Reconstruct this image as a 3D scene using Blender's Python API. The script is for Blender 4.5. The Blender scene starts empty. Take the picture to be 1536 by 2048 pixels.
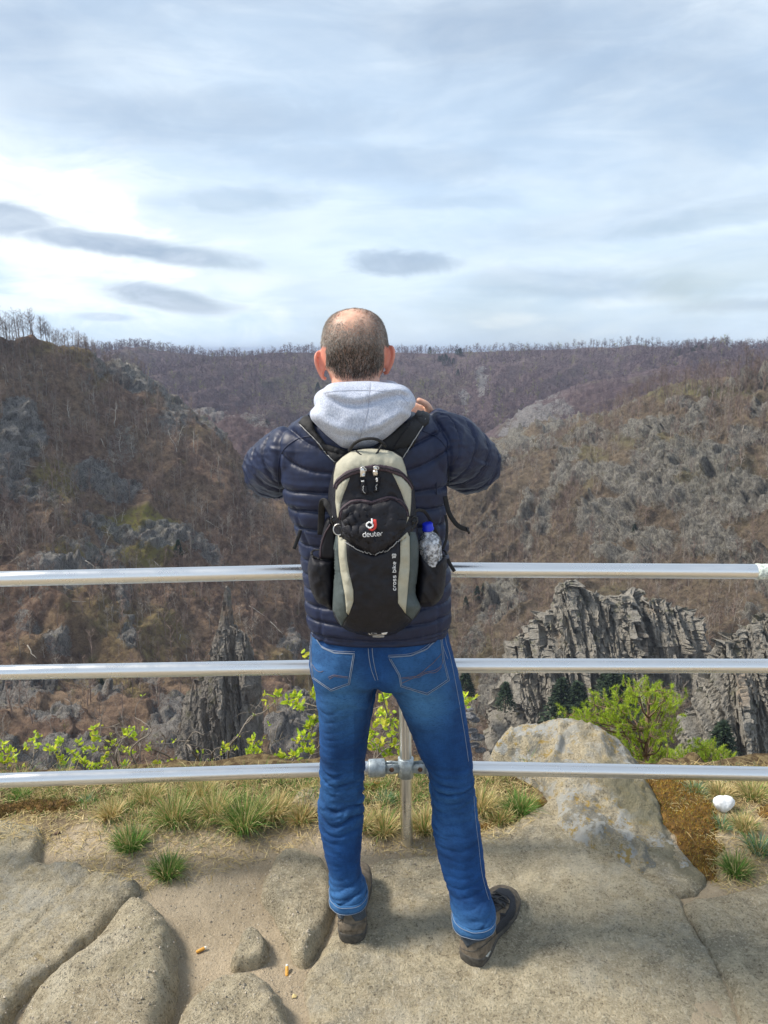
import bpy, bmesh, math, random
import numpy as np
from mathutils import Vector, Matrix, noise as mnoise
from mathutils.bvhtree import BVHTree
from mathutils.geometry import delaunay_2d_cdt

R = math.radians
random.seed(7)
rng = np.random.default_rng(7)
scene = bpy.context.scene
COL = scene.collection

# ------------------------------------------------------------------ camera
FPX = 1538.0
PITCH = R(11.9)
CAM = np.array([0.0, 0.0, 1.72])
cam_data = bpy.data.cameras.new("camera")
cam = bpy.data.objects.new("camera", cam_data)
COL.objects.link(cam)
cam.location = CAM
cam.rotation_euler = (R(90) - PITCH, 0, 0)
cam_data.sensor_fit = 'HORIZONTAL'
cam_data.sensor_width = 36.0
cam_data.lens = 36.0 * FPX / 1536.0
cam_data.clip_start = 0.05
cam_data.clip_end = 60000
scene.camera = cam
cp, sp_ = math.cos(PITCH), math.sin(PITCH)

def ray(px, py):
    a = (px - 768.0) / FPX
    b = (py - 1024.0) / FPX
    return np.array([a, cp - b * sp_, -sp_ - b * cp])

def P(px, py, Y):
    """point on the world plane y = Y seen at photo pixel (px, py)"""
    d = ray(px, py)
    return CAM + d * (Y / d[1])

def G(px, py, z=0.0):
    """point on the horizontal plane z seen at photo pixel (px, py)"""
    d = ray(px, py)
    return CAM + d * ((z - CAM[2]) / d[2])

def pxs(py, Y):
    """metres per photo pixel at plane y = Y"""
    d = ray(768, py)
    return (Y / d[1]) / FPX

# ------------------------------------------------------------------ world, sun, exposure
SUN_AZ = R(-84)      # to the left of the view direction (+Y)
SUN_EL = R(48)
w = bpy.data.worlds.new("World")
scene.world = w
w.use_nodes = True
nt = w.node_tree
for n in list(nt.nodes): nt.nodes.remove(n)

class NB:
    """small node builder"""
    def __init__(s, nt): s.nt = nt; s.N = nt.nodes; s.L = nt.links
    def n(s, t, **kw):
        o = s.N.new(t)
        for k, v in kw.items(): setattr(o, k, v)
        return o
    def put(s, inp, v):
        if v is None: return
        if hasattr(v, 'is_output') or isinstance(v, bpy.types.NodeSocket): s.L.new(v, inp)
        else: inp.default_value = v
    def math(s, op, a, b=None, c=None, clamp=False):
        o = s.n('ShaderNodeMath', operation=op); o.use_clamp = clamp
        s.put(o.inputs[0], a); s.put(o.inputs[1], b)
        if c is not None: s.put(o.inputs[2], c)
        return o.outputs[0]
    def vmath(s, op, a, b=None):
        o = s.n('ShaderNodeVectorMath', operation=op)
        s.put(o.inputs[0], a); s.put(o.inputs[1], b)
        return o.outputs[0]
    def mix(s, fac, a, b, mode='MIX'):
        o = s.n('ShaderNodeMix', data_type='RGBA', blend_type=mode)
        s.put(o.inputs[0], fac)
        for i, v in ((6, a), (7, b)):
            if isinstance(v, (tuple, list)) and len(v) == 3: v = (*v, 1)
            s.put(o.inputs[i], v)
        return o.outputs[2]
    def noise(s, vec, scale, detail=4, rough=.55, dist=0.0, dim='3D'):
        o = s.n('ShaderNodeTexNoise', noise_dimensions=dim)
        s.put(o.inputs['Vector'], vec); o.inputs['Scale'].default_value = scale
        o.inputs['Detail'].default_value = detail; o.inputs['Roughness'].default_value = rough
        o.inputs['Distortion'].default_value = dist
        return o.outputs['Fac']
    def voro(s, vec, scale, feature='F1', out='Distance'):
        o = s.n('ShaderNodeTexVoronoi', feature=feature)
        s.put(o.inputs['Vector'], vec); o.inputs['Scale'].default_value = scale
        return o.outputs[out]
    def ramp(s, fac, lo, hi, a=0.0, b=1.0, smooth=True):
        o = s.n('ShaderNodeMapRange', interpolation_type='SMOOTHSTEP' if smooth else 'LINEAR')
        s.put(o.inputs[0], fac); s.put(o.inputs[1], lo); s.put(o.inputs[2], hi)
        s.put(o.inputs[3], a); s.put(o.inputs[4], b)
        return o.outputs[0]
    def mapping(s, vec, sc=(1, 1, 1), rot=(0, 0, 0), loc=(0, 0, 0)):
        o = s.n('ShaderNodeMapping'); s.put(o.inputs[0], vec)
        o.inputs['Scale'].default_value = sc; o.inputs['Rotation'].default_value = rot; o.inputs['Location'].default_value = loc
        return o.outputs[0]
    def attr(s, name):
        o = s.n('ShaderNodeAttribute', attribute_name=name); return o.outputs['Fac']
    def attrc(s, name):
        o = s.n('ShaderNodeAttribute', attribute_name=name); return o.outputs['Color']
    def bump(s, h, strength=.5, dist=.01, normal=None):
        o = s.n('ShaderNodeBump'); o.inputs['Strength'].default_value = strength
        o.inputs['Distance'].default_value = dist; s.put(o.inputs['Height'], h)
        if normal is not None: s.put(o.inputs['Normal'], normal)
        return o.outputs[0]

b = NB(nt)
tc = b.n('ShaderNodeTexCoord')
dirv = tc.outputs['Generated']
sep = b.n('ShaderNodeSeparateXYZ'); b.L.new(dirv, sep.inputs[0])
dx, dy, dz = sep.outputs
az = b.math('ARCTAN2', dx, dy)
el = b.math('ARCSINE', dz)
# cloud-plane coordinates (clouds stretch towards the horizon like a real layer)
den = b.math('ADD', b.math('MAXIMUM', dz, 0.0), 0.16)
cx_ = b.math('DIVIDE', dx, den); cy_ = b.math('DIVIDE', dy, den)
comb = b.n('ShaderNodeCombineXYZ'); b.L.new(cx_, comb.inputs[0]); b.L.new(cy_, comb.inputs[1])
plane = comb.outputs[0]
comb2 = b.n('ShaderNodeCombineXYZ'); b.L.new(az, comb2.inputs[0]); b.L.new(b.math('MULTIPLY', el, 2.5), comb2.inputs[1])
ae = comb2.outputs[0]
sky = b.n('ShaderNodeTexSky', sky_type='NISHITA')
sky.sun_disc = False; sky.sun_elevation = SUN_EL; sky.sun_rotation = SUN_AZ
sky.air_density = 1.0; sky.dust_density = 1.2; sky.ozone_density = 2.0
bg_sky = b.n('ShaderNodeBackground'); b.L.new(sky.outputs[0], bg_sky.inputs[0]); bg_sky.inputs[1].default_value = 0.085
# cloud cover
n1 = b.noise(b.mapping(ae, (1, 1, 1), (0, 0, R(-8))), 2.4, 6, .5, .5)
n2 = b.noise(b.mapping(ae, (1.0, 1.25, 1), (0, 0, R(-14)), (3.1, 1.7, 0)), 2.6, 8, .56, .7)
n3 = b.noise(b.mapping(ae, (1, 1, 1), (0, 0, R(-6)), (7, 2, 0)), 9.0, 9, .62, .6)
n4 = b.noise(b.mapping(ae, (.55, 1, 1), (0, 0, R(-10)), (2, 5, 0)), 11.0, 9, .6, 1.2)
wob = b.math('MULTIPLY', b.math('SUBTRACT', n3, .5), 1.0)

def blob(px, py, rx, ry, rot=0.0, hard=.45, w=2.2):
    hard *= .62
    d = ray(px, py); a0 = math.atan2(d[0], d[1]); e0 = math.asin(d[2] / np.linalg.norm(d))
    ca, sa = math.cos(R(rot)), math.sin(R(rot))
    ua = b.math('SUBTRACT', az, a0); ue = b.math('SUBTRACT', el, e0)
    u = b.math('ADD', b.math('MULTIPLY', ua, ca * FPX / rx), b.math('MULTIPLY', ue, sa * FPX / rx))
    v = b.math('ADD', b.math('MULTIPLY', ua, -sa * FPX / ry), b.math('MULTIPLY', ue, ca * FPX / ry))
    r = b.math('SQRT', b.math('ADD', b.math('MULTIPLY', u, u), b.math('MULTIPLY', v, v)))
    r = b.math('ADD', r, b.math('MULTIPLY', wob, w))
    return b.ramp(r, 1.0 + hard, 1.0 - hard - .1)

def addm(lst):
    o = lst[0]
    for x in lst[1:]: o = b.math('MAXIMUM', o, x)
    return o
white = addm([blob(130, 470, 330, 120, -22, .6), b.math('MULTIPLY', blob(330, 560, 210, 50, -6, .7), .8),
              b.math('MULTIPLY', blob(-120, 380, 300, 130, 0, .7), .9),
              b.math('MULTIPLY', blob(30, 608, 90, 16, -3, .5), .8),
              b.math('MULTIPLY', blob(1020, 642, 70, 14, 3, .6), .6), b.math('MULTIPLY', blob(1180, 540, 200, 34, -3, .7), .35),
              b.math('MULTIPLY', blob(1250, 600, 80, 18, 2, .6), .45)])
grey = addm([b.math('MULTIPLY', blob(5, 432, 82, 32, -6, .5), .85), b.math('MULTIPLY', blob(255, 496, 225, 20, -6, .5), .9),
             b.math('MULTIPLY', blob(330, 596, 125, 24, -8, .55), .85), b.math('MULTIPLY', blob(800, 527, 108, 24, 1, .5), .8),
             b.math('MULTIPLY', blob(1150, 568, 160, 28, -3, .65), .5), b.math('MULTIPLY', blob(215, 634, 55, 8, -2, .5), .4),
             b.math('MULTIPLY', blob(390, 235, 300, 48, 0, .8), .45), b.math('MULTIPLY', blob(1120, 30, 300, 60, 3, .8), .4),
             b.math('MULTIPLY', blob(740, 325, 260, 32, -2, .8), .35), b.math('MULTIPLY', blob(1250, 440, 300, 34, 6, .8), .28),
             b.math('MULTIPLY', blob(1500, 610, 110, 14, 2, .7), .45), b.math('MULTIPLY', blob(0, 60, 260, 90, 0, .9), .35)])
blue = addm([b.math('MULTIPLY', blob(470, 398, 150, 22, 4, .7), .75), b.math('MULTIPLY', blob(1480, 432, 200, 20, 5, .7), .8),
             b.math('MULTIPLY', blob(1500, 520, 160, 60, 8, .9), .55), b.math('MULTIPLY', blob(940, 405, 110, 12, 0, .8), .4)])
cover = b.ramp(n1, .22, .62, .55, .97)
cover = b.math('SUBTRACT', cover, b.math('MULTIPLY', blue, .42), clamp=True)
lum = b.ramp(b.math('ADD', b.math('MULTIPLY', n2, .66), b.math('MULTIPLY', n4, .34)), .35, .65, .0, 1.0)
elf = b.ramp(el, 0.0, .75)                 # higher in the layer: thicker, greyer underside
c_hi = b.mix(elf, (.66, .765, .86), (.54, .61, .69))
c_lo = b.mix(elf, (.50, .635, .79), (.35, .425, .53))
cc = b.mix(lum, c_lo, c_hi)
cc = b.mix(b.math('MULTIPLY', white, b.ramp(n4, .25, .6, .55, .97)), cc, (.79, .86, .91))
cc = b.mix(b.math('MULTIPLY', grey, b.ramp(n3, .2, .75, .55, 1.0)), cc, (.25, .33, .45))
# a hint of warm horizon glow in the layer low down
bg_cl = b.n('ShaderNodeBackground'); b.L.new(cc, bg_cl.inputs[0]); bg_cl.inputs[1].default_value = 1.0
mixs = b.n('ShaderNodeMixShader'); b.L.new(b.math('MAXIMUM', b.math('MAXIMUM', cover, white), grey), mixs.inputs[0])
b.L.new(bg_sky.outputs[0], mixs.inputs[1]); b.L.new(bg_cl.outputs[0], mixs.inputs[2])
outw = b.n('ShaderNodeOutputWorld'); b.L.new(mixs.outputs[0], outw.inputs[0])

sun_d = bpy.data.lights.new("sun", 'SUN'); sun_d.energy = 3.8; sun_d.angle = R(14); sun_d.color = (1, .93, .82)
sun = bpy.data.objects.new("sun", sun_d); COL.objects.link(sun)
sdir = Vector((math.sin(SUN_AZ) * math.cos(SUN_EL), math.cos(SUN_AZ) * math.cos(SUN_EL), math.sin(SUN_EL)))
sun.rotation_euler = sdir.to_track_quat('Z', 'Y').to_euler()

vs = scene.view_settings
vs.view_transform = 'Standard'; vs.look = 'None'; vs.gamma = 1.0; vs.use_curve_mapping = False
vs.exposure = 0.5

# ------------------------------------------------------------------ helpers
def wloc(o):
    v = Vector((0, 0, 0))
    while o is not None: v += o.location; o = o.parent
    return np.array(v)

def tag(o, label=None, cat=None, group=None, kind=None):
    if label: o['label'] = label
    if cat: o['category'] = cat
    if group: o['group'] = group
    if kind: o['kind'] = kind
    return o

def empty(name, loc, label=None, cat=None, group=None):
    o = bpy.data.objects.new(name, None); COL.objects.link(o); o.location = loc
    o.empty_display_size = .2
    return tag(o, label, cat, group)

def mesh_of(name, V, F, mat=None, smooth=True, attrs=None):
    me = bpy.data.meshes.new(name)
    V = np.asarray(V, dtype=np.float32).reshape(-1, 3)
    if isinstance(F, np.ndarray):
        Fs = [F]
    elif len(F) and isinstance(F[0], np.ndarray) and F[0].ndim == 2:
        Fs = F
    else:
        Fs = None
    if Fs is None:
        me.from_pydata(V.tolist(), [], [list(map(int, f)) for f in F])
    else:
        me.vertices.add(len(V)); me.vertices.foreach_set('co', V.ravel())
        Fs = [f for f in Fs if len(f)]
        tot = sum(f.size for f in Fs); cnt = sum(len(f) for f in Fs)
        me.loops.add(tot); me.polygons.add(cnt)
        li = np.concatenate([f.ravel() for f in Fs]).astype(np.int32)
        me.loops.foreach_set('vertex_index', li)
        sizes = np.concatenate([np.full(len(f), f.shape[1]) for f in Fs])
        starts = np.concatenate([[0], np.cumsum(sizes)[:-1]]).astype(np.int32)
        me.polygons.foreach_set('loop_start', starts)
        me.update(calc_edges=True)
    if attrs:
        for k, a in attrs.items():
            a = np.asarray(a, dtype=np.float32)
            if a.ndim == 1:
                at = me.attributes.new(k, 'FLOAT', 'POINT'); at.data.foreach_set('value', a)
            else:
                if a.shape[1] == 3: a = np.hstack([a, np.ones((len(a), 1), np.float32)])
                at = me.attributes.new(k, 'FLOAT_COLOR', 'POINT'); at.data.foreach_set('color', a.ravel())
    if mat is not None: me.materials.append(mat)
    me.polygons.foreach_set('use_smooth', np.full(len(me.polygons), smooth))
    me.validate(); me.update()
    return me

def mk(name, V, F, mat, parent=None, smooth=True, attrs=None, **tags):
    V = np.asarray(V, dtype=float).reshape(-1, 3)
    if parent is not None: V = V - wloc(parent)
    me = mesh_of(name, V, F, mat, smooth, attrs)
    o = bpy.data.objects.new(name, me); COL.objects.link(o)
    if parent is not None: o.parent = parent
    if tags: tag(o, **tags)
    return o

def mkloc(name, V, F, mat, loc, **kw):
    """top-level single-mesh thing with its origin at loc"""
    tags = {k: kw.pop(k) for k in ('label', 'cat', 'group', 'kind') if k in kw}
    V = np.asarray(V, dtype=float).reshape(-1, 3) - np.asarray(loc)
    o = mk(name, V, F, mat, None, **kw); o.location = loc
    tag(o, **tags); return o

class Geo:
    """collects triangles / quads"""
    def __init__(s): s.V = []; s.Q = []; s.T = []; s.n = 0; s.A = []
    def add(s, V, Q=None, T=None, a=None):
        V = np.asarray(V, float).reshape(-1, 3)
        if Q is not None and len(Q): s.Q.append(np.asarray(Q, int).reshape(-1, 4) + s.n)
        if T is not None and len(T): s.T.append(np.asarray(T, int).reshape(-1, 3) + s.n)
        s.V.append(V); s.n += len(V)
        if a is not None: s.A.append(np.tile(np.asarray(a, float), (len(V), 1)) if np.ndim(a) <= 1 else np.asarray(a, float))
        return s
    def arr(s):
        V = np.concatenate(s.V) if s.V else np.zeros((0, 3))
        F = []
        if s.Q: F.append(np.concatenate(s.Q))
        if s.T: F.append(np.concatenate(s.T))
        return V, F
    def col(s): return np.concatenate(s.A)

def frames(path):
    path = np.asarray(path, float); n = len(path)
    T = np.gradient(path, axis=0); T /= np.linalg.norm(T, axis=1)[:, None] + 1e-12
    ref = np.array([0, 0, 1.0]) if abs(T[0][2]) < .9 else np.array([1.0, 0, 0])
    N = np.zeros_like(path); B = np.zeros_like(path)
    u = np.cross(ref, T[0]); u /= np.linalg.norm(u)
    for i in range(n):
        u = u - T[i] * np.dot(u, T[i]); u /= np.linalg.norm(u) + 1e-12
        N[i] = u; B[i] = np.cross(T[i], u)
    return T, N, B

def tube(path, rad, n=8, caps=True, flat=None, up=None):
    """round (or flattened: rad x flat) tube along path"""
    path = np.asarray(path, float); m = len(path)
    rad = np.broadcast_to(np.asarray(rad, float), (m,)).copy()
    T, N, B = frames(path)
    if up is not None:
        up = np.asarray(up, float)
        if up.ndim == 1: up = np.tile(up, (m, 1))
        B = up - T * np.sum(up * T, axis=1)[:, None]; B /= np.linalg.norm(B, axis=1)[:, None] + 1e-12
        N = np.cross(B, T)
    r2 = rad if flat is None else np.broadcast_to(np.asarray(flat, float), (m,))
    ang = np.arange(n) * 2 * np.pi / n
    V = (path[:, None, :] + N[:, None, :] * (np.cos(ang)[None, :, None] * rad[:, None, None])
         + B[:, None, :] * (np.sin(ang)[None, :, None] * np.asarray(r2)[:, None, None])).reshape(-1, 3)
    i = np.arange(m - 1)[:, None] * n; j = np.arange(n)[None, :]; j2 = (j + 1) % n
    Q = np.stack([i + j, i + j2, i + n + j2, i + n + j], -1).reshape(-1, 4)
    Tn = []
    if caps:
        V = np.vstack([V, path[0], path[-1]]); a, c = m * n, m * n + 1
        for k in range(n):
            Tn.append((a, (k + 1) % n, k)); Tn.append((c, (m - 1) * n + k, (m - 1) * n + (k + 1) % n))
    return V, Q, Tn

def spline(pts, n):
    """Catmull-Rom through pts, n samples"""
    pts = np.asarray(pts, float)
    if len(pts) == 2: return pts[0] + (pts[1] - pts[0]) * np.linspace(0, 1, n)[:, None]
    p = np.vstack([2 * pts[0] - pts[1], pts, 2 * pts[-1] - pts[-2]])
    t = np.linspace(0, len(pts) - 1 - 1e-9, n); i = t.astype(int); f = (t - i)[:, None]
    a, b_, c, d = p[i], p[i + 1], p[i + 2], p[i + 3]
    return .5 * (2 * b_ + (c - a) * f + (2 * a - 5 * b_ + 4 * c - d) * f ** 2 + (3 * b_ - a - 3 * c + d) * f ** 3)

def loft(rings, cap=True):
    """rings (m, n, 3) -> V, Q, T"""
    rings = np.asarray(rings, float); m, n, _ = rings.shape
    V = rings.reshape(-1, 3)
    i = np.arange(m - 1)[:, None] * n; j = np.arange(n)[None, :]; j2 = (j + 1) % n
    Q = np.stack([i + j, i + j2, i + n + j2, i + n + j], -1).reshape(-1, 4)
    T = []
    if cap:
        V = np.vstack([V, rings[0].mean(0), rings[-1].mean(0)]); a, c = m * n, m * n + 1
        for k in range(n):
            T.append((a, (k + 1) % n, k)); T.append((c, (m - 1) * n + k, (m - 1) * n + (k + 1) % n))
    return V, Q, T

def pix(V):
    d = np.asarray(V) - CAM; fw = d[..., 1] * cp - d[..., 2] * sp_; upc = d[..., 1] * sp_ + d[..., 2] * cp
    return 768 + FPX * d[..., 0] / fw, 1024 - FPX * upc / fw
def _h(ix, iy, iz, seed):
    h = (ix.astype(np.int64) * 374761393 + iy.astype(np.int64) * 668265263 + iz.astype(np.int64) * 2147483647 + seed * 974634777) & 0xffffffff
    h = ((h ^ (h >> 13)) * 1274126177) & 0xffffffff
    h = h ^ (h >> 16)
    return (h & 0xffff) / 65535.0
def vnoise(p, seed=0):
    p = np.asarray(p, float); i = np.floor(p).astype(np.int64); f = p - i; f = f * f * f * (f * (f * 6 - 15) + 10)
    r = 0
    for a in (0, 1):
        for c in (0, 1):
            for d in (0, 1):
                wgt = (f[:, 0] if a else 1 - f[:, 0]) * (f[:, 1] if c else 1 - f[:, 1]) * (f[:, 2] if d else 1 - f[:, 2])
                r = r + wgt * _h(i[:, 0] + a, i[:, 1] + c, i[:, 2] + d, seed)
    return r * 2 - 1
def fbm(p, scale=1.0, oct=4, gain=.5, lac=2.03, seed=0, ridged=False):
    p = np.asarray(p, float) * scale; a = 1; s = 0; tot = 0
    for k in range(oct):
        v = vnoise(p, seed + k * 17)
        if ridged: v = 1 - 2 * np.abs(v)
        s = s + a * v; tot += a; a *= gain; p = p * lac + 13.7
    return s / tot
def cellular(p, scale, seed=0):
    """F1 distance and a random value per cell"""
    p = np.asarray(p, float) * scale; i = np.floor(p).astype(np.int64)
    best = np.full(len(p), 9.0); val = np.zeros(len(p)); sec = np.full(len(p), 9.0)
    for a in (-1, 0, 1):
        for c in (-1, 0, 1):
            for d in (-1, 0, 1):
                x, y, z = i[:, 0] + a, i[:, 1] + c, i[:, 2] + d
                q = np.stack([x + _h(x, y, z, seed), y + _h(x, y, z, seed + 1), z + _h(x, y, z, seed + 2)], 1)
                dd = np.linalg.norm(q - p, axis=1); m = dd < best
                sec = np.where(m, best, np.minimum(sec, dd))
                val = np.where(m, _h(x, y, z, seed + 5), val); best = np.where(m, dd, best)
    return best, sec, val
def facets(p, scale, seed=0, tilt=1.0):
    """broken-rock relief: each cell is a tilted flat facet at its own height"""
    p = np.asarray(p, float) * scale; i = np.floor(p).astype(np.int64); best = np.full(len(p), 9.0); val = np.zeros(len(p))
    for a in (-1, 0, 1):
        for c in (-1, 0, 1):
            for d in (-1, 0, 1):
                x, y, z = i[:, 0] + a, i[:, 1] + c, i[:, 2] + d
                q = np.stack([x + _h(x, y, z, seed), y + _h(x, y, z, seed + 1), z + _h(x, y, z, seed + 2)], 1)
                o = p - q; dd = np.abs(o).sum(1) * .6 + np.linalg.norm(o, axis=1) * .4; m = dd < best
                v = _h(x, y, z, seed + 5) - .5 + tilt * (o[:, 0] * (_h(x, y, z, seed + 6) - .5) + o[:, 1] * (_h(x, y, z, seed + 7) - .5) + o[:, 2] * (_h(x, y, z, seed + 8) - .5)) * 1.6
                val = np.where(m, v, val); best = np.where(m, dd, best)
    return val
def sstep(x, a, b_):
    t = np.clip((x - a) / (b_ - a), 0, 1); return t * t * (3 - 2 * t)

def new_mat(name):
    m = bpy.data.materials.new(name); m.use_nodes = True
    nt = m.node_tree; nt.nodes.clear()
    b = NB(nt); o = b.n('ShaderNodeOutputMaterial'); p = b.n('ShaderNodeBsdfPrincipled')
    b.L.new(p.outputs[0], o.inputs[0])
    return m, b, p
def pos(b):
    return b.n('ShaderNodeNewGeometry').outputs['Position']
def objc(b):
    return b.n('ShaderNodeTexCoord').outputs['Object']
def simple(name, col, rough=.6, metal=0.0, var=0.0, scale=40, bump=0.0, bd=.002, sheen=0.0, spec=.5, coat=0.0):
    m, b, p = new_mat(name)
    o = objc(b)
    n = b.noise(o, scale, 4)
    if var > 0:
        lo = tuple(c * (1 - var) for c in col); hi = tuple(min(1, c * (1 + var)) for c in col)
        b.L.new(b.mix(b.ramp(n, .3, .7), lo, hi), p.inputs['Base Color'])
    else: p.inputs['Base Color'].default_value = (*col, 1)
    p.inputs['Roughness'].default_value = rough; p.inputs['Metallic'].default_value = metal
    p.inputs['Specular IOR Level'].default_value = spec
    if sheen: p.inputs['Sheen Weight'].default_value = sheen
    if coat: p.inputs['Coat Weight'].default_value = coat
    if bump: b.L.new(b.bump(b.noise(o, scale * 2, 5), bump, bd), p.inputs['Normal'])
    return m
# ================================================================== far terrain
def terrain_mat(name, litter, litter2, rock, rock2, moss, scl=1.0):
    m, b, p = new_mat(name); ps = pos(b)
    n1 = b.noise(ps, .035 * scl, 6, .6); n2 = b.noise(ps, .4 * scl, 6, .7); n3 = b.noise(ps, 2.2 * scl, 5, .7)
    base = b.mix(b.ramp(n1, .35, .65), litter, litter2)
    base = b.mix(b.math('MULTIPLY', b.ramp(n2, .42, .75), .7), base, tuple(c * 1.75 for c in litter2))
    base = b.mix(b.math('MULTIPLY', b.ramp(n2, .5, .28), .75), base, tuple(c * .38 for c in litter))
    base = b.mix(b.math('MULTIPLY', b.ramp(n3, .56, .74), .6), base, (.46, .37, .28))
    base = b.mix(b.math('MULTIPLY', b.ramp(n3, .44, .3), .75), base, (.025, .02, .016))
    mo = b.attr('moss')
    base = b.mix(b.math('MULTIPLY', mo, b.ramp(n2, .25, .6)), base, moss)
    # rock: vertically streaked
    st = b.noise(b.mapping(ps, (1, 1, .3)), .9 * scl, 7, .68)
    st2 = b.noise(b.mapping(ps, (1, 1, .22)), 3.2 * scl, 5, .7)
    rk = b.mix(b.ramp(st, .3, .7), rock2, rock)
    rk = b.mix(b.math('MULTIPLY', b.ramp(st2, .52, .36), .8), rk, tuple(c * .22 for c in rock2))
    rk = b.mix(b.math('MULTIPLY', b.ramp(n2, .55, .75), .45), rk, moss)
    f = b.math('ADD', b.attr('rock'), b.math('ADD', b.math('MULTIPLY', b.math('SUBTRACT', n2, .5), 1.5), b.math('MULTIPLY', b.math('SUBTRACT', n3, .5), 1.3)))
    col = b.mix(b.math('MULTIPLY', b.ramp(f, .40, .66), .9), base, rk)
    b.L.new(col, p.inputs['Base Color'])
    p.inputs['Roughness'].default_value = .95; p.inputs['Specular IOR Level'].default_value = .15
    b.L.new(b.bump(b.math('ADD', b.noise(ps, .9 * scl, 7, .75), b.math('MULTIPLY', st2, .5)), 1.0, 1.2 / scl), p.inputs['Normal'])
    return m

M_left = terrain_mat('hillside_litter', (.185, .118, .086), (.235, .165, .110), (.36, .345, .32), (.17, .165, .16), (.26, .235, .06))
M_right = terrain_mat('hillside_scree', (.100, .077, .056), (.158, .122, .084), (.33, .31, .27), (.115, .11, .10), (.15, .15, .06))
M_far = terrain_mat('far_forest_floor', (.098, .068, .078), (.135, .098, .100), (.34, .32, .31), (.2, .19, .19), (.16, .16, .08), .4)

def hill(name, cols, ncol, nrow, mat, rocks=(), mosses=(), amps=((60, 8), (22, 3.5), (7, 2.0), (2.4, 1.1)), back=((60, -35), (180, -110)),
         rock_auto=.5, seed=3, rockamp=3.0, gully=None):
    """a loft of slope profiles: each column (px, [(py, Y), ... ridge]); then the far side drops away"""
    pxk = [c[0] for c in cols]; K = len(cols[0][1])
    pts = []
    for px, kn in cols:
        row = [P(px, py, Y) for py, Y in kn]
        for dY, dz_ in back:
            q = P(px, kn[-1][0], kn[-1][1] + dY); q[2] = row[K - 1][2] + dz_; row.append(q)
        pts.append(row)
    pts = np.array(pts)                                    # (C, K+nb, 3)
    Kt = pts.shape[1]
    seg = [0]
    for k in range(Kt - 1): seg.append(seg[-1] + (1.0 if k < K - 1 else .25))
    t = np.linspace(0, seg[-1], nrow)
    ua, ub = max(pxk[0], -300), min(pxk[-1], 1800); wl_, wm_, wr2_ = (ua - pxk[0]) * .12, ub - ua, (pxk[-1] - ub) * .12; nl_ = int(ncol * wl_ / (wl_ + wm_ + wr2_)); nr_ = int(ncol * wr2_ / (wl_ + wm_ + wr2_))
    u = np.concatenate([np.linspace(pxk[0], ua, nl_, endpoint=False), np.linspace(ua, ub, ncol - nl_ - nr_), np.linspace(ub, pxk[-1], nr_ + 1)[1:]])
    A = np.stack([[np.interp(t, seg, pts[c, :, a]) for a in range(3)] for c in range(len(cols))])   # (C,3,nrow)
    g = np.empty((ncol, nrow, 3))
    for a in range(3):
        for r in range(nrow): g[:, r, a] = np.interp(u, pxk, A[:, a, r])
    for _ in range(6):                                     # soften the knots
        g2 = g.copy(); g2[1:-1] = (g[:-2] + 2 * g[1:-1] + g[2:]) / 4; g = g2
        g2 = g.copy(); g2[:, 1:-1] = (g[:, :-2] + 2 * g[:, 1:-1] + g[:, 2:]) / 4; g = g2
    V = g.reshape(-1, 3)
    # photo coordinates of each vertex before displacement, used only to look up where rock and moss lie
    d = V - CAM; fw = d[:, 1] * cp - d[:, 2] * sp_; upc = d[:, 1] * sp_ + d[:, 2] * cp
    X = 768 + FPX * d[:, 0] / fw; Yp = 1024 - FPX * upc / fw
    wn = fbm(V, 1 / 14., 4, seed=seed + 5)
    def blobs(L):
        m = np.zeros(len(V))
        for (bx, by, rx, ry, s) in L:
            q = np.sqrt(((X - bx) / rx) ** 2 + ((Yp - by) / ry) ** 2) + wn * .7
            m = np.maximum(m, s * sstep(q, 1.25, .6))
        return m
    rock = blobs(rocks)
    auto = fbm(V * np.array([1, 1, .7]), 1 / 26., 5, .6, seed=seed + 9)
    rock = np.maximum(rock, rock_auto * sstep(auto, .12, .42))
    moss = np.maximum(blobs(mosses), .35 * sstep(fbm(V, 1 / 30., 4, seed=seed + 31), .1, .5))
    gu = np.gradient(g, axis=0); gv = np.gradient(g, axis=1)
    N = np.cross(gu.reshape(-1, 3), gv.reshape(-1, 3)); N /= np.linalg.norm(N, axis=1)[:, None] + 1e-9
    N[N[:, 2] < 0] *= -1
    disp = np.zeros(len(V))
    for k, (L, a) in enumerate(amps):
        disp += a * fbm(V, 1. / L, 3 if k else 2, ridged=(k == 1), seed=seed + k * 3)
    if gully:                                              # spurs and gullies running down the slope
        ax_, ay_, gl_, ga_ = gully; cr = V[:, 0] * ay_ - V[:, 1] * ax_; al = V[:, 0] * ax_ + V[:, 1] * ay_
        gm = np.clip((t[None, :] / seg[K - 1]), 0, 2); gm = np.tile(sstep(1.0 - gm, .0, .25), (ncol, 1)).ravel()
        cr = cr + gl_ * .35 * fbm(V, 1 / (gl_ * 1.5), 3, seed=seed + 41)
        disp += ga_ * gm * fbm(np.stack([cr / gl_, al / (gl_ * 3.5), cr * 0], 1), 1, 3, .5, ridged=True, seed=seed + 40)
    # broken rock: stepped blocks, elongated downhill
    q = V * np.array([1, 1, .55]) + fbm(V, 1 / 6., 3, seed=seed + 50)[:, None] * 2.5
    blk = facets(q, 1 / 8.5, seed + 60) * 1.3 + facets(q, 1 / 3.4, seed + 70) * .7 + .2
    disp += rock * rockamp * blk
    V = V + N * disp[:, None]
    i = np.arange(ncol - 1)[:, None] * nrow; j = np.arange(nrow - 1)[None, :]
    Q = np.stack([i + j, i + nrow + j, i + nrow + j + 1, i + j + 1], -1).reshape(-1, 4)
    ob = mk(name, V, Q, mat, kind='structure', smooth=True, attrs={'rock': rock, 'moss': moss})
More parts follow.
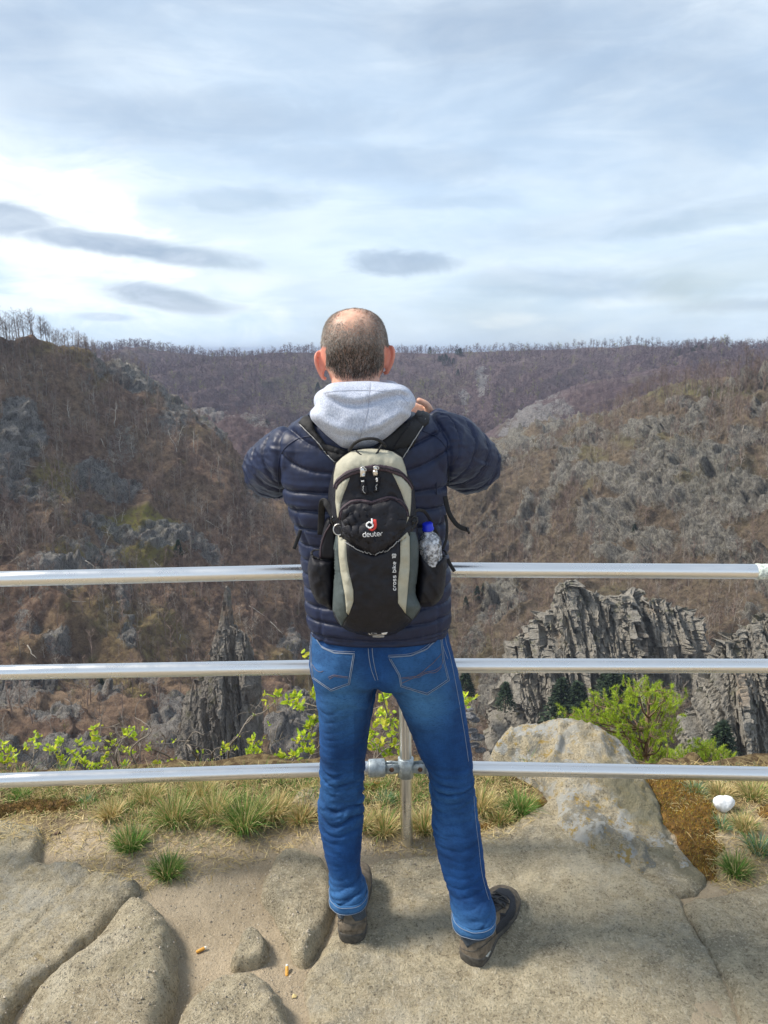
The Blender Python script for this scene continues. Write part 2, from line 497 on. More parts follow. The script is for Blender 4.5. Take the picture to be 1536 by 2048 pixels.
    return dict(V=V.reshape(ncol, nrow, 3), t=t, ridge_row=int(np.searchsorted(t, seg[K - 1])), u=u, rock=rock.reshape(ncol, nrow),
                X=X.reshape(ncol, nrow), Yp=Yp.reshape(ncol, nrow), ob=ob)

HL = hill('left_hillside', [
    (-6000, [(1700, 26), (1400, 46), (1150, 64), (900, 84), (640, 110)]),
    (-2500, [(1700, 52), (1400, 86), (1150, 115), (900, 140), (560, 165)]),
    (-1400, [(1700, 78), (1400, 125), (1150, 165), (900, 195), (545, 220)]),
    (-700, [(1700, 100), (1400, 160), (1150, 205), (900, 240), (540, 270)]),
    (-250, [(1700, 112), (1400, 178), (1150, 232), (900, 265), (604, 300)]),
    (0, [(1700, 120), (1400, 190), (1150, 250), (920, 285), (656, 330)]),
    (120, [(1700, 125), (1400, 198), (1150, 260), (930, 300), (694, 355)]),
    (205, [(1700, 130), (1400, 205), (1150, 270), (940, 315), (729, 380)]),
    (273, [(1700, 135), (1400, 210), (1150, 275), (950, 325), (746, 390)]),
    (337, [(1700, 138), (1400, 215), (1150, 280), (970, 335), (782, 398)]),
    (387, [(1700, 142), (1400, 220), (1160, 285), (1000, 335), (814, 400)]),
    (437, [(1700, 145), (1400, 225), (1170, 290), (1040, 335), (895, 392)]),
    (480, [(1700, 148), (1400, 230), (1180, 295), (1080, 335), (970, 383)]),
    (592, [(1700, 155), (1400, 245), (1220, 305), (1130, 335), (1040, 368)]),
    (700, [(1700, 165), (1450, 262), (1330, 300), (1240, 320), (1150, 345)]),
    (850, [(1700, 175), (1520, 265), (1470, 280), (1410, 295), (1350, 310)]),
    (960, [(1700, 180), (1600, 240), (1570, 255), (1530, 265), (1490, 280)])],
    520, 420, M_left,
    rocks=[(40, 870, 60, 70, 1), (190, 940, 50, 35, .9), (60, 985, 60, 30, .8), (250, 965, 60, 30, .9), (330, 1065, 60, 28, 1), (190, 1035, 40, 22, .7),
           (240, 735, 70, 40, .9), (310, 770, 70, 36, .9), (350, 830, 50, 50, .7), (110, 1185, 75, 30, 1), (245, 1215, 20, 40, .8), (250, 1290, 26, 40, .9),
           (110, 1310, 40, 30, .8), (40, 1400, 70, 50, .8), (110, 1460, 60, 30, .8), (200, 1420, 35, 50, .7), (600, 1440, 60, 70, .9), (560, 1500, 60, 40, .9), (330, 1500, 60, 50, .7),
           (430, 860, 30, 40, .8), (500, 1000, 30, 25, .6), (300, 1390, 30, 40, .5), (240, 890, 30, 60, .5)],
    mosses=[(270, 1040, 85, 30, 1.0), (300, 1100, 60, 20, .8), (130, 700, 80, 14, .4), (180, 1120, 90, 24, .6), (120, 960, 60, 50, .6), (330, 1250, 60, 40, .4), (220, 1400, 60, 40, .5)],
    rock_auto=.75, seed=3, gully=(.95, -.3, 34, 6.5))

HR = hill('right_hillside', [
    (650, [(1700, 230), (1640, 280), (1600, 330), (1560, 390), (1520, 430)]),
    (800, [(1700, 200), (1500, 270), (1380, 310), (1260, 350), (1180, 380)]),
    (900, [(1700, 180), (1450, 285), (1250, 335), (1130, 375), (1010, 425)]),
    (960, [(1700, 175), (1420, 282), (1220, 335), (1070, 385), (935, 450)]),
    (1002, [(1700, 170), (1400, 278), (1200, 335), (1040, 395), (893, 480)]),
    (1063, [(1700, 165), (1400, 268), (1190, 330), (1020, 390), (873, 475)]),
    (1199, [(1700, 150), (1400, 245), (1180, 310), (1000, 370), (851, 445)]),
    (1260, [(1700, 145), (1400, 235), (1170, 300), (990, 355), (826, 425)]),
    (1315, [(1700, 140), (1400, 225), (1160, 290), (980, 345), (803, 405)]),
    (1420, [(1700, 135), (1400, 210), (1150, 275), (970, 325), (783, 385)]),
    (1536, [(1700, 130), (1400, 195), (1150, 260), (960, 305), (766, 365)]),
    (1900, [(1700, 115), (1400, 170), (1150, 230), (940, 270), (690, 330)]),
    (2300, [(1700, 100), (1400, 150), (1150, 200), (900, 240), (620, 300)]),
    (3500, [(1700, 70), (1400, 110), (1150, 150), (900, 185), (610, 220)]),
    (7500, [(1700, 30), (1400, 52), (1150, 74), (900, 94), (640, 120)])],
    520, 420, M_right,
    rocks=[(1060, 890, 60, 24, .9), (1000, 925, 40, 40, .8), (1340, 870, 90, 28, .9), (1250, 980, 70, 30, .9), (1330, 1010, 60, 36, .9), (1440, 940, 60, 40, .9),
           (1430, 1080, 90, 40, 1), (1300, 1080, 60, 36, .9), (1240, 1120, 60, 20, .9), (1130, 960, 30, 46, .7), (1100, 1050, 30, 60, .8), (1180, 880, 60, 20, .7),
           (1500, 1010, 60, 50, .9), (1060, 1100, 20, 30, .7), (980, 1050, 30, 30, .5), (1010, 1230, 50, 60, .9), (930, 1180, 40, 14, .6), (960, 1300, 40, 40, .7),
           (1390, 830, 60, 20, .8), (1500, 890, 50, 30, .7), (1200, 1040, 20, 60, .8), (1000, 1400, 40, 80, .8), (1340, 940, 90, 70, .7), (1440, 1020, 90, 70, .7), (1250, 1060, 90, 60, .6)],
    mosses=[(1180, 930, 60, 20, .5), (1060, 880, 50, 10, .4), (1400, 800, 140, 12, .6), (1010, 1190, 40, 14, .5), (1320, 900, 80, 40, .5), (1420, 960, 80, 50, .5)],
    rock_auto=.9, seed=23, rockamp=5.0, gully=(-.9, -.42, 30, 8.5), back=((90, -6), (260, -70)))

HS = hill('middle_spur', [
    (250, [(1300, 420), (1000, 480), (900, 520), (790, 600)]),
    (387, [(1300, 420), (1000, 480), (900, 520), (818, 590)]),
    (455, [(1300, 410), (1000, 470), (910, 510), (834, 570)]),
    (538, [(1300, 400), (1000, 460), (920, 500), (842, 550)]),
    (640, [(1300, 400), (1020, 450), (950, 480), (868, 530)]),
    (760, [(1300, 390), (1060, 440), (1000, 460), (930, 500)]),
    (900, [(1400, 380), (1150, 430), (1080, 450), (1030, 470)])],
    200, 160, M_far, rocks=[(400, 830, 40, 20, 1), (440, 845, 30, 16, .9), (520, 850, 40, 16, .6)], rock_auto=.4, seed=43)

HE = hill('scree_spur', [
    (780, [(1300, 520), (1250, 560), (1230, 600), (1200, 640)]),
    (900, [(1100, 520), (1040, 560), (1010, 600), (985, 640)]),
    (960, [(1100, 520), (1000, 560), (950, 610), (908, 660)]),
    (1028, [(1100, 520), (980, 560), (920, 620), (864, 690)]),
    (1073, [(1100, 520), (960, 560), (880, 640), (815, 720)]),
    (1123, [(1100, 500), (940, 560), (860, 640), (792, 740)]),
    (1180, [(1100, 500), (940, 560), (850, 640), (770, 750)]),
    (1350, [(1100, 480), (920, 560), (830, 640), (752, 740)]),
    (1600, [(1100, 460), (900, 540), (810, 620), (735, 700)]),
    (2000, [(1100, 440), (880, 520), (780, 600), (700, 680)])],
    300, 170, M_far, rocks=[(1075, 850, 45, 45, 1), (1040, 870, 40, 30, 1), (1120, 810, 30, 24, .7)], rock_auto=.35, seed=53, rockamp=2.2,
    back=((120, 0), (300, -50)))

HB = hill('far_plateau', [
    (-1200, [(1200, 640), (900, 760), (800, 950), (740, 1150), (706, 1400)]),
    (0, [(1200, 640), (900, 760), (800, 950), (740, 1150), (712, 1400)]),
    (270, [(1200, 640), (880, 760), (790, 950), (735, 1100), (709, 1350)]),
    (380, [(1200, 640), (890, 760), (800, 950), (750, 1080), (716, 1300)]),
    (480, [(1200, 640), (900, 780), (820, 950), (765, 1080), (719, 1300)]),
    (620, [(1200, 640), (920, 800), (830, 950), (760, 1100), (714, 1350)]),
    (760, [(1200, 640), (930, 800), (850, 900), (770, 1100), (711, 1400)]),
    (880, [(1200, 640), (940, 780), (870, 880), (780, 1100), (710, 1400)]),
    (960, [(1200, 640), (950, 760), (880, 860), (790, 1050), (705, 1350)]),
    (1040, [(1200, 640), (930, 780), (850, 900), (780, 1080), (703, 1350)]),
    (1200, [(1200, 640), (900, 820), (820, 950), (760, 1100), (702, 1300)]),
    (1400, [(1200, 640), (880, 820), (800, 950), (745, 1050), (703, 1250)]),
    (1536, [(1200, 640), (870, 800), (790, 900), (740, 1000), (706, 1200)]),
    (2000, [(1200, 640), (870, 800), (790, 900), (740, 1000), (696, 1200)]),
    (2900, [(1200, 640), (870, 800), (790, 900), (740, 1000), (696, 1200)])],
    420, 260, M_far, rocks=[(965, 800, 14, 30, .8), (930, 830, 14, 20, .7)], mosses=[(620, 800, 90, 30, .6), (880, 790, 60, 30, .5), (700, 830, 60, 30, .5)],
    amps=((260, 8), (90, 6), (30, 3), (8, 1.2)), back=((900, -30), (6000, -130), (22000, -400)), rock_auto=.15, seed=71, gully=(-.35, -.93, 110, 26))

# dark conifer wood and clearing line stand on it further down; a far blue ridge closes the horizon
x = np.linspace(-9000, 9000, 160); rows = []
for dY, hh in ((-900, -60), (-500, .45), (0, 1.0), (900, -60)):
    z = -190 + (135 * np.exp(-((x - 450) / 700) ** 2) + 40 + 12 * fbm(np.stack([x / 900, x * 0, x * 0], 1), 1, 4, seed=4)) * max(hh, 0) + min(hh, 0)
    rows.append(np.stack([x, np.full_like(x, 11000 + dY), z], 1))
V, Q, _ = loft(np.array(rows), cap=False)
Q = Q[[i for i in range(len(Q)) if (i % 160) != 159]]
mk('distant_ridge', V, Q, M_far, kind='structure')

# ------------------------------------------------------------------ crags in front of the slopes
def rock_face_mat(name, hi, lo, moss=(.10, .105, .05), warm=(.36, .27, .20), scl=1.0):
    m, b, p = new_mat(name); ps = pos(b)
    q = b.mapping(ps, (1, 1, .45), (0, R(10), 0))
    a = b.noise(q, .8 * scl, 8, .68, .5); c = b.noise(q, 3.0 * scl, 6, .7); d = b.noise(ps, .12 * scl, 5, .6)
    col = b.mix(b.ramp(a, .3, .72), lo, hi)
    col = b.mix(b.math('MULTIPLY', b.ramp(c, .44, .32), .7), col, tuple(v * .2 for v in lo))
    col = b.mix(b.math('MULTIPLY', b.ramp(c, .58, .72), .5), col, tuple(min(1, v * 1.5) for v in hi))
    col = b.mix(b.math('MULTIPLY', b.ramp(d, .56, .7), .6), col, warm)
    col = b.mix(b.math('MULTIPLY', b.ramp(b.noise(ps, .35 * scl, 5, .65), .55, .7), .7), col, moss)
    b.L.new(col, p.inputs['Base Color']); p.inputs['Roughness'].default_value = .9; p.inputs['Specular IOR Level'].default_value = .2
    b.L.new(b.bump(b.math('ADD', a, c), 1.0, 1.0 / scl), p.inputs['Normal'])
    return m
M_cragd = rock_face_mat('brown_grey_schist', (.36, .325, .28), (.18, .16, .14), moss=(.15, .14, .06), warm=(.34, .24, .16))
M_crag = rock_face_mat('grey_schist', (.50, .46, .395), (.26, .24, .205), moss=(.17, .17, .08), warm=(.50, .38, .27))

def crag(name, sil, bottom, Y0, Y1, label, cat='rock', ncol=330, nrow=240, amp=4.5, cell=5.5, seed=5, lean=0.0, mat=None, wob=6):
    """silhouette points (px, py) at depth Y1; face falls to py=bottom at Y0; the back falls away behind"""
    px = [s[0] for s in sil]; py = [s[1] for s in sil]
    u = np.linspace(px[0], px[-1], ncol); top = np.interp(u, px, py)
    top = top + fbm(np.stack([u / 26., u * 0, u * 0], 1), 1, 4, .6, seed=seed) * wob + facets(np.stack([u, u * 0, u * 0], 1), 1 / 15., seed + 3, 1.0) * wob * .9
    nf = int(nrow * .78); g = np.empty((ncol, nrow, 3))
    for c in range(ncol):
        zt = P(u[c], top[c], Y1); zb = P(u[c] + lean, bottom, Y0)
        for r in range(nf):
            f = r / (nf - 1); bulge = math.sin(f * math.pi) * (Y1 - Y0) * .25
            g[c, r] = zb + (zt - zb) * f; g[c, r, 1] += -bulge + (f ** 3) * (Y1 - Y0) * .2
        e = g[c, nf - 1]
        for r in range(nf, nrow):
            f = (r - nf + 1) / (nrow - nf)
            g[c, r] = e + np.array([e[0] * .1 * f, (Y1 - Y0) * 1.2 * f, -(zt[2] - zb[2]) * f * .9])
    V = g.reshape(-1, 3)
    gu = np.gradient(g, axis=0); gv = np.gradient(g, axis=1)
    N = np.cross(gu.reshape(-1, 3), gv.reshape(-1, 3)); N /= np.linalg.norm(N, axis=1)[:, None] + 1e-9
    N[N[:, 1] > 0] *= -1
    s_ = V[:, 0] + .16 * V[:, 2] + 1.6 * fbm(V * np.array([1, 0, .35]), 1 / 9., 3, seed=seed); N[:, 2] *= .25; N /= np.linalg.norm(N, axis=1)[:, None]
    zw = V[:, 2] + 1.2 * fbm(V, 1 / 5., 3, seed=seed + 9); O_ = V[:, 2] * 0
    cv = facets(np.stack([s_, O_, zw * .09], 1), 1.35 / cell, seed + 1, 1.1); cv2 = facets(np.stack([s_, O_, zw * .16], 1), 3.4 / cell, seed + 2, 1.3); cv3 = facets(np.stack([s_, O_, zw * .30], 1), 8.0 / cell, seed + 4, 1.4)
    disp = amp * (cv * .85 + cv2 * .45 + cv3 * .18 + .5 * fbm(V, 1 / 14., 3, seed=seed + 3))
    # cracks step the outline a little too
    V = V + N * disp[:, None]
    i = np.arange(ncol - 1)[:, None] * nrow; j = np.arange(nrow - 1)[None, :]
    Q = np.stack([i + j, i + nrow + j, i + nrow + j + 1, i + j + 1], -1).reshape(-1, 4)
    loc = V.mean(0); loc[2] = V[:, 2].min()
    return mkloc(name, V, Q, mat or M_crag, loc, smooth=False, label=label, cat=cat)

crag('rock_crag', [(978, 1530), (992, 1450), (1008, 1395), (1022, 1350), (1038, 1290), (1070, 1262), (1095, 1232), (1112, 1222), (1124, 1176), (1142, 1168), (1162, 1176), (1190, 1196), (1250, 1196), (1300, 1212), (1340, 1214), (1390, 1236), (1415, 1266), (1428, 1310), (1436, 1370), (1444, 1430)],
     1640, 186, 204, 'broad grey fissured cliff behind the lower rails to the left of the smaller crag', seed=5, cell=4.6, amp=4.4)
crag('rock_crag', [(1352, 1560), (1362, 1510), (1385, 1440), (1405, 1400), (1420, 1372), (1436, 1330), (1452, 1300), (1474, 1280), (1496, 1262), (1536, 1240), (1600, 1222), (1700, 1180), (1800, 1300)],
     1660, 118, 127, 'steep grey crag behind the rails at the right photo edge', ncol=200, seed=15, cell=2.6, amp=2.4)
crag('rock_crag', [(352, 1560), (362, 1480), (370, 1400), (382, 1368), (400, 1352), (418, 1330), (428, 1272), (444, 1258), (458, 1268), (476, 1264), (490, 1276), (500, 1330), (508, 1420), (512, 1560)],
     1650, 140, 150, 'grey rock pillar standing on the left slope behind the middle and lower rails', ncol=170, seed=25, cell=2.6, amp=1.8, mat=M_cragd, wob=3)
crag('rock_crag', [(440, 1275), (446, 1230), (449, 1185), (454, 1170), (460, 1180), (464, 1225), (472, 1285)],
     1330, 206, 208, 'thin rock spine poking up just above the grey pillar on the left slope', ncol=50, nrow=80, seed=35, cell=2.0, amp=.7, wob=1, mat=M_cragd)

# ------------------------------------------------------------------ bare woodland
def bare_tree(h, seed, nb=26, tw=5, r0=.16, spread=.30, twig=.035):
    """leafless tree, trunk and twiggy crown as two meshes; returns (trunkV,Q), (crownV,T)"""
    rr = np.random.default_rng(seed)
    k = 7; zz = np.linspace(0, h * .93, k); bend = np.cumsum(rr.normal(0, h * .012, (k, 2)), axis=0)
    tp = np.column_stack([bend, zz]); rad = np.linspace(r0, r0 * .18, k)
    tV, tQ, tT = tube(tp, rad, 4, caps=False)
    g = Geo()
    def strip(a, c, w0, w1):
        d = c - a; s = np.cross(d, rr.normal(0, 1, 3)); s /= np.linalg.norm(s) + 1e-9
        g.add([a - s * w0, a + s * w0, c + s * w1, c - s * w1], [(0, 1, 2, 3)])
    for i in range(nb):
        f = rr.uniform(.28, .97); a = np.array([np.interp(f * h * .93, zz, tp[:, 0]), np.interp(f * h * .93, zz, tp[:, 1]), f * h * .93])
        th = rr.uniform(0, 2 * np.pi); L = h * spread * (1.15 - f * .75) * rr.uniform(.6, 1.2); up = rr.uniform(.35, 1.1)
        d = np.array([math.cos(th), math.sin(th), up]); d /= np.linalg.norm(d)
        m = a + d * L * .5 + rr.normal(0, L * .06, 3); e = a + d * L + np.array([0, 0, L * .18]) + rr.normal(0, L * .08, 3)
        strip(a, m, twig * 1.6, twig); strip(m, e, twig, twig * .5)
        for j in range(tw):
            q = rr.uniform(.3, 1); s = a + (e - a) * q; dd = d + rr.normal(0, .55, 3) + np.array([0, 0, .35])
            dd /= np.linalg.norm(dd); strip(s, s + dd * L * rr.uniform(.25, .55), twig * .6, twig * .3)
    cV, cF = g.arr()
    return (tV, tQ), (cV, cF[0])

def bark(name, c1, c2):
    m, b, p = new_mat(name)
    inf = b.n('ShaderNodeObjectInfo'); ps = pos(b)
    f = b.math('ADD', b.math('MULTIPLY', b.noise(ps, .11, 4, .7), 1.0), b.math('MULTIPLY', b.math('SUBTRACT', inf.outputs['Random'], .5), .35))
    b.L.new(b.mix(b.ramp(f, .35, .68), c1, c2), p.inputs['Base Color'])
    p.inputs['Roughness'].default_value = .9; p.inputs['Specular IOR Level'].default_value = .1
    return m
M_bark = bark('bare_bark', (.13, .105, .09), (.27, .23, .20))
M_twig = bark('bare_twigs', (.15, .108, .090), (.27, .20, .165))
M_gtwig = bark('grey_twigs', (.26, .225, .19), (.42, .37, .32))
M_dead = bark('bleached_deadwood', (.33, .30, .255), (.50, .46, .40))
M_ftwig = bark('far_twigs', (.105, .074, .092), (.195, .145, .155))
M_olive = bark('budding_twigs', (.16, .15, .07), (.25, .24, .11))

def sample(H, n, rmax=None, cond=None, rmin=0, seed=1):
    rr = np.random.default_rng(seed); V = H['V']; nc, nr, _ = V.shape
    rmax = rmax or H['ridge_row'] + 2; out = []
    i = rr.integers(1, nc - 1, n * 4); j = rr.integers(rmin, min(rmax, nr - 1), n * 4)
    for a, c in zip(i, j):
        if H['rock'][a, c] > rr.uniform(.45, .9): continue
        if cond is not None and rr.random() > cond(H['X'][a, c], H['Yp'][a, c]): continue
        f, g_ = rr.random(2)
        p0 = V[a, c] * (1 - f) * (1 - g_) + V[a + 1, c] * f * (1 - g_) + V[a, c + 1] * (1 - f) * g_ + V[a + 1, c + 1] * f * g_
        out.append(p0)
        if len(out) >= n: break
    return np.array(out)

def woodland(name, pts, protos, hs, mat, seed, label, cat='woodland'):
    """very many trees that read as one mass: ONE object"""
    rr = np.random.default_rng(seed); n = len(pts); Vs, Fs, off = [], [], 0
    pick = rr.integers(0, len(protos), n); th = rr.uniform(0, 6.283, n); s = rr.uniform(hs[0], hs[1], n); lean = rr.normal(0, .05, (n, 2))
    for k, (pV, pF) in enumerate(protos):
        idx = np.where(pick == k)[0]
        if not len(idx): continue
        c, sn = np.cos(th[idx])[:, None], np.sin(th[idx])[:, None]; sc = s[idx][:, None]
        x = (pV[None, :, 0] * c - pV[None, :, 1] * sn) * sc; y = (pV[None, :, 0] * sn + pV[None, :, 1] * c) * sc; z = pV[None, :, 2] * sc - .3
        x = x + z * lean[idx, 0][:, None]; y = y + z * lean[idx, 1][:, None]
        A = np.stack([x, y, z], -1) + pts[idx][:, None, :]
        Vs.append(A.reshape(-1, 3)); m = len(pV)
        Fs.append((pF[None] + (np.arange(len(idx)) * m)[:, None, None] + off).reshape(-1, pF.shape[1])); off += m * len(idx)
    o = mk(name, np.concatenate(Vs), np.concatenate(Fs), mat, smooth=False, kind='stuff')
    tag(o, label, cat); return o

def merged(h, seed, **kw):
    (a, qa), (c, qc) = bare_tree(h, seed, **kw)
    return np.vstack([a, c]), np.vstack([qa, qc + len(a)])
near_p = [merged(1.0, s, nb=16, tw=4, r0=.018, twig=.0050, spread=.34) for s in range(6)]
brush_p = [merged(1.0, s + 40, nb=14, tw=4, r0=.010, twig=.010, spread=.62) for s in range(4)]
far_p = [merged(1.0, s + 80, nb=9, tw=2, r0=.012, twig=.014, spread=.38) for s in range(5)]

def cl(x, y):    # tree density on the left slope, thinner in the mossy clearing
    d = 1.0
    if ((x - 270) / 110) ** 2 + ((y - 1060) / 60) ** 2 < 1: d = .1
    if y > 1250: d = .35
    return d
woodland('woodland', sample(HL, 1700, cond=cl, seed=2), near_p, (6, 12), M_twig, 3, 'thin bare brown trees scattered over the left hillside')
woodland('woodland', sample(HL, 2000, cond=cl, seed=52), near_p, (4, 10), M_gtwig, 53, 'pale grey bare trees mixed through the left hillside')
woodland('woodland', sample(HR, 3600, cond=lambda x, y: 1.0 if (y < 960) else .5, seed=54), near_p, (4, 9), M_gtwig, 55, 'pale grey bare trees mixed through the right hillside')
woodland('woodland', sample(HR, 1500, cond=lambda x, y: 1.0 if (y < 880 and x > 1120) else .02, seed=56), near_p, (6, 11), M_twig, 57, 'dense bare wood on the right hilltop')
woodland('brushwood', sample(HL, 7600, cond=lambda x, y: 1 if y < 1250 else .5, seed=4), brush_p, (1.2, 3.0), M_twig, 5, 'low leafless brush covering the left hillside')
woodland('woodland', sample(HR, 2400, cond=lambda x, y: 1.0 if (y < 900 or x < 1150) else .45, seed=6), near_p, (5, 11), M_twig, 7, 'thin bare trees scattered over the right hillside')
woodland('brushwood', sample(HR, 8200, seed=8), brush_p, (1.2, 3.0), M_twig, 9, 'low leafless brush covering the right hillside')
woodland('woodland', sample(HS, 1600, seed=10), near_p, (6, 10), M_ftwig, 11, 'bare trees on the dark middle spur behind the man')
woodland('woodland', sample(HE, 3800, cond=lambda x, y: .25 if x < 1100 and y > 800 else 1, seed=12), near_p, (7, 11), M_ftwig, 13, 'bare trees around the pale scree spur')
woodland('woodland', sample(HB, 16000, cond=lambda x, y: 1 if y < 960 else .3, rmin=40, seed=14), far_p, (10, 17), M_ftwig, 15, 'purple brown leafless forest covering the far plateau')
woodland('woodland', sample(HB, 700, rmin=60, seed=31), far_p, (12, 17), M_olive, 16, 'budding olive trees dotted through the far forest')
woodland('brushwood', sample(HL, 700, seed=32), brush_p, (2, 4), M_olive, 17, 'budding olive shrubs dotted over the left hillside')

# individual trees along the two skylines
protoR = []
for s in range(6):
    h = 10.0
    (tV, tQ), (cV, cQ) = bare_tree(h, 200 + s, nb=34, tw=6, r0=.15, twig=.030, spread=.30)
    protoR.append((mesh_of('trunk', tV, tQ, M_bark), mesh_of('crown', cV, cQ, M_twig, smooth=False)))
def crest(H, px, back=0):
    V = H['V']; c = int(np.argmin(abs(H['u'] - px))); lo_ = max(H['ridge_row'] - 45, 0); hi_ = min(H['ridge_row'] + 25, V.shape[1] - 1)
    py = pix(V[c, lo_:hi_])[1]; r = lo_ + int(np.argmin(py)) - back; return V[c, max(r, 1)]
def ridge_tree(p, sc, k, label, group, name='bare_tree'):
    e = empty(name, p, label, 'tree', group); e.rotation_euler = (random.gauss(0, .03), random.gauss(0, .03), random.uniform(0, 6.28)); e.scale = (sc,) * 3
    for nme, me in zip(('trunk', 'crown'), protoR[k]):
        o = bpy.data.objects.new(nme, me); COL.objects.link(o); o.parent = e
    return e
for i in range(120):
    px = -60 + 350 * (i / 120.) ** 1.25 + random.uniform(-4, 4); q = crest(HL, px, random.choice((0, 0, 1, 2, 4, 8, 14, 22)))
    ridge_tree((q[0], q[1], q[2] - .3), random.uniform(.9, 1.45) * float(np.interp(px, [0, 120, 260], [1.0, .72, .5])), i % 6,
               'leafless tree with a thin grey trunk lined up along the left ridge skyline', 'bare trees along the left ridge')
for i in range(100):
    px = 1215 + 360 * random.random() ** .8; q = crest(HR, px, random.choice((0, 0, 0, 2, 4, 7, 12)))
    ridge_tree((q[0], q[1], q[2] - .3), random.uniform(.8, 1.35), i % 6,
               'tall leafless tree standing on the right hilltop edge', 'bare trees on the right hilltop')
# trees on the far skyline: small, one mesh each
small = [mesh_of('bare_tree', *merged(1.0, s + 300, nb=14, tw=4, r0=.016, twig=.011, spread=.34), M_ftwig, smooth=False) for s in range(6)]
for i in range(78):
    px = random.choice((random.uniform(800, 1536), random.uniform(270, 640), random.uniform(1150, 1536))); q = crest(HB, px, random.choice((0, 0, 1)))
    o = bpy.data.objects.new('bare_tree', small[i % 6]); COL.objects.link(o); o.location = (q[0], q[1], q[2] - .5)
    s = random.uniform(10, 19); o.scale = (s, s, s); o.rotation_euler = (0, 0, random.uniform(0, 6.28))
    tag(o, 'tiny bare tree standing up on the far forest skyline', 'tree', 'bare trees on the far skyline')

# bleached snags and fallen trunks on the slopes
def on_hill(H, px, py):
    """point of the hill seen at this photo pixel"""
    d = (H['X'] - px) ** 2 + (H['Yp'] - py) ** 2; d[:, H['ridge_row']:] += 1e9
    i, j = np.unravel_index(np.argmin(d), d.shape); return H['V'][i, j]
def snag(h, seed):
    rr = np.random.default_rng(seed); g = Geo(); n = 7
    tp = np.column_stack([np.cumsum(rr.normal(0, h * .03, (n, 2)), 0), np.linspace(0, h, n)])
    a, q, t = tube(tp, np.linspace(h * .022, h * .006, n), 5); g.add(a, q, t)
    for k in range(5):
        s = tp[rr.integers(2, n - 1)]; d = rr.normal(0, 1, 3); d[2] = abs(d[2]) + .3; d /= np.linalg.norm(d)
        a, q, t = tube([s, s + d * h * .14, s + d * h * .25 + np.array([0, 0, h * .06])], [h * .009, h * .006, h * .002], 4); g.add(a, q, t)
    V, F = g.arr(); return V, F
snags = [mesh_of('dead_tree', *snag(1.0, s), M_dead) for s in range(4)]
for i, (px, py) in enumerate([(142, 820), (190, 830), (225, 850), (250, 888), (268, 900), (283, 905), (292, 862), (300, 935), (345, 900), (378, 915), (418, 945), (205, 1180 - 90), (250, 1015), (420, 1080), (455, 1060), (465, 1088), (70, 1010), (240, 1025), (545, 1115), (330, 920), (402, 970)]):
    q = on_hill(HL, px, py + 12); o = bpy.data.objects.new('dead_tree', snags[i % 4]); COL.objects.link(o)
    s = random.uniform(6, 11); o.location = (q[0], q[1], q[2] - .3); o.scale = (s,) * 3; o.rotation_euler = (random.gauss(0, .12), random.gauss(0, .18), random.uniform(0, 6))
    tag(o, 'pale bleached dead tree standing on the left hillside', 'dead tree', 'bleached dead trees on the left hillside')
logs = []
for s in range(3):
    rr = np.random.default_rng(s); a, q, t = tube(np.column_stack([np.linspace(0, 1, 6), np.cumsum(rr.normal(0, .02, 6)), np.cumsum(rr.normal(0, .02, 6))]), np.linspace(.028, .012, 6), 6)
    logs.append(mesh_of('fallen_log', a, [q, np.array(t)], M_dead))
for i in range(46):
    H_ = HL if i < 34 else HR
    px, py = (random.uniform(20, 600), random.uniform(880, 1330)) if i < 34 else (random.uniform(1050, 1500), random.uniform(800, 900))
    q = on_hill(H_, px, py); o = bpy.data.objects.new('fallen_log', logs[i % 3]); COL.objects.link(o); s = random.uniform(4, 8)
    o.location = (q[0], q[1], q[2] + .35); o.scale = (s,) * 3; o.rotation_euler = (0, random.uniform(.2, .8), random.uniform(0, 6.28))
    side = 'left' if i < 34 else 'right'
    tag(o, 'pale fallen trunk lying on the %s hillside' % side, 'log', 'fallen trunks on the %s hillside' % side)

# dark conifers
def conifer(h, seed, n=1500, wr=.24):
    rr = np.random.default_rng(seed); f = rr.random(n) ** .8; z = h * (.08 + .92 * f); rad = h * wr * (1 - f) ** .8 * rr.uniform(.35, 1.1, n); th = rr.uniform(0, 6.283, n)
    c = np.column_stack([rad * np.cos(th), rad * np.sin(th), z + rad * -.15]); d = np.column_stack([np.cos(th), np.sin(th), rr.uniform(-.5, .4, n)]) + rr.normal(0, .35, (n, 3))
    L = h * .05; s = np.cross(d, rr.normal(0, 1, (n, 3))); s /= np.linalg.norm(s, axis=1)[:, None]
    V = np.stack([c - s * L * .4, c + s * L * .4, c + d * L], 1).reshape(-1, 3)
    return V, np.arange(n * 3).reshape(-1, 3)
def leafmat(name, c1, c2, sc=3.0, trans=.15):
    m, b, p = new_mat(name); ps = pos(b)
    b.L.new(b.mix(b.ramp(b.noise(ps, sc, 3), .35, .65), c1, c2), p.inputs['Base Color'])
    p.inputs['Roughness'].default_value = .7; p.inputs['Specular IOR Level'].default_value = .3
    if trans:
        tr = b.n('ShaderNodeBsdfTranslucent'); b.L.new(b.mix(.5, c2, c1), tr.inputs[0])
        mx = b.n('ShaderNodeMixShader'); mx.inputs[0].default_value = trans
        out = [n for n in b.N if n.type == 'OUTPUT_MATERIAL'][0]
        b.L.new(p.outputs[0], mx.inputs[1]); b.L.new(tr.outputs[0], mx.inputs[2]); b.L.new(mx.outputs[0], out.inputs[0])
    return m
M_conif = leafmat('dark_needles', (.018, .032, .018), (.035, .06, .028), .8, 0)
cons = [mesh_of('crown', *conifer(1.0, s), M_conif, smooth=False) for s in range(3)]
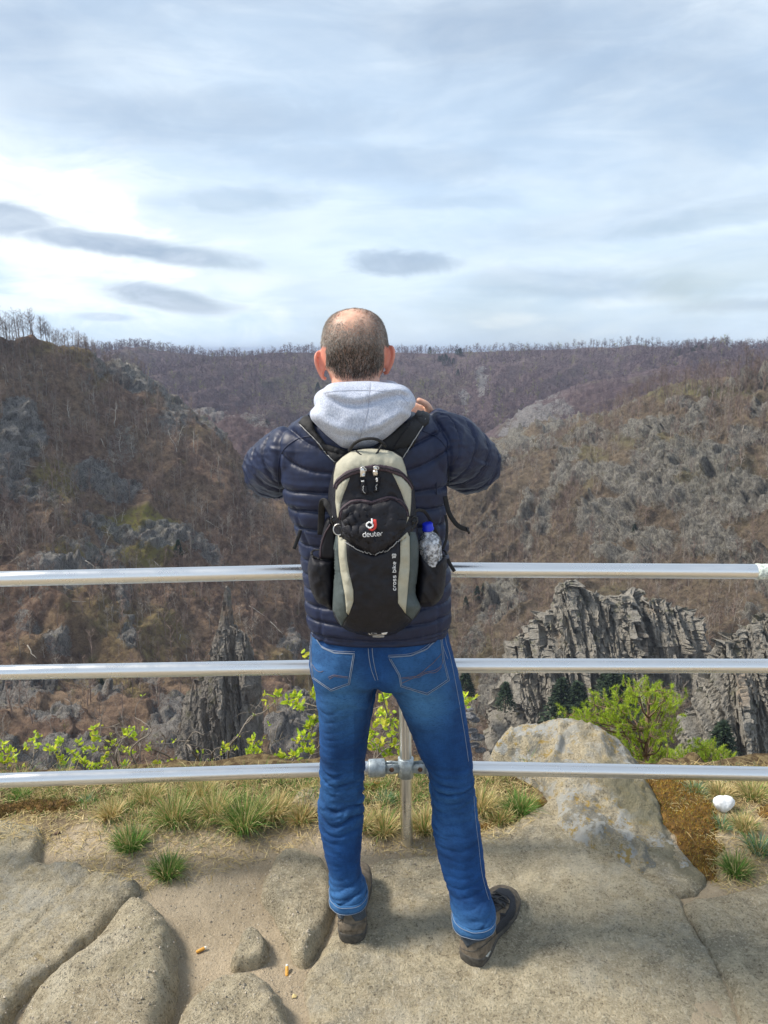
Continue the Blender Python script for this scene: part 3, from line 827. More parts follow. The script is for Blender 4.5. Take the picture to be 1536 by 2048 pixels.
ctr = mesh_of('trunk', *[(lambda t: t[0])(x_) if 0 else x_ for x_ in tube([(0, 0, -.1), (0, 0, .9)], [.02, .006], 5)][:2], M_bark)
for i, (H_, px, py, s, lab) in enumerate([
        (HL, 360, 1110, 7, 'dark green conifer beside the rocks on the left hillside above the top rail'),
        (HR, 962, 1212, 7, 'dark conifer on the rocky slope just right of the jacket'),
        (HR, 940, 1225, 5, 'small dark conifer left of its taller neighbour right of the jacket'),
        (HR, 975, 1200, 5, 'small dark conifer right of its taller neighbour near the top rail'),
        (HL, 195, 1410, 5, 'dark green conifer low on the left slope behind the middle rail'),
        (HL, 405, 1375, 6, 'dark conifer beside the grey rock pillar on the left slope'),
        (HR, 1275, 1070, 4, 'small green conifer in the middle of the right hillside rocks')]):
    q = on_hill(H_, px, py); e = empty('conifer', (q[0], q[1], q[2] - .5), lab, 'tree'); e.scale = (s * 1.2, s * 1.2, s)
    for nm, me in (('crown', cons[i % 3]), ('trunk', ctr)):
        o = bpy.data.objects.new(nm, me); COL.objects.link(o); o.parent = e
for i, (px, py, Y, s, lab) in enumerate([
        (1222, 1440, 178, 12, 'dark conifer at the cliff foot left of the bright pine'), (1245, 1430, 176, 10, 'dark conifer just behind the bright pine'),
        (1150, 1462, 178, 12, 'dark conifer below the fissured cliff left of the bright pine'), (1120, 1455, 180, 12, 'leftmost dark conifer below the fissured cliff'),
        (1190, 1475, 176, 9, 'short dark conifer between the two taller ones at the cliff foot'), (1010, 1420, 184, 7, 'dark conifer on the left shoulder of the fissured cliff'),
        (1438, 1545, 112, 8, 'dark conifer at the foot of the right edge crag'), (930, 1400, 200, 8, 'dark conifer in the ravine right of the jeans'),
        (1210, 1400, 182, 8, 'dark conifer high on the lower cliff above the lichen boulder')]):
    s *= 1.1; q = P(px, py, Y); e = empty('conifer', q, lab, 'tree'); e.scale = (s * 1.5, s * 1.5, s)
    for nm, me in (('crown', cons[i % 3]), ('trunk', ctr)):
        o = bpy.data.objects.new(nm, me); COL.objects.link(o); o.parent = e
V = HB['V']
for i in range(46):
    px, py = (random.uniform(1340, 1410), random.uniform(730, 738)) if i < 26 else (random.choice([(865, 718), (880, 730), (886, 728), (925, 722), (640, 790), (930, 770), (895, 735), (1020, 760)]))
    q = on_hill(HB, px, py); o = bpy.data.objects.new('conifer', cons[i % 3]); COL.objects.link(o); s = random.uniform(9, 14)
    o.location = (q[0] + random.uniform(-9, 9), q[1] + random.uniform(-9, 9), q[2] - .5); o.scale = (s * 1.3, s * 1.3, s)
    if i < 26: tag(o, 'dark conifer in the small evergreen stand on the far right plateau', 'tree', 'evergreen stand on the far right plateau')
    else: tag(o, 'lone dark conifer dotted in the far leafless forest', 'tree', 'lone conifers in the far forest')

# stream boulders at the bottom of the ravine
M_wet = rock_face_mat('stream_rock', (.42, .42, .43), (.13, .13, .14), scl=1.5)
for i, (px, py, r) in enumerate([(938, 1432, 3.0), (950, 1440, 2.2), (930, 1445, 1.8), (945, 1462, 2.4), (955, 1475, 3.0), (948, 1490, 2.2), (962, 1500, 2.4), (936, 1478, 1.8), (940, 1418, 1.6)]):
    me_ = bmesh.new(); bmesh.ops.create_icosphere(me_, subdivisions=3, radius=1); A = np.array([v.co[:] for v in me_.verts]); F = np.array([[v.index for v in f.verts] for f in me_.faces]); me_.free()
    A = A * (1 + .35 * fbm(A + i * 5, 1.3, 3)[:, None]) * np.array([1.3, 1, .6]) * r
    q = P(px, py, 196); mkloc('boulder', (A * .5) + q, F, M_wet, q, smooth=False, label='pale boulder in the stream bed right of the jeans', cat='rock', group='boulders in the stream bed')
# ================================================================== near ground
def poly_dist(pts, poly):
    """signed distance (positive inside) of 2-D pts to polygon"""
    pts = np.asarray(pts)[:, :2]; poly = np.asarray(poly)[:, :2]; n = len(poly)
    best = np.full(len(pts), 1e9); inside = np.zeros(len(pts), bool)
    for i in range(n):
        a, c = poly[i], poly[(i + 1) % n]; e = c - a; w_ = pts - a
        t = np.clip((w_ @ e) / (e @ e + 1e-12), 0, 1); best = np.minimum(best, np.linalg.norm(w_ - t[:, None] * e, axis=1))
        cond = ((a[1] > pts[:, 1]) != (c[1] > pts[:, 1])); xi = a[0] + (pts[:, 1] - a[1]) * e[0] / (e[1] if abs(e[1]) > 1e-12 else 1e-12)
        inside ^= cond & (pts[:, 0] < xi)
    return np.where(inside, best, -best)

def granite(name, hi=(.72, .62, .43), lo=(.46, .385, .26), lich=True):
    m, b, p = new_mat(name); ps = pos(b)
    n0 = b.noise(ps, 2.2, 5, .6); n1 = b.noise(ps, 22, 6, .7); n2 = b.noise(ps, 190, 4, .75)
    n3 = b.noise(ps, 95, 5, .7); n4 = b.noise(ps, 5.5, 5, .65)
    c = b.mix(b.ramp(n1, .3, .7), lo, hi)
    c = b.mix(b.math('MULTIPLY', b.ramp(n0, .48, .7), .4), c, (.44, .34, .22))
    pt_ = b.noise(b.mapping(ps, loc=(9, 2, 4)), 3.6, 8, .68, .4); c = b.mix(b.math('MULTIPLY', b.ramp(pt_, .52, .62), .55), c, (.30, .27, .20)); c = b.mix(b.math('MULTIPLY', b.ramp(pt_, .46, .36), .45), c, (.80, .72, .56))
    c = b.mix(b.math('MULTIPLY', b.math('MULTIPLY', b.ramp(n3, .53, .62), b.ramp(n4, .35, .6, .35, 1.0)), .8), c, (.80, .71, .54))
    c = b.mix(b.math('MULTIPLY', b.math('MULTIPLY', b.ramp(n3, .46, .36), b.ramp(n4, .4, .65, .9, .15)), .8), c, (.17, .14, .10))
    c = b.mix(b.math('MULTIPLY', b.ramp(n2, .56, .66), .7), c, (.85, .77, .60))
    c = b.mix(b.math('MULTIPLY', b.ramp(n2, .44, .3), .7), c, (.09, .08, .065))
    if lich:
        la = b.attr('lichen')
        l1 = b.noise(ps, 13, 7, .7); l2 = b.noise(b.mapping(ps, loc=(5, 3, 1)), 19, 7, .72); l3 = b.noise(b.mapping(ps, loc=(1, 8, 1)), 9, 6, .7)
        c = b.mix(b.math('MULTIPLY', la, b.ramp(l3, .46, .6)), c, (.30, .29, .25))
        c = b.mix(b.math('MULTIPLY', la, b.ramp(l1, .50, .57)), c, (.56, .56, .53))
        c = b.mix(b.math('MULTIPLY', la, b.math('MULTIPLY', b.ramp(l2, .55, .62), .85)), c, (.50, .34, .08))
        dk = b.attr('weathered')
        c = b.mix(b.math('MULTIPLY', dk, b.ramp(l3, .3, .55, .55, .95)), c, (.23, .215, .14))
    b.L.new(c, p.inputs['Base Color']); p.inputs['Roughness'].default_value = .88; p.inputs['Specular IOR Level'].default_value = .25
    h = b.math('ADD', b.math('MULTIPLY', n2, .35), b.math('ADD', b.math('MULTIPLY', n3, .6), b.math('MULTIPLY', n1, .9)))
    b.L.new(b.bump(h, 1.0, .026), p.inputs['Normal'])
    return m
M_gran = granite('granite')
m, b, p = new_mat('trodden_earth'); ps = pos(b)
n0 = b.noise(ps, 3, 5, .6); n1 = b.noise(ps, 30, 6, .7); n2 = b.noise(ps, 170, 4, .7)
c = b.mix(b.ramp(n0, .35, .65), (.36, .29, .20), (.47, .385, .275)); c = b.mix(b.math('MULTIPLY', b.ramp(n1, .5, .7), .5), c, (.50, .42, .31))
c = b.mix(b.math('MULTIPLY', b.ramp(n2, .58, .7), .7), c, (.68, .60, .47)); c = b.mix(b.math('MULTIPLY', b.ramp(n2, .42, .3), .6), c, (.09, .07, .05))
gz = b.attr('humus'); c = b.mix(gz, c, b.mix(b.ramp(n1, .4, .6), (.085, .055, .03), (.22, .165, .085)))
b.L.new(c, p.inputs['Base Color']); p.inputs['Roughness'].default_value = .95; p.inputs['Specular IOR Level'].default_value = .15
b.L.new(b.bump(b.math('ADD', n1, b.math('MULTIPLY', n2, .5)), 1.0, .014), p.inputs['Normal'])
M_earth = m

GZ = -0.018
def ground_h(x, y):
    p3 = np.stack([x, y, x * 0], 1)
    edge = 2.95 + .26 * fbm(p3, 1.5, 4, .6, seed=2) + .03 * x
    h = GZ + .018 * fbm(p3, 2.2, 4, seed=9) + .006 * fbm(p3, 14, 3, seed=10)
    h += .045 * sstep(y, 2.25, 2.6) - .02 * sstep(y, 2.0, 1.2)
    o = np.maximum(y - edge, 0)
    return h - o * 1.35 - .35 * sstep(o, 0, .5) + (o > 0) * .12 * fbm(p3, 1.1, 4, seed=12) * np.minimum(o, 3)
def gh1(x, y): return float(ground_h(np.array([x]), np.array([y]))[0])
xs = np.concatenate([np.linspace(-60, -4, 40)[:-1], np.linspace(-4, 4, 560), np.linspace(4, 60, 40)[1:]])
ys = np.concatenate([np.linspace(-14, 1.0, 30)[:-1], np.linspace(1.0, 3.3, 300), np.linspace(3.3, 12, 60)[1:], np.linspace(12, 118, 60)[1:]])
X, Y = np.meshgrid(xs, ys, indexing='ij'); H = ground_h(X.ravel(), Y.ravel())
V = np.stack([X.ravel(), Y.ravel(), H], 1); nc, nr = len(xs), len(ys)
i = np.arange(nc - 1)[:, None] * nr; j = np.arange(nr - 1)[None, :]
Q = np.stack([i + j, i + nr + j, i + nr + j + 1, i + j + 1], -1).reshape(-1, 4)
hum = np.maximum(sstep(Y.ravel() + .12 * fbm(V, 4, 3, seed=5), 2.45, 2.70), 0)
mk('ground', V, Q, M_earth, kind='structure', attrs={'humus': hum})

ROCKS = []
def rock(outline, H, edge, label, ctrl=None, step=.009, seed=1, grooves=(), lichen=0.0, weathered=(), rough=.010, name='rock_slab', power=2.0, bev=1.0, base=0.0, outlz=0.0):
    """outline in photo pixels on the plane z=0; H top height; edge = rounding width; ctrl = world points the top passes through"""
    O = np.array([G(a, c, outlz)[:2] for a, c in outline]); 
    # organic outline
    dd = np.linalg.norm(np.roll(O, -1, 0) - O, axis=1); OO = []
    Oc = np.vstack([O[-1], O, O[0], O[1]])
    for k in range(len(O)):
        m_ = max(2, int(dd[k] / .03))
        a, b_, c, d = Oc[k], Oc[k + 1], Oc[k + 2], Oc[k + 3]
        for t in np.arange(m_) / m_:
            OO.append(.5 * (2 * b_ + (c - a) * t + (2 * a - 5 * b_ + 4 * c - d) * t * t + (3 * b_ - a - 3 * c + d) * t ** 3))
    OO = np.array(OO)
    lo, hi = OO.min(0) - .03, OO.max(0) + .03
    x = np.arange(lo[0], hi[0], step); y = np.arange(lo[1], hi[1], step)
    X, Y = np.meshgrid(x, y, indexing='ij'); q = np.stack([X.ravel(), Y.ravel()], 1); q3 = np.column_stack([q, np.zeros(len(q))])
    d = poly_dist(q, OO) + .012 * fbm(q3, 9, 4, seed=seed) + .006 * fbm(q3, 40, 3, seed=seed + 2)
    t = np.clip(d / edge, 0, 1); prof = (1 - (1 - t) ** power) ** .5
    top = np.full(len(q), float(H))
    if ctrl is not None:
        C = np.array(ctrl); D = np.linalg.norm(q[:, None] - C[None, :, :2], axis=2); W = 1 / (D ** 2.4 + 2e-4)
        top = (W * C[None, :, 2]).sum(1) / W.sum(1)
        # smooth plateaus of the weighting
        g_ = top.reshape(X.shape)
        for _ in range(14):
            g_[1:-1, 1:-1] = (g_[:-2, 1:-1] + g_[2:, 1:-1] + g_[1:-1, :-2] + g_[1:-1, 2:]) / 4
        top = g_.ravel()
    z = (GZ - .05) + (top - (GZ - .05)) * prof + base
    z += prof * (rough * 2.0 * fbm(q3, 3.0, 4, seed=seed + 5) + rough * 1.0 * fbm(q3 @ np.array([[1, .5, 0], [-.5, 1, 0], [0, 0, 1]]) * np.array([1, .45, 1]), 9, 4, .6, seed=seed + 7, ridged=True) + rough * .35 * fbm(q3, 60, 3, .6, seed=seed + 8))
    for (gp, wd, dp) in grooves:
        L = np.array([G(a, c)[:2] for a, c in gp]); L = spline(L, 60); dm = np.min(np.linalg.norm(q[:, None] - L[None], axis=2), axis=1) + .008 * fbm(q3, 18, 3, seed=seed + 11)
        z -= dp * np.exp(-(np.maximum(dm, 0) / wd) ** 2)
    li = np.full(len(q), lichen) * sstep(fbm(q3, 2.5, 3, seed=seed + 12), -.5, .1) if np.isscalar(lichen) else np.zeros(len(q))
    we = np.zeros(len(q))
    for (a, c, r, s_) in weathered:
        wp = G(a, c)[:2]; we = np.maximum(we, s_ * sstep(np.linalg.norm(q - wp, axis=1) + .06 * fbm(q3, 6, 4, seed=seed), r, r * .4))
    nx, ny = len(x), len(y); i = np.arange(nx - 1)[:, None] * ny; j = np.arange(ny - 1)[None, :]
    Q = np.stack([i + j, i + ny + j, i + ny + j + 1, i + j + 1], -1).reshape(-1, 4)
    keep = (d[Q] > -.004).any(1); Q = Q[keep]
    used = np.unique(Q); mp = np.full(len(q), -1); mp[used] = np.arange(len(used))
    V = np.column_stack([q, z])[used]; loc = np.array([V[:, 0].mean(), V[:, 1].mean(), GZ])
    o = mkloc(name, V, mp[Q], M_gran, loc, label=label, cat='rock', attrs={'lichen': li[used], 'weathered': we[used]})
    ROCKS.append((V, mp[Q]))
    return o

rock([(598, 1965), (640, 1885), (672, 1835), (690, 1770), (735, 1720), (790, 1705), (880, 1695), (960, 1668), (1040, 1640), (1120, 1600), (1220, 1580), (1310, 1600), (1350, 1680), (1420, 1745), (1398, 1785), (1372, 1792),
      (1400, 1850), (1450, 1925), (1520, 2060), (1640, 2400), (1500, 3300), (900, 3600), (420, 3000), (500, 2400), (590, 2130), (612, 2040)],
     0.0, .055, 'big pale granite slab under the man with both his boots on it', seed=11, lichen=.12, rough=.011,
     ctrl=[(*G(a, c)[:2], h) for a, c, h in [(700, 1860, 0), (900, 1930, 0), (740, 1780, -.012), (860, 1740, .0), (1000, 1750, .015), (1150, 1700, .035), (1250, 1700, .03), (1320, 1760, .005), (1100, 1850, .012), (1250, 1900, 0),
           (1000, 1980, 0), (700, 2000, -.01), (1450, 2048, -.02), (1100, 2300, -.02), (1370, 1740, 0), (1200, 2100, .0), (640, 1980, -.02), (950, 1850, 0), (1150, 1620, .06)]],
     weathered=[(1330, 1680, .17, .9), (1260, 1640, .13, .8), (1180, 1650, .10, .5), (1390, 1745, .08, .8)],
     grooves=[([(1245, 1725), (1310, 1765), (1372, 1792)], .012, .016), ([(790, 1735), (840, 1762), (900, 1740)], .02, .006), ([(650, 1990), (760, 2030), (880, 2050)], .03, .006), ([(1150, 1690), (1250, 1720), (1300, 1755)], .012, .008)])
rock([(1385, 1792), (1470, 1772), (1560, 1766), (1800, 1790), (2100, 2300), (1640, 2400), (1496, 2060), (1428, 1930), (1378, 1855), (1358, 1805)],
     -.009, .03, 'sloping granite slab in the lower right corner beyond the long crack', seed=21, rough=.016, lichen=.05,
     grooves=[([(1440, 1800), (1480, 1900), (1560, 2040)], .015, .006)])
# lichen covered boulder beyond the lower rail
rock([(978, 1545), (1020, 1560), (1070, 1585), (1092, 1618), (1095, 1650), (1120, 1690), (1200, 1725), (1300, 1760), (1370, 1770), (1400, 1740), (1370, 1690), (1335, 1640), (1318, 1600), (1305, 1560), (1250, 1525), (1150, 1500), (1040, 1505), (985, 1525)],
     .2, .085, 'lichen spotted boulder rising behind the lower rail to the right of the man', seed=31, lichen=1.0, rough=.024, name='boulder',
     ctrl=[P(a, c, y) for a, c, y in [(985, 1478, 2.90), (1020, 1468, 2.92), (1080, 1460, 2.92), (1120, 1446, 2.92), (1155, 1438, 2.92), (1190, 1446, 2.92), (1230, 1475, 2.92), (1270, 1512, 2.90), (1292, 1545, 2.82),
           (1010, 1520, 2.80), (1090, 1530, 2.78), (1180, 1530, 2.76), (1150, 1490, 2.84), (1070, 1500, 2.84), (1240, 1545, 2.74), (1120, 1590, 2.62), (1180, 1600, 2.58), (1250, 1600, 2.60), (1110, 1640, 2.46), (1200, 1650, 2.44), (1290, 1640, 2.48)]]
          + [(*G(a, c)[:2], h) for a, c, h in [(1140, 1690, .015), (1200, 1715, .012), (1290, 1740, .012), (1350, 1740, .005), (1340, 1690, .02), (1250, 1690, .035)]],
     weathered=[(1290, 1640, .18, .95), (1230, 1600, .12, .8), (1250, 1530, .12, .5)], step=.008,
     grooves=[([(1150, 1640), (1200, 1655), (1250, 1640)], .012, .014)])
rock([(560, 1692), (600, 1690), (650, 1700), (668, 1740), (678, 1800), (664, 1850), (630, 1905), (608, 1926), (588, 1915), (572, 1872), (545, 1830), (520, 1790), (532, 1740)],
     .022, .05, 'wedge shaped granite block left of the left boot', seed=41, rough=.012,
     ctrl=[(*G(a, c)[:2], h) for a, c, h in [(590, 1720, .02), (640, 1720, .0), (560, 1790, .04), (600, 1830, .05), (640, 1830, .02), (610, 1890, .035), (650, 1780, .01)]],
     grooves=[([(655, 1720), (615, 1800), (600, 1850)], .006, .006)])
rock([(-500, 1640), (-100, 1640), (40, 1650), (95, 1672), (85, 1730), (150, 1728), (215, 1750), (278, 1762), (282, 1796), (240, 1832), (180, 1885), (130, 1930), (60, 1985), (10, 2050), (-60, 2200), (-300, 2500), (-900, 2500)],
     .02, .05, 'long ridged granite slab at the left edge sloping towards the lower left', seed=51, rough=.014, lichen=.25,
     ctrl=[(*G(a, c)[:2], h) for a, c, h in [(40, 1680, .04), (0, 1780, .03), (130, 1760, .02), (230, 1780, .035), (160, 1860, .04), (60, 1940, .045), (-40, 1900, .03), (-200, 1800, .02), (-60, 2050, .03), (-300, 2100, .0)]],
     grooves=[([(185, 1758), (110, 1822), (40, 1890), (-30, 1960)], .014, .016), ([(90, 1720), (30, 1770), (-60, 1830)], .02, .012)], weathered=[(30, 1680, .10, .5), (80, 1660, .05, .5)])
rock([(236, 1824), (270, 1808), (312, 1812), (345, 1850), (362, 1900), (360, 1960), (345, 2040), (330, 2140), (280, 2300), (100, 2420), (0, 2300), (10, 2120), (40, 2030), (90, 1975), (150, 1920), (200, 1872)],
     .065, .09, 'rounded dark speckled granite boulder in the lower left corner', seed=61, rough=.014, weathered=[(310, 1900, .09, .35), (260, 1960, .07, .3)], name='boulder')
rock([(478, 1868), (500, 1856), (522, 1862), (540, 1885), (546, 1912), (530, 1928), (495, 1936), (462, 1934), (458, 1915), (470, 1890)],
     .025, .03, 'small knobbly stone in the sand left of the wedge shaped block', seed=71, rough=.01, step=.006, name='boulder')
rock([(340, 2060), (385, 1995), (430, 1955), (470, 1945), (520, 1950), (560, 1985), (585, 2030), (600, 2090), (590, 2300), (440, 2400), (300, 2260)],
     .05, .07, 'rounded granite boulder at the bottom of the frame left of centre', seed=81, rough=.013, name='boulder')
rock([(575, 1620), (600, 1600), (640, 1598), (680, 1612), (670, 1640), (600, 1645)], .06, .05, 'small pale stone block behind the lower rail at the left knee', seed=91, rough=.014, step=.006,
     lichen=.3, name='boulder')
rock([(900, 1650), (960, 1640), (1000, 1655), (990, 1680), (930, 1690)], .0, .03, 'flat stone patch right of the right knee in the grass', seed=95, rough=.01, step=.007)

allV = np.concatenate([v for v, q in ROCKS]); 
_off = np.cumsum([0] + [len(v) for v, q in ROCKS])
_tr = []
for k, (v, q) in enumerate(ROCKS): _tr += [tuple(int(z) for z in f) for f in (q + _off[k])]
gmesh = [o for o in COL.objects if o.name == 'ground'][0]
BV_rock = BVHTree.FromPolygons([tuple(v) for v in allV], _tr)
def surf(x, y, rocks=True):
    h = gh1(x, y)
    if rocks:
        r = BV_rock.ray_cast(Vector((x, y, 3)), Vector((0, 0, -1)))
        if r[0] is not None: h = max(h, r[0].z)
    return h
def at(px, py):
    """world point on the ground or rock seen at this photo pixel"""
    z = 0.0
    for _ in range(5):
        q = G(px, py, z); z = .5 * z + .5 * surf(q[0], q[1])
    q = G(px, py, z); return np.array([q[0], q[1], surf(q[0], q[1])])

# ------------------------------------------------------------------ moss, grass, litter
def vcol_mat(name, rough=.7, trans=.25, spec=.25):
    m, b, p = new_mat(name); c = b.attrc('tint'); b.L.new(c, p.inputs['Base Color']); p.inputs['Roughness'].default_value = rough
    p.inputs['Specular IOR Level'].default_value = spec
    if trans:
        tr = b.n('ShaderNodeBsdfTranslucent'); b.L.new(c, tr.inputs[0]); mx = b.n('ShaderNodeMixShader'); mx.inputs[0].default_value = trans
        out = [n for n in b.N if n.type == 'OUTPUT_MATERIAL'][0]
        b.L.new(p.outputs[0], mx.inputs[1]); b.L.new(tr.outputs[0], mx.inputs[2]); b.L.new(mx.outputs[0], out.inputs[0])
    return m
M_blade = vcol_mat('grass_blades'); M_leaf = vcol_mat('fresh_leaves', .5, .45, .4); M_solid = vcol_mat('dry_bits', .85, 0)

def blades(base, d, L, w, droop, cols, seg=3):
    """vectorised curved blades. base,d (n,3); L,w,droop (n,), cols (n,3)"""
    n = len(base); s = np.cross(d, np.array([0, 0, 1.0])) + rng.normal(0, .25, (n, 3)); s /= np.linalg.norm(s, axis=1)[:, None] + 1e-9
    V = []; 
    for k in range(seg + 1):
        t = k / seg; p_ = base + d * (L * t)[:, None]; p_[:, 2] -= droop * L * t * t
        hd = d.copy(); hd[:, 2] = 0; p_ += hd * (droop * L * t * t * .4)[:, None]
        ww = w * (1 - t) ** .7 * .5
        V.append(p_ - s * ww[:, None]); V.append(p_ + s * ww[:, None])
    V = np.stack(V, 1); m_ = 2 * (seg + 1)
    q = np.array([[2 * k, 2 * k + 1, 2 * k + 3, 2 * k + 2] for k in range(seg)])
    Q = (q[None] + (np.arange(n) * m_)[:, None, None]).reshape(-1, 4)
    C = np.repeat(cols, m_, axis=0)
    return V.reshape(-1, 3), Q, C
GREEN = np.array([[.11, .25, .05], [.17, .32, .07], [.09, .19, .04], [.22, .33, .08]]); STRAW = np.array([[.66, .52, .26], [.78, .65, .36], [.52, .39, .18], [.44, .35, .14]])
BLUEG = np.array([[.17, .31, .19], [.23, .37, .25], [.13, .24, .13]])
def tuft(px, py, rpx, hpx, green, straw, label, n=820, blue=0.0, spread=.62):
    c = at(px, py); s = pxs(py, c[1]); r = rpx * s * .38; h = hpx * s * 1.15; th = rng.uniform(0, 2 * np.pi, n); rr_ = r * rng.random(n) ** .6
    base = np.column_stack([rr_ * np.cos(th), rr_ * np.sin(th), np.zeros(n) - .01])
    out = spread * (rr_ / r * .8 + rng.random(n) * .45); th2 = th + rng.normal(0, .5, n)
    d = np.column_stack([np.cos(th2) * out, np.sin(th2) * out, np.ones(n)]); d /= np.linalg.norm(d, axis=1)[:, None]
    L = h * rng.uniform(.45, 1.1, n); kind = rng.random(n) * (green + straw + blue)
    cols = np.where((kind < green)[:, None], GREEN[rng.integers(0, len(GREEN), n)], np.where((kind < green + straw)[:, None], STRAW[rng.integers(0, len(STRAW), n)], BLUEG[rng.integers(0, 3, n)]))
    cols = cols * rng.uniform(.75, 1.25, (n, 1))
    V, Q, C = blades(base, d, L, rng.uniform(.0015, .0030, n) * 1.25, rng.uniform(.1, .75, n), cols)
    return mkloc('grass_tuft', V + c, Q, M_blade, c, label=label, cat='grass', group='grass tufts along the cliff edge', smooth=False, attrs={'tint': C})
for a in [(490, 1652, 60, 95, 1, .5, 'largest bright green grass tuft left of the man, under the lower rail'), (430, 1632, 45, 70, .5, 1, 'straw and green tuft just left of the biggest green tuft'),
          (350, 1640, 60, 75, .9, .8, 'wide mixed green tuft in the middle of the left grass strip'), (262, 1690, 55, 55, 1, .35, 'dark green tuft above the lowest tuft on the left'),
          (335, 1748, 40, 58, 1, .3, 'lowest small green tuft on the bare earth at left'), (222, 1632, 36, 45, .1, 1, 'straw yellow tuft near the left slab'), (172, 1603, 18, 24, 0, .2, 'little blue green tuft at far left', 160, 1.0),
          (545, 1632, 45, 70, .3, 1, 'straw tuft just right of the largest green tuft'), (600, 1640, 40, 50, .2, 1, 'dry tuft touching the left knee of the jeans'), (772, 1602, 26, 32, .2, .2, 'small blue green tuft between the legs', 240, 1.0),
          (765, 1662, 46, 58, .35, 1, 'straw tuft left of the post foot between the legs'), (850, 1660, 40, 66, .3, 1, 'straw tuft right of the post foot'), (722, 1655, 30, 50, .3, 1, 'dry tuft behind the left calf'),
          (962, 1620, 40, 66, .15, 1, 'straw tuft just right of the right knee'), (1040, 1625, 40, 62, 1, .2, 'bright green tuft left of the lichen boulder'), (1000, 1640, 34, 44, .4, 1, 'mixed tuft below the bright green one by the boulder'),
          (1392, 1584, 34, 34, .3, .4, 'blue green tuft left of the white stone', 260, 1.0), (1440, 1590, 34, 40, .2, 1, 'straw tuft behind the white stone'), (1506, 1592, 46, 46, .4, 1, 'straw tuft at the right photo edge under the rail'),
          (1520, 1700, 46, 60, .3, .4, 'blue green tuft at the right photo edge', 380, 1.0), (1470, 1745, 36, 55, 1, .4, 'green tuft at the corner of the lower right slab'), (1442, 1650, 34, 30, .5, .3, 'low green tuft right below the white stone', 260, .6),
          (1490, 1655, 40, 40, .3, 1, 'dry tuft right of the white stone'), (40, 1592, 36, 26, 1, .3, 'low green tuft at the left photo edge under the rail'), (300, 1600, 50, 50, .4, 1, 'dry tuft under the rail left of centre'),
          (400, 1592, 50, 52, .4, 1, 'dry tuft behind the biggest tufts under the rail')]:
    kw = {}
    if len(a) > 7: kw = dict(n=a[7], blue=a[8])
    tuft(*a[:7], **kw)

def in_poly_samples(poly, n, seed):
    rr = np.random.default_rng(seed); O = np.array([G(a, c)[:2] for a, c in poly]); lo, hi = O.min(0), O.max(0)
    q = rr.uniform(lo, hi, (n * 6, 2)); d = poly_dist(q, O); return q[d > 0][:n]
def scatter_h(q):
    h = ground_h(q[:, 0].copy(), q[:, 1].copy())
    for k, (a, c) in enumerate(q):
        r = BV_rock.ray_cast(Vector((a, c, 3)), Vector((0, 0, -1)))
        if r[0] is not None and r[0].z > h[k]: h[k] = r[0].z
    return h
STRIP = [(-700, 1760), (90, 1700), (240, 1790), (500, 1720), (620, 1690), (900, 1720), (1080, 1660), (1060, 1560), (560, 1555), (-100, 1560), (-900, 1570)]
STRIP2 = [(1300, 1570), (1345, 1650), (1440, 1770), (1700, 1800), (1900, 1700), (1800, 1540), (1340, 1545)]
def litter(poly, n, seed, name, label, L=(.015, .07), colset=STRAW, flat=.25, up=0.01):
    q = in_poly_samples(poly, n, seed); n = len(q); h = scatter_h(q); th = rng.uniform(0, 6.283, n)
    d = np.column_stack([np.cos(th), np.sin(th), rng.uniform(-.05, flat, n)]); base = np.column_stack([q, h + rng.uniform(0.001, up, n)])
    cols = colset[rng.integers(0, len(colset), n)] * rng.uniform(.6, 1.2, (n, 1))
    V, Q, C = blades(base, d, rng.uniform(*L, n), rng.uniform(.0014, .0028, n), rng.uniform(0, .3, n), cols, 2)
    return mk(name, V, Q, M_blade, smooth=False, attrs={'tint': C}, label=label, cat='dry grass', kind='stuff')
litter(STRIP, 11000, 1, 'dry_grass', 'matted dry grass covering the strip left and middle of the cliff edge')
litter(STRIP2, 4500, 2, 'dry_grass', 'matted dry grass at the cliff edge by the white stone')
# short upright ground grass over the same strips
def sward(poly, n, seed, label, cs):
    q = in_poly_samples(poly, n, seed); q = q[fbm(np.column_stack([q, q[:, :1] * 0]), 3.5, 3, seed=seed) > -.05]; n = len(q); h = scatter_h(q)
    d = np.column_stack([rng.normal(0, .5, (n, 2)), np.ones(n)]); d /= np.linalg.norm(d, axis=1)[:, None]
    cols = cs[rng.integers(0, len(cs), n)] * rng.uniform(.6, 1.2, (n, 1))
    V, Q, C = blades(np.column_stack([q, h - .004]), d, rng.uniform(.012, .05, n), rng.uniform(.0012, .0024, n), rng.uniform(.1, .8, n), cols, 2)
    mk('grass', V, Q, M_blade, smooth=False, attrs={'tint': C}, label=label, cat='grass', kind='stuff')
sward([(-700, 1650), (150, 1650), (300, 1730), (600, 1660), (900, 1690), (1060, 1650), (1060, 1555), (-700, 1560)], 17000, 5, 'short sparse grass growing between the tufts on the left strip', np.vstack([STRAW, STRAW, GREEN, GREEN[:2]]))
sward(STRIP2, 7000, 6, 'short sparse grass growing around the white stone', np.vstack([STRAW, GREEN, BLUEG]))
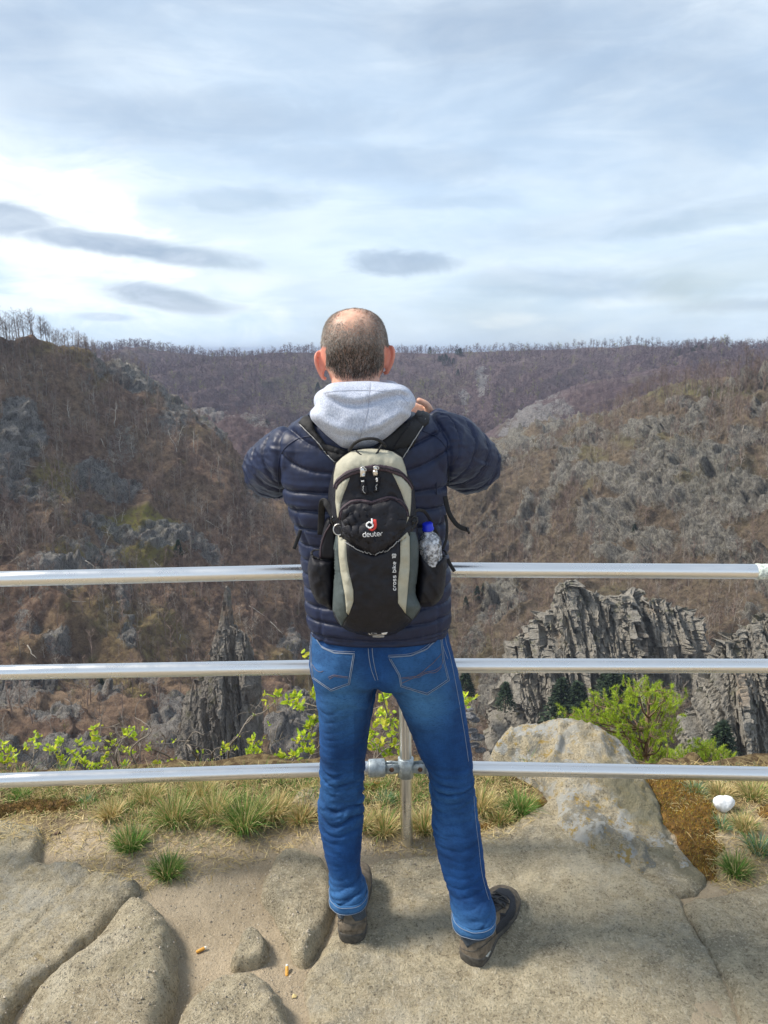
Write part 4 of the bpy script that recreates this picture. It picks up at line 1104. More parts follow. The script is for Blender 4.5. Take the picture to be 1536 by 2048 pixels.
def clumps(poly, nc_, per, seed, label, cs, L=(.03, .10)):
    rr = np.random.default_rng(seed); q0 = in_poly_samples(poly, nc_, seed); q = np.repeat(q0, per, 0) + rr.normal(0, .016, (len(q0) * per, 2)); n = len(q); h = scatter_h(q)
    d = np.column_stack([(q - np.repeat(q0, per, 0)) * 14 + rr.normal(0, .3, (n, 2)), np.ones(n)]); d /= np.linalg.norm(d, axis=1)[:, None]; kc = rr.integers(0, len(cs), len(q0)); kk = np.repeat(kc, per); kk = np.where(rr.random(n) < .35, rr.integers(0, len(cs), n), kk)
    V, Q, C = blades(np.column_stack([q, h - .004]), d, rr.uniform(*L, n), rr.uniform(.0014, .0028, n), rr.uniform(.1, 1.0, n), cs[kk] * rr.uniform(.65, 1.2, (n, 1)), 3)
    mk('grass', V, Q, M_blade, smooth=False, attrs={'tint': C}, label=label, cat='grass', kind='stuff')
clumps([(-700, 1620), (150, 1620), (220, 1660), (420, 1680), (600, 1650), (700, 1650), (1060, 1640), (1060, 1555), (-700, 1560)], 330, 42, 15, 'mixed straw and green grass filling the strip under the lower rail', np.vstack([STRAW, STRAW[:2], GREEN, GREEN[:2]]))
clumps([(1330, 1570), (1400, 1600), (1450, 1640), (1470, 1720), (1700, 1760), (1900, 1700), (1800, 1540), (1340, 1545)], 110, 40, 16, 'mixed straw and blue green grass around the white stone', np.vstack([STRAW, STRAW[:2], GREEN[:2], BLUEG]), (.02, .07))
MOSSC = np.array([[.22, .22, .05], [.36, .19, .03], [.44, .25, .04], [.26, .14, .02], [.48, .34, .07], [.15, .09, .02]])
MOSSG = np.array([[.16, .12, .02], [.10, .09, .02], [.06, .04, .02], [.20, .17, .04]])
M_moss = simple('moss_base', (.13, .07, .018), .95, var=.5, scale=50, bump=1, bd=.01)
def moss(poly, n, seed, label, cs=MOSSC, hgt=.014, onrock=False):
    O = np.array([G(a, c)[:2] for a, c in poly]); lo, hi = O.min(0) - .01, O.max(0) + .01; st = .007
    x = np.arange(lo[0], hi[0], st); y = np.arange(lo[1], hi[1], st); X, Y = np.meshgrid(x, y, indexing='ij'); q = np.stack([X.ravel(), Y.ravel()], 1)
    q3 = np.column_stack([q, q[:, 0] * 0]); d = poly_dist(q, O) + .045 * fbm(q3, 9, 4, .6, seed=seed)
    g_ = scatter_h(q) if onrock else ground_h(q[:, 0].copy(), q[:, 1].copy()); z = g_ - .012 + (hgt + .012) * sstep(d, 0, .07) * (.55 + .45 * fbm(q3, 22, 3, seed=seed + 1) + .3)
    nx, ny = len(x), len(y); i = np.arange(nx - 1)[:, None] * ny; j = np.arange(ny - 1)[None, :]; Q = np.stack([i + j, i + ny + j, i + ny + j + 1, i + j + 1], -1).reshape(-1, 4); Q = Q[(d[Q] > 0).any(1)]
    used = np.unique(Q); mp = np.full(len(q), -1); mp[used] = np.arange(len(used)); V = np.column_stack([q, z])[used]; c = np.array([V[:, 0].mean(), V[:, 1].mean(), V[:, 2].min()])
    o = mkloc('moss_patch', V, mp[Q], M_moss, c, label=label, cat='moss')
    ok = np.where(d > .006)[0]; pk = rng.choice(ok, n); b0 = np.column_stack([q[pk] + rng.normal(0, .003, (n, 2)), z[pk] - .002])
    dd = np.column_stack([rng.normal(0, .45, (n, 2)), np.ones(n)]); dd /= np.linalg.norm(dd, axis=1)[:, None]
    cols = cs[rng.integers(0, len(cs), n)] * rng.uniform(.6, 1.3, (n, 1)); V2, Q2, C2 = blades(b0, dd, rng.uniform(.006, .018, n), rng.uniform(.002, .0035, n), rng.uniform(0, .5, n), cols, 1)
    mk('moss_fronds', V2, Q2, M_blade, o, smooth=False, attrs={'tint': C2}); return o
moss([(1270, 1560), (1350, 1560), (1410, 1595), (1450, 1650), (1462, 1705), (1440, 1755), (1390, 1760), (1330, 1690), (1290, 1620)], 13000, 1, 'rusty orange moss carpet between the boulder and the white stone')
moss([(1060, 1600), (1095, 1590), (1112, 1620), (1080, 1655), (1000, 1670), (950, 1700), (915, 1700), (930, 1660), (1000, 1640)], 4200, 2, 'brown moss strip along the slab edge left of the lichen boulder')
moss([(700, 1590), (745, 1570), (820, 1572), (830, 1590), (760, 1600), (705, 1620)], 3000, 3, 'golden moss cushion under the pipe fitting between the legs')
moss([(575, 1640), (600, 1615), (650, 1612), (690, 1625), (680, 1660), (600, 1662)], 2800, 4, 'rust brown moss cushion beside the left knee')
moss([(-200, 1640), (0, 1615), (80, 1600), (165, 1605), (175, 1630), (110, 1650), (30, 1648), (-150, 1690)], 6000, 5, 'dark crumbly moss and soil bank at the left edge', MOSSG, .03)
moss([(1500, 1620), (1600, 1610), (1700, 1680), (1560, 1670), (1500, 1650)], 2400, 6, 'rusty moss patch at the right photo edge', MOSSC, .012)
moss([(75, 1668), (105, 1662), (120, 1680), (95, 1692)], 700, 7, 'small olive moss cushion on the top of the left slab', MOSSG, .015, True)
# gravel on the trodden earth
EARTH = [(250, 1800), (560, 1700), (520, 1800), (600, 1930), (600, 2060), (540, 1980), (350, 2040), (365, 1900), (300, 1800)]
q = np.vstack([in_poly_samples([(-100, 1990), (300, 1760), (560, 1690), (640, 1750), (610, 2000), (640, 2200), (300, 2200), (-200, 2200)], 2600, 8), in_poly_samples([(700, 1760), (700, 1690), (900, 1660), (900, 1740)], 600, 9), in_poly_samples(STRIP, 900, 10)])
g = Geo(); oc = np.array([[1, 0, 0], [-1, 0, 0], [0, 1, 0], [0, -1, 0], [0, 0, .8], [0, 0, -.8]]); of = [(0, 2, 4), (2, 1, 4), (1, 3, 4), (3, 0, 4), (2, 0, 5), (1, 2, 5), (3, 1, 5), (0, 3, 5)]
qh = scatter_h(q)
for k, (a, c) in enumerate(q):
    r = .0014 + .0035 * rng.random() ** 5; v = oc * r * rng.uniform(.6, 1.3, (6, 3)); th = rng.uniform(0, 6.28); rot = np.array([[math.cos(th), -math.sin(th), 0], [math.sin(th), math.cos(th), 0], [0, 0, 1]])
    g.add(v @ rot.T + np.array([a, c, qh[k] + r * .3]), None, of, a=np.array([.38, .33, .26]) * rng.uniform(.5, 1.5))
V, F = g.arr(); mk('gravel', V, F, M_solid, smooth=False, attrs={'tint': g.col()}, label='fine grit lying on the trodden earth between the slabs', cat='gravel', kind='stuff')

# white stone
bm = bmesh.new(); bmesh.ops.create_icosphere(bm, subdivisions=5, radius=1); A = np.array([v.co[:] for v in bm.verts]); F = np.array([[v.index for v in f.verts] for f in bm.faces]); bm.free()
th = np.arctan2(A[:, 0], A[:, 2]); A2 = A.copy(); A2[:, 2] = A[:, 2] * .85 + .30 * np.abs(A[:, 0]) ** 1.0 - .25; A2[:, 0] *= 1.0 - .25 * sstep(-A[:, 2], 0, 1); A2[:, 1] *= .62
A2 *= (1 + .10 * fbm(A, 1.6, 3)[:, None]); q = at(1446, 1620); A2 = A2 * .040 + q + np.array([0, 0, .030])
mkloc('stone', A2, F, simple('white_stone', (.86, .87, .90), .55, var=.06, scale=60, bump=.6, bd=.003), q, label='white heart shaped stone lying on the grass at right', cat='stone')

# cigarette ends and a scrap
M_filter = simple('filter_paper', (.72, .36, .06), .7, var=.25, scale=300); M_ash = simple('filter_white', (.8, .78, .7), .8)
def butt(px, py, ang, tilt, label):
    c = at(px, py) + np.array([0, 0, .006]); d = np.array([math.cos(ang) * math.cos(tilt), math.sin(ang) * math.cos(tilt), math.sin(tilt)])
    e = empty('cigarette_end', c, label, 'cigarette end'); a, Q, T = tube([c - d * .014, c - d * .01, c + d * .008, c + d * .012], [.0042, .0046, .0046, .004], 10)
    mk('filter', a, [Q, np.array(T)], M_filter, e); a, Q, T = tube([c + d * .0115, c + d * .017], [.0042, .0036], 10); mk('burnt_tip', a, [Q, np.array(T)], M_ash, e)
butt(402, 1903, R(30), R(8), 'orange cigarette end on the sand at lower left')
butt(574, 1945, R(95), R(35), 'orange cigarette end propped in the crack by the small stone')
c = at(588, 1994); a = np.array([[-.006, -.005, .002], [.007, -.004, .004], [.008, .005, .002], [-.003, .007, .005], [0, 0, .009]]) + c
mkloc('paper_scrap', a, [(0, 1, 4), (1, 2, 4), (2, 3, 4), (3, 0, 4), (0, 3, 2, 1)], simple('yellowed_paper', (.75, .6, .28), .7), c, label='tiny yellow paper scrap at the bottom left of centre', cat='scrap', smooth=False)
c = at(430, 1636); bm = bmesh.new(); bmesh.ops.create_icosphere(bm, subdivisions=3, radius=1); A = np.array([v.co[:] for v in bm.verts]); F = np.array([[v.index for v in f.verts] for f in bm.faces]); bm.free()
mkloc('pebble', A * np.array([.016, .009, .007]) * (1 + .2 * fbm(A, 2, 2)[:, None]) + c + np.array([0, 0, .008]), F, M_ash, c, label='small white pebble among the grass at left', cat='pebble')
PC = [(272, 1668, .014), (115, 1668 - 0, .010), (258, 1700, .008), (405, 1926, .006), (395, 1905 + 40, .005), (585, 1968, .006), (850, 1760, .02)]
for k, (a_, c_, r) in enumerate(PC[:3]):
    c = at(a_, c_); mkloc('pebble', A * np.array([r, r * .8, r * .6]) * (1 + .25 * fbm(A + k, 2, 2)[:, None]) + c + np.array([0, 0, r * .4]), F, simple('brown_pebble', (.10, .06, .045), .8), c,
                     label=['brown pebble left of the dark green tuft', 'brown pebble near the left slab top', 'smallest brown pebble beside the dark green tuft'][k], cat='pebble')

# ------------------------------------------------------------------ railing
m, b, p = new_mat('brushed_steel_tube'); oc_ = objc(b)
p.inputs['Metallic'].default_value = 1.0; p.inputs['Base Color'].default_value = (.80, .80, .80, 1)
n = b.noise(oc_, 9, 5, .7); b.L.new(b.ramp(n, .3, .7, .24, .36), p.inputs['Roughness'])
b.L.new(b.mix(b.math('MULTIPLY', b.ramp(b.noise(oc_, 38, 6, .75), .62, .75), .35), (.82, .82, .82), (.58, .57, .55)), p.inputs['Base Color'])
p.inputs['Anisotropic'].default_value = .35
M_tube = m
M_galv = simple('galvanised_fitting', (.45, .50, .52), .55, .75, var=.25, scale=60, bump=.35, bd=.002)
M_rust = simple('rusty_bolt', (.16, .08, .045), .8, .2, var=.4, scale=300)
PB = G(814, 1688, 0.0); YP = PB[1]
rz = [P(810, y, YP)[2] for y in (1139, 1331, 1534)]
PTx = [P(809, 1139, YP)[0], P(809, 1331, YP)[0], P(811.5, 1534, YP)[0]]
rail_e = empty('railing', (PB[0], PB[1], 0), 'three-bar steel tube railing running across in front of the man at the cliff edge', 'railing')
LE = np.mean([G(0, y, z)[:2] for y, z in zip((1158, 1345, 1561), rz)], axis=0); RE = np.mean([G(1536, y, z)[:2] for y, z in zip((1143, 1332, 1548), rz)], axis=0)
print('rail ends', [G(0, y, z)[:2] for y, z in zip((1158, 1345, 1561), rz)], [G(1536, y, z)[:2] for y, z in zip((1143, 1332, 1548), rz)], 'heights', rz, 'YP', YP)
RR = .0242
for k, z in enumerate(rz):
    c = np.array([PTx[k], YP, z])
    for side, yl in ((0, (1158, 1345, 1561)[k]), (1536, (1143, 1332, 1548)[k])):
        E = G(side, yl, z); far = c + (E - c) * 1.9; start = c + (E - c) / np.linalg.norm(E - c) * .085
        a, Q, T = tube(spline([start, far], 30), RR, 28); mk('rail', a, [Q, np.array(T)], M_tube, rail_e)
        sidev = (E - c) / np.linalg.norm(E - c); upv = np.array([0, 0, 1.0])
        # socket, lug and bolt of the swivel fitting
        a, Q, T = tube([c + sidev * .072, c + sidev * .075, c + sidev * .125, c + sidev * .130], [.026, .031, .031, .0285], 24); so = mk('rail_socket', a, [Q, np.array(T)], M_galv, rail_e)
        lug = Geo()
        for off in (-.011, .011):
            n_ = np.cross(sidev, upv); o_ = c + n_ * off
            a, Q, T = tube([o_ + sidev * .022, o_ + sidev * .05, o_ + sidev * .078], [.016, .020, .018], 10, flat=[.004, .004, .004], up=n_); lug.add(a, Q, T)
        V, F = lug.arr(); mk('fitting_lug', V, F, M_galv, rail_e)
        n_ = np.cross(sidev, upv); n_ = n_ if n_[1] < 0 else -n_
        o_ = c + sidev * .05; a, Q, T = tube([o_ - n_ * .016, o_ + n_ * .017, o_ + n_ * .019], [.009, .009, .006], 6); mk('bolt', a, [Q, np.array(T)], M_rust, rail_e, smooth=False)
        # far post carrying this end
        if k == 0:
            a, Q, T = tube([(far[0], far[1], -1.0), (far[0], far[1], z + .03)], .0225, 20); mk('post', a, [Q, np.array(T)], M_tube, rail_e)
    a, Q, T = tube([c - [0, 0, .036], c - [0, 0, .034], c + [0, 0, .034], c + [0, 0, .036]], [.024, .0275, .0275, .024], 24); mk('collar', a, [Q, np.array(T)], M_galv, rail_e)
pt = np.array([[PB[0], PB[1], -.08], [PB[0], PB[1], 0], [PTx[2], YP, rz[2]], [PTx[1], YP, rz[1]], [PTx[0], YP, rz[0] + .04]])
a, Q, T = tube(pt, .0212, 24); mk('post', a, [Q, np.array(T)], M_tube, rail_e)
# weathered pale tape round the top rail at the right photo edge
c = np.array([PTx[0], YP, rz[0]]); E0, E1 = G(1512, 1143, rz[0]), G(1590, 1144, rz[0])
a, Q, T = tube(spline([E0, E1], 14), RR + .0015, 28); a = a + .0012 * fbm(a, 90, 3)[:, None] * np.array([0, 1, 1])
mk('worn_tape', a, [Q, np.array(T)], simple('worn_tape', (.62, .68, .62), .9, var=.35, scale=150, bump=.8, bd=.003), rail_e)

# ------------------------------------------------------------------ shrubs beyond the rail
M_stem = bark('grey_stem', (.22, .19, .16), (.42, .37, .31))
LEAFC = np.array([[.60, .74, .05], [.72, .80, .06], [.46, .64, .05], [.68, .66, .08], [.42, .58, .06]])
def leaves_at(g, c, n, size, rr):
    for k in range(n):
        d = rr.normal(0, 1, 3); d[2] = abs(d[2]) * .8 + .2; d /= np.linalg.norm(d); s = np.cross(d, rr.normal(0, 1, 3)); s /= np.linalg.norm(s); nn = np.cross(d, s)
        L = size * rr.uniform(.6, 1.2); w_ = L * .26; o = c + rr.normal(0, size * .25, 3)
        V = [o, o + d * L * .35 + s * w_ + nn * L * .04, o + d * L * .7 + s * w_ * .8, o + d * L, o + d * L * .7 - s * w_ * .8, o + d * L * .35 - s * w_ + nn * L * .04, o + d * L * .5 - nn * L * .06]
        g.add(V, None, [(0, 1, 6), (1, 2, 6), (2, 3, 6), (3, 4, 6), (4, 5, 6), (5, 0, 6)], a=LEAFC[rr.integers(0, len(LEAFC))] * rr.uniform(.7, 1.15))
def shrub(root, Y0, stems, leafpts, label, seed, lsize=.028, wob=.02, r0=.0055, ldep=.25):
    rr = np.random.default_rng(seed); rt = P(*root, Y0); rt2 = rt.copy(); e = empty('shrub', rt2, label, 'shrub'); gb = Geo(); gl = Geo(); tips = []
    for st in stems:
        pts = [P(a, c, Y0 + rr.uniform(-.06, .18)) for a, c in st[0]]; r1 = st[1] if len(st) > 1 else r0
        pp = spline(pts, 8 + 7 * len(pts)); n = len(pp); pp = pp + np.cumsum(rr.normal(0, wob * .12, (n, 3)), 0) * np.linspace(0, 1, n)[:, None] * .6
        a, Q, T = tube(pp, np.linspace(r1, r1 * .3, n), 6); gb.add(a, Q, T); tips.append(pp)
        for k in range(int(2 + len(pts))):          # side twigs
            s = pp[rr.integers(n // 3, n)]; d = rr.normal(0, 1, 3) + np.array([0, 0, .5]); d /= np.linalg.norm(d); L = rr.uniform(.03, .09)
            q_ = np.array([s, s + d * L * .5 + rr.normal(0, L * .15, 3), s + d * L + rr.normal(0, L * .25, 3)]); a, Q, T = tube(spline(q_, 6), np.linspace(r1 * .4, r1 * .15, 6), 4); gb.add(a, Q, T)
            if rr.random() < .25: leaves_at(gl, q_[-1], 3, lsize * .7, rr)
    allp = np.vstack(tips)
    for lp in leafpts:
        c = P(lp[0], lp[1], Y0 + rr.uniform(-.05, .15)); k = np.argmin(np.linalg.norm(allp - c, axis=1)); s = allp[k]
        mid = (s + c) / 2 + rr.normal(0, .012, 3); a, Q, T = tube(spline([s, mid, c], 7), np.linspace(.0022, .001, 7), 4); gb.add(a, Q, T)
        n = lp[2] if len(lp) > 2 else 9
        leaves_at(gl, c, n, lsize, rr); leaves_at(gl, (c + mid) / 2, n // 2, lsize * .8, rr)
    V, F = gb.arr(); mk('branches', V, F, M_stem, e); V, F = gl.arr(); mk('leaves', V, F, M_leaf, e, smooth=False, attrs={'tint': gl.col()}); return e
shrub((250, 1600), 3.05, [([(250, 1610), (245, 1560), (232, 1510), (250, 1470), (243, 1436)],), ([(255, 1600), (285, 1560), (262, 1500), (300, 1460), (268, 1432)],), ([(240, 1600), (190, 1560), (160, 1530)],), ([(240, 1600), (150, 1580), (100, 1545), (130, 1510)],),
      ([(250, 1600), (330, 1570), (345, 1520), (300, 1490), (370, 1488)],), ([(262, 1590), (236, 1530), (222, 1500), (270, 1465), (225, 1455)], .004), ([(270, 1600), (235, 1560), (236, 1500), (231, 1520)], .004), ([(262, 1590), (300, 1530), (330, 1490), (318, 1470)], .004)],
      [(120, 1485), (110, 1500), (140, 1505), (150, 1520), (170, 1500), (165, 1525), (190, 1480), (185, 1500), (210, 1515), (200, 1530), (225, 1485), (215, 1500), (260, 1465), (266, 1478), (250, 1470), (265, 1508), (252, 1530), (245, 1500), (300, 1535), (298, 1500, 6), (322, 1528, 6), (345, 1532, 6), (180, 1535), (130, 1530), (155, 1488), (120, 1520), (95, 1500, 6), (188, 1455, 5), (183, 1470, 5)],
      'tangled yellow green shrub beyond the lower rail left of the rock pillar', 1)
shrub((30, 1610), 3.1, [([(30, 1620), (20, 1560), (10, 1510)],), ([(30, 1620), (60, 1550), (72, 1478)], .004), ([(30, 1620), (-20, 1560), (-40, 1500)],)],
      [(5, 1490), (15, 1505), (10, 1525), (0, 1515), (25, 1520), (28, 1500, 6), (72, 1470, 6), (66, 1482, 6), (80, 1490, 5), (50, 1498, 4), (-20, 1500), (-40, 1490)], 'sparse yellow green shrub at the left photo edge beyond the lower rail', 2)
shrub((470, 1600), 3.1, [([(460, 1620), (455, 1560), (456, 1520), (462, 1490), (480, 1470), (500, 1440), (530, 1428), (552, 1410)], .0065), ([(465, 1620), (450, 1550), (430, 1530), (425, 1510), (440, 1500)],), ([(470, 1620), (480, 1560), (505, 1500), (512, 1465)],),
      ([(470, 1620), (530, 1560), (545, 1520), (540, 1490), (568, 1475)],), ([(505, 1440), (512, 1420), (530, 1390)], .003), ([(398, 1560), (398, 1525), (385, 1502), (372, 1490), (376, 1486)], .008), ([(440, 1600), (415, 1570), (418, 1530), (440, 1510), (460, 1500)], .004)],
      [(505, 1480), (515, 1490), (500, 1500), (522, 1505), (498, 1515), (510, 1520), (450, 1498, 5), (470, 1500, 5), (530, 1388, 3)], 'curly bare branched shrub beyond the lower rail in front of the rock pillar', 3)
shrub((600, 1600), 3.15, [([(600, 1620), (610, 1540), (640, 1490), (660, 1450)],), ([(600, 1620), (570, 1560), (590, 1510), (615, 1470), (625, 1430)],), ([(690, 1560), (670, 1440), (620, 1407), (580, 1404), (555, 1400)],), ([(690, 1540), (660, 1430), (610, 1420), (590, 1416)], .003),
      ([(600, 1620), (580, 1560), (560, 1520)],)],
      [(555, 1390, 12), (590, 1392, 12), (628, 1390, 14), (575, 1405), (603, 1415), (588, 1412), (618, 1455, 14), (628, 1440, 12), (600, 1470), (620, 1480), (592, 1480), (605, 1500, 12), (620, 1505, 12), (590, 1510), (570, 1515), (612, 1312, 8), (630, 1375), (560, 1512), (640, 1400), (650, 1440)],
      'leafy yellow green shrub beyond the rail beside the left thigh', 4, .032)
shrub((775, 1600), 3.1, [([(775, 1620), (770, 1540), (785, 1480), (778, 1420), (765, 1370), (758, 1355)], .007), ([(775, 1620), (745, 1540), (760, 1480), (785, 1440)],), ([(730, 1600), (745, 1530), (775, 1500)],), ([(770, 1500), (840, 1470), (905, 1420), (930, 1400)],)],
      [(770, 1395), (762, 1400), (775, 1425), (760, 1430), (748, 1450, 12), (770, 1450, 12), (788, 1445, 10), (790, 1465), (745, 1470, 12), (760, 1490), (790, 1490, 12), (775, 1510), (748, 1500), (795, 1510), (735, 1480), (770, 1520), (930, 1395, 10), (935, 1408, 8), (700, 1420), (850, 1440), (880, 1420)],
      'leafy yellow green shrub seen between the legs behind the post', 5, .032)

# bright pine growing out of the slope, with smaller neighbours
def pine(root, top, Y0, limbs, tufts, label, seed, nl=.055, col=((.32, .46, .03), (.46, .60, .04), (.21, .33, .03), (.58, .68, .05))):
    rr = np.random.default_rng(seed); a0 = P(*root, Y0); a0[2] = ground_h(np.array([a0[0]]), np.array([a0[1]]))[0]; t0 = P(*top, Y0); e = empty('pine', a0, label, 'tree')
    tr = spline([a0, (a0 * .4 + t0 * .6) + np.array([.05, 0, 0]), t0], 24); a, Q, T = tube(tr, np.linspace(.07, .014, 24), 8); g = Geo(); g.add(a, Q, T)
    cc = np.array(col); b0, dd, cols, LL = [], [], [], []
    for tp in tufts:
        c = P(tp[0], tp[1], Y0 + rr.uniform(-.5, .5)); k = np.argmin(np.linalg.norm(tr - (c - np.array([0, 0, .35])), axis=1)); s = tr[k]
        mid = (s + c) / 2 + np.array([0, 0, -.04]) + rr.normal(0, .03, 3); a, Q, T = tube(spline([s, mid, c], 8), np.linspace(.014, .005, 8), 5); g.add(a, Q, T)
        for sub in range((tp[2] if len(tp) > 2 else 6) + 4):
            o = c + rr.normal(0, .088, 3) * np.array([1.2, 1.2, .6]); ax = (c - s) / np.linalg.norm(c - s) * .4 + rr.normal(0, .35, 3) + np.array([0, 0, .5]); ax /= np.linalg.norm(ax)
            n = 110; dv = ax + rr.normal(0, .75, (n, 3)); dv /= np.linalg.norm(dv, axis=1)[:, None]; b0.append(o + ax * rr.uniform(-.06, .06, (n, 1))); dd.append(dv); LL.append(rr.uniform(.6, 1.1, n) * nl)
            cols.append(cc[rr.integers(0, len(cc), n)] * rr.uniform(.8, 1.15))
            a, Q, T = tube([c, (c + o) / 2, o + ax * .05], [.004, .003, .002], 4); g.add(a, Q, T)
    b0, dd, cols, LL = map(np.concatenate, (b0, dd, cols, LL)); V, Q, C = blades(b0, dd, LL, np.full(len(LL), .0045), np.full(len(LL), .1), cols, 1)
    V0, F0 = g.arr(); mk('trunk', V0, F0, simple('pine_bark', (.20, .13, .09), .9, var=.4, scale=30), e); mk('crown', V, Q, M_leaf, e, smooth=False, attrs={'tint': C}); return e
pine((1262, 1640), (1300, 1380), 8.5, None, [(1290, 1378), (1312, 1382), (1332, 1385), (1265, 1390), (1330, 1400), (1308, 1400), (1280, 1395), (1240, 1398), (1205, 1412, 7), (1225, 1418), (1190, 1428), (1190, 1410), (1245, 1425, 7), (1325, 1425, 7), (1300, 1432, 5), (1215, 1440, 7), (1240, 1450), (1320, 1450, 5),
      (1275, 1455, 5), (1185, 1450, 4), (1225, 1465, 7), (1255, 1475), (1300, 1472, 5), (1325, 1480, 4), (1240, 1490, 7), (1270, 1495), (1300, 1500, 7), (1215, 1490, 5), (1285, 1520, 7), (1255, 1515, 7), (1320, 1515, 7), (1150, 1438, 5), (1140, 1430, 4), (1165, 1445, 4), (1335, 1410, 5)],
     'bright green pine growing below the edge to the right of the lichen boulder', 1)
pine((1340, 1660), (1335, 1490), 9.5, None, [(1300, 1515, 7), (1320, 1505, 7), (1345, 1510, 7), (1360, 1520, 7), (1330, 1525, 7), (1290, 1530, 6), (1350, 1535, 7), (1375, 1530, 5), (1310, 1535, 7)], 'low bright pine top between the tall pine and the right edge crag', 2)
pine((1420, 1660), (1412, 1495), 9.0, None, [(1395, 1500, 6), (1412, 1495, 7), (1430, 1502, 7), (1445, 1515, 7), (1400, 1515, 7), (1420, 1518, 7), (1385, 1522, 6), (1440, 1530, 7), (1455, 1525, 5), (1410, 1530, 7)], 'low bright pine top at the foot of the right edge crag', 3)
# ================================================================== the man
def fix_normals(V, F):
    bm = bmesh.new(); vs_ = [bm.verts.new(tuple(v)) for v in V]; bm.verts.ensure_lookup_table()
    for f in F:
        try: bm.faces.new([vs_[int(i)] for i in f])
        except ValueError: pass
    bmesh.ops.recalc_face_normals(bm, faces=bm.faces); bm.verts.index_update()
    F2 = [[v.index for v in f.verts] for f in bm.faces]; bm.free(); return np.asarray(V, float), F2

def union(parts, voxel, smooth=3):
    """closed shapes -> one continuous skin"""
    VV, FF, o = [], [], 0
    for V, F in parts:
        V, F = fix_normals(V, F); VV.append(V); FF += [[i + o for i in f] for f in F]; o += len(V)
    me = bpy.data.meshes.new('tmp'); me.from_pydata(np.concatenate(VV).tolist(), [], FF); ob = bpy.data.objects.new('tmp', me); COL.objects.link(ob)
    md = ob.modifiers.new('r', 'REMESH'); md.mode = 'VOXEL'; md.voxel_size = voxel; md.adaptivity = 0
    dg = bpy.context.evaluated_depsgraph_get(); ev = ob.evaluated_get(dg).to_mesh()
    n = len(ev.vertices); V = np.empty(n * 3, np.float32); ev.vertices.foreach_get('co', V); V = V.reshape(-1, 3).astype(float)
    m_ = len(ev.polygons); L = np.empty(len(ev.loops), np.int32); ev.loops.foreach_get('vertex_index', L); st = np.empty(m_, np.int32); ev.polygons.foreach_get('loop_start', st)
    tot = np.empty(m_, np.int32); ev.polygons.foreach_get('loop_total', tot)
    Fs = []
    for k in (3, 4):
        s = st[tot == k]
        if len(s): Fs.append(L[s[:, None] + np.arange(k)])
    E = np.empty(len(ev.edges) * 2, np.int32); ev.edges.foreach_get('vertices', E); E = E.reshape(-1, 2)
    ob.evaluated_get(dg).to_mesh_clear(); bpy.data.objects.remove(ob); bpy.data.meshes.remove(me)
    deg = np.bincount(E.ravel(), minlength=n)[:, None]
    def lap(X):
        S = np.zeros_like(X)
        for a in range(X.shape[1]): S[:, a] = np.bincount(E[:, 0], X[E[:, 1], a], n) + np.bincount(E[:, 1], X[E[:, 0], a], n)
        return S / deg
    for _ in range(smooth): V = V + .6 * (lap(V) - V)
    return V, Fs, lap

def vnorm(V, Fs):
    N = np.zeros_like(V)
    for F in Fs:
        if F.shape[1] == 4: c = np.cross(V[F[:, 2]] - V[F[:, 0]], V[F[:, 3]] - V[F[:, 1]])
        else: c = np.cross(V[F[:, 1]] - V[F[:, 0]], V[F[:, 2]] - V[F[:, 0]])
        for k in range(F.shape[1]):
            for a in range(3): N[:, a] += np.bincount(F[:, k], c[:, a], len(V))
    N /= np.linalg.norm(N, axis=1)[:, None] + 1e-12; return N
def bvh_of(V, Fs): return BVHTree.FromPolygons([tuple(v) for v in V], [tuple(int(i) for i in f) for F in Fs for f in F])

def oval(c, rx, rb, rf, n=56, pw=2.3, yaw=0.0):
    t = np.arange(n) * 2 * np.pi / n; cs, sn = np.cos(t), np.sin(t)
    x = np.sign(cs) * np.abs(cs) ** (2 / pw) * rx; y = np.sign(sn) * np.abs(sn) ** (2 / pw) * np.where(sn < 0, rb, rf)
    return np.stack([c[0] + x * math.cos(yaw) - y * math.sin(yaw), c[1] + x * math.sin(yaw) + y * math.cos(yaw), np.full(n, c[2])], 1)
def stack(rows, sub=4, n=56, pw=2.3):
    """rows: (py, xl, xr, Yc, back, front) -> closed loft"""
    A = np.array(rows, float); A = spline(A, (len(A) - 1) * sub + 1); R_ = []
    for py, xl, xr, Yc, bk, fr in A:
        R_.append(oval(P((xl + xr) / 2, py, Yc), (xr - xl) / 2 * pxs(py, Yc), bk, fr, n, pw))
    V, Q, T = loft(R_); return V, list(map(tuple, Q)) + T
def limb(pts, rad, n=20, k=6, flat=None, up=None):
    pp = spline(pts, (len(pts) - 1) * k + 1); rr = np.interp(np.linspace(0, 1, len(pp)), np.linspace(0, 1, len(rad)), rad)
    fl = None if flat is None else np.interp(np.linspace(0, 1, len(pp)), np.linspace(0, 1, len(flat)), flat)
    T_, _, _ = frames(pp)                                   # rounded ends
    pp = np.vstack([pp[0] - T_[0] * rr[0] * .5, pp, pp[-1] + T_[-1] * rr[-1] * .5]); rr = np.concatenate([[rr[0] * .6], rr, [rr[-1] * .6]])
    if fl is not None: fl = np.concatenate([[fl[0] * .6], fl, [fl[-1] * .6]])
    V, Q, T = tube(pp, rr, n, flat=fl, up=up); return V, list(map(tuple, Q)) + T

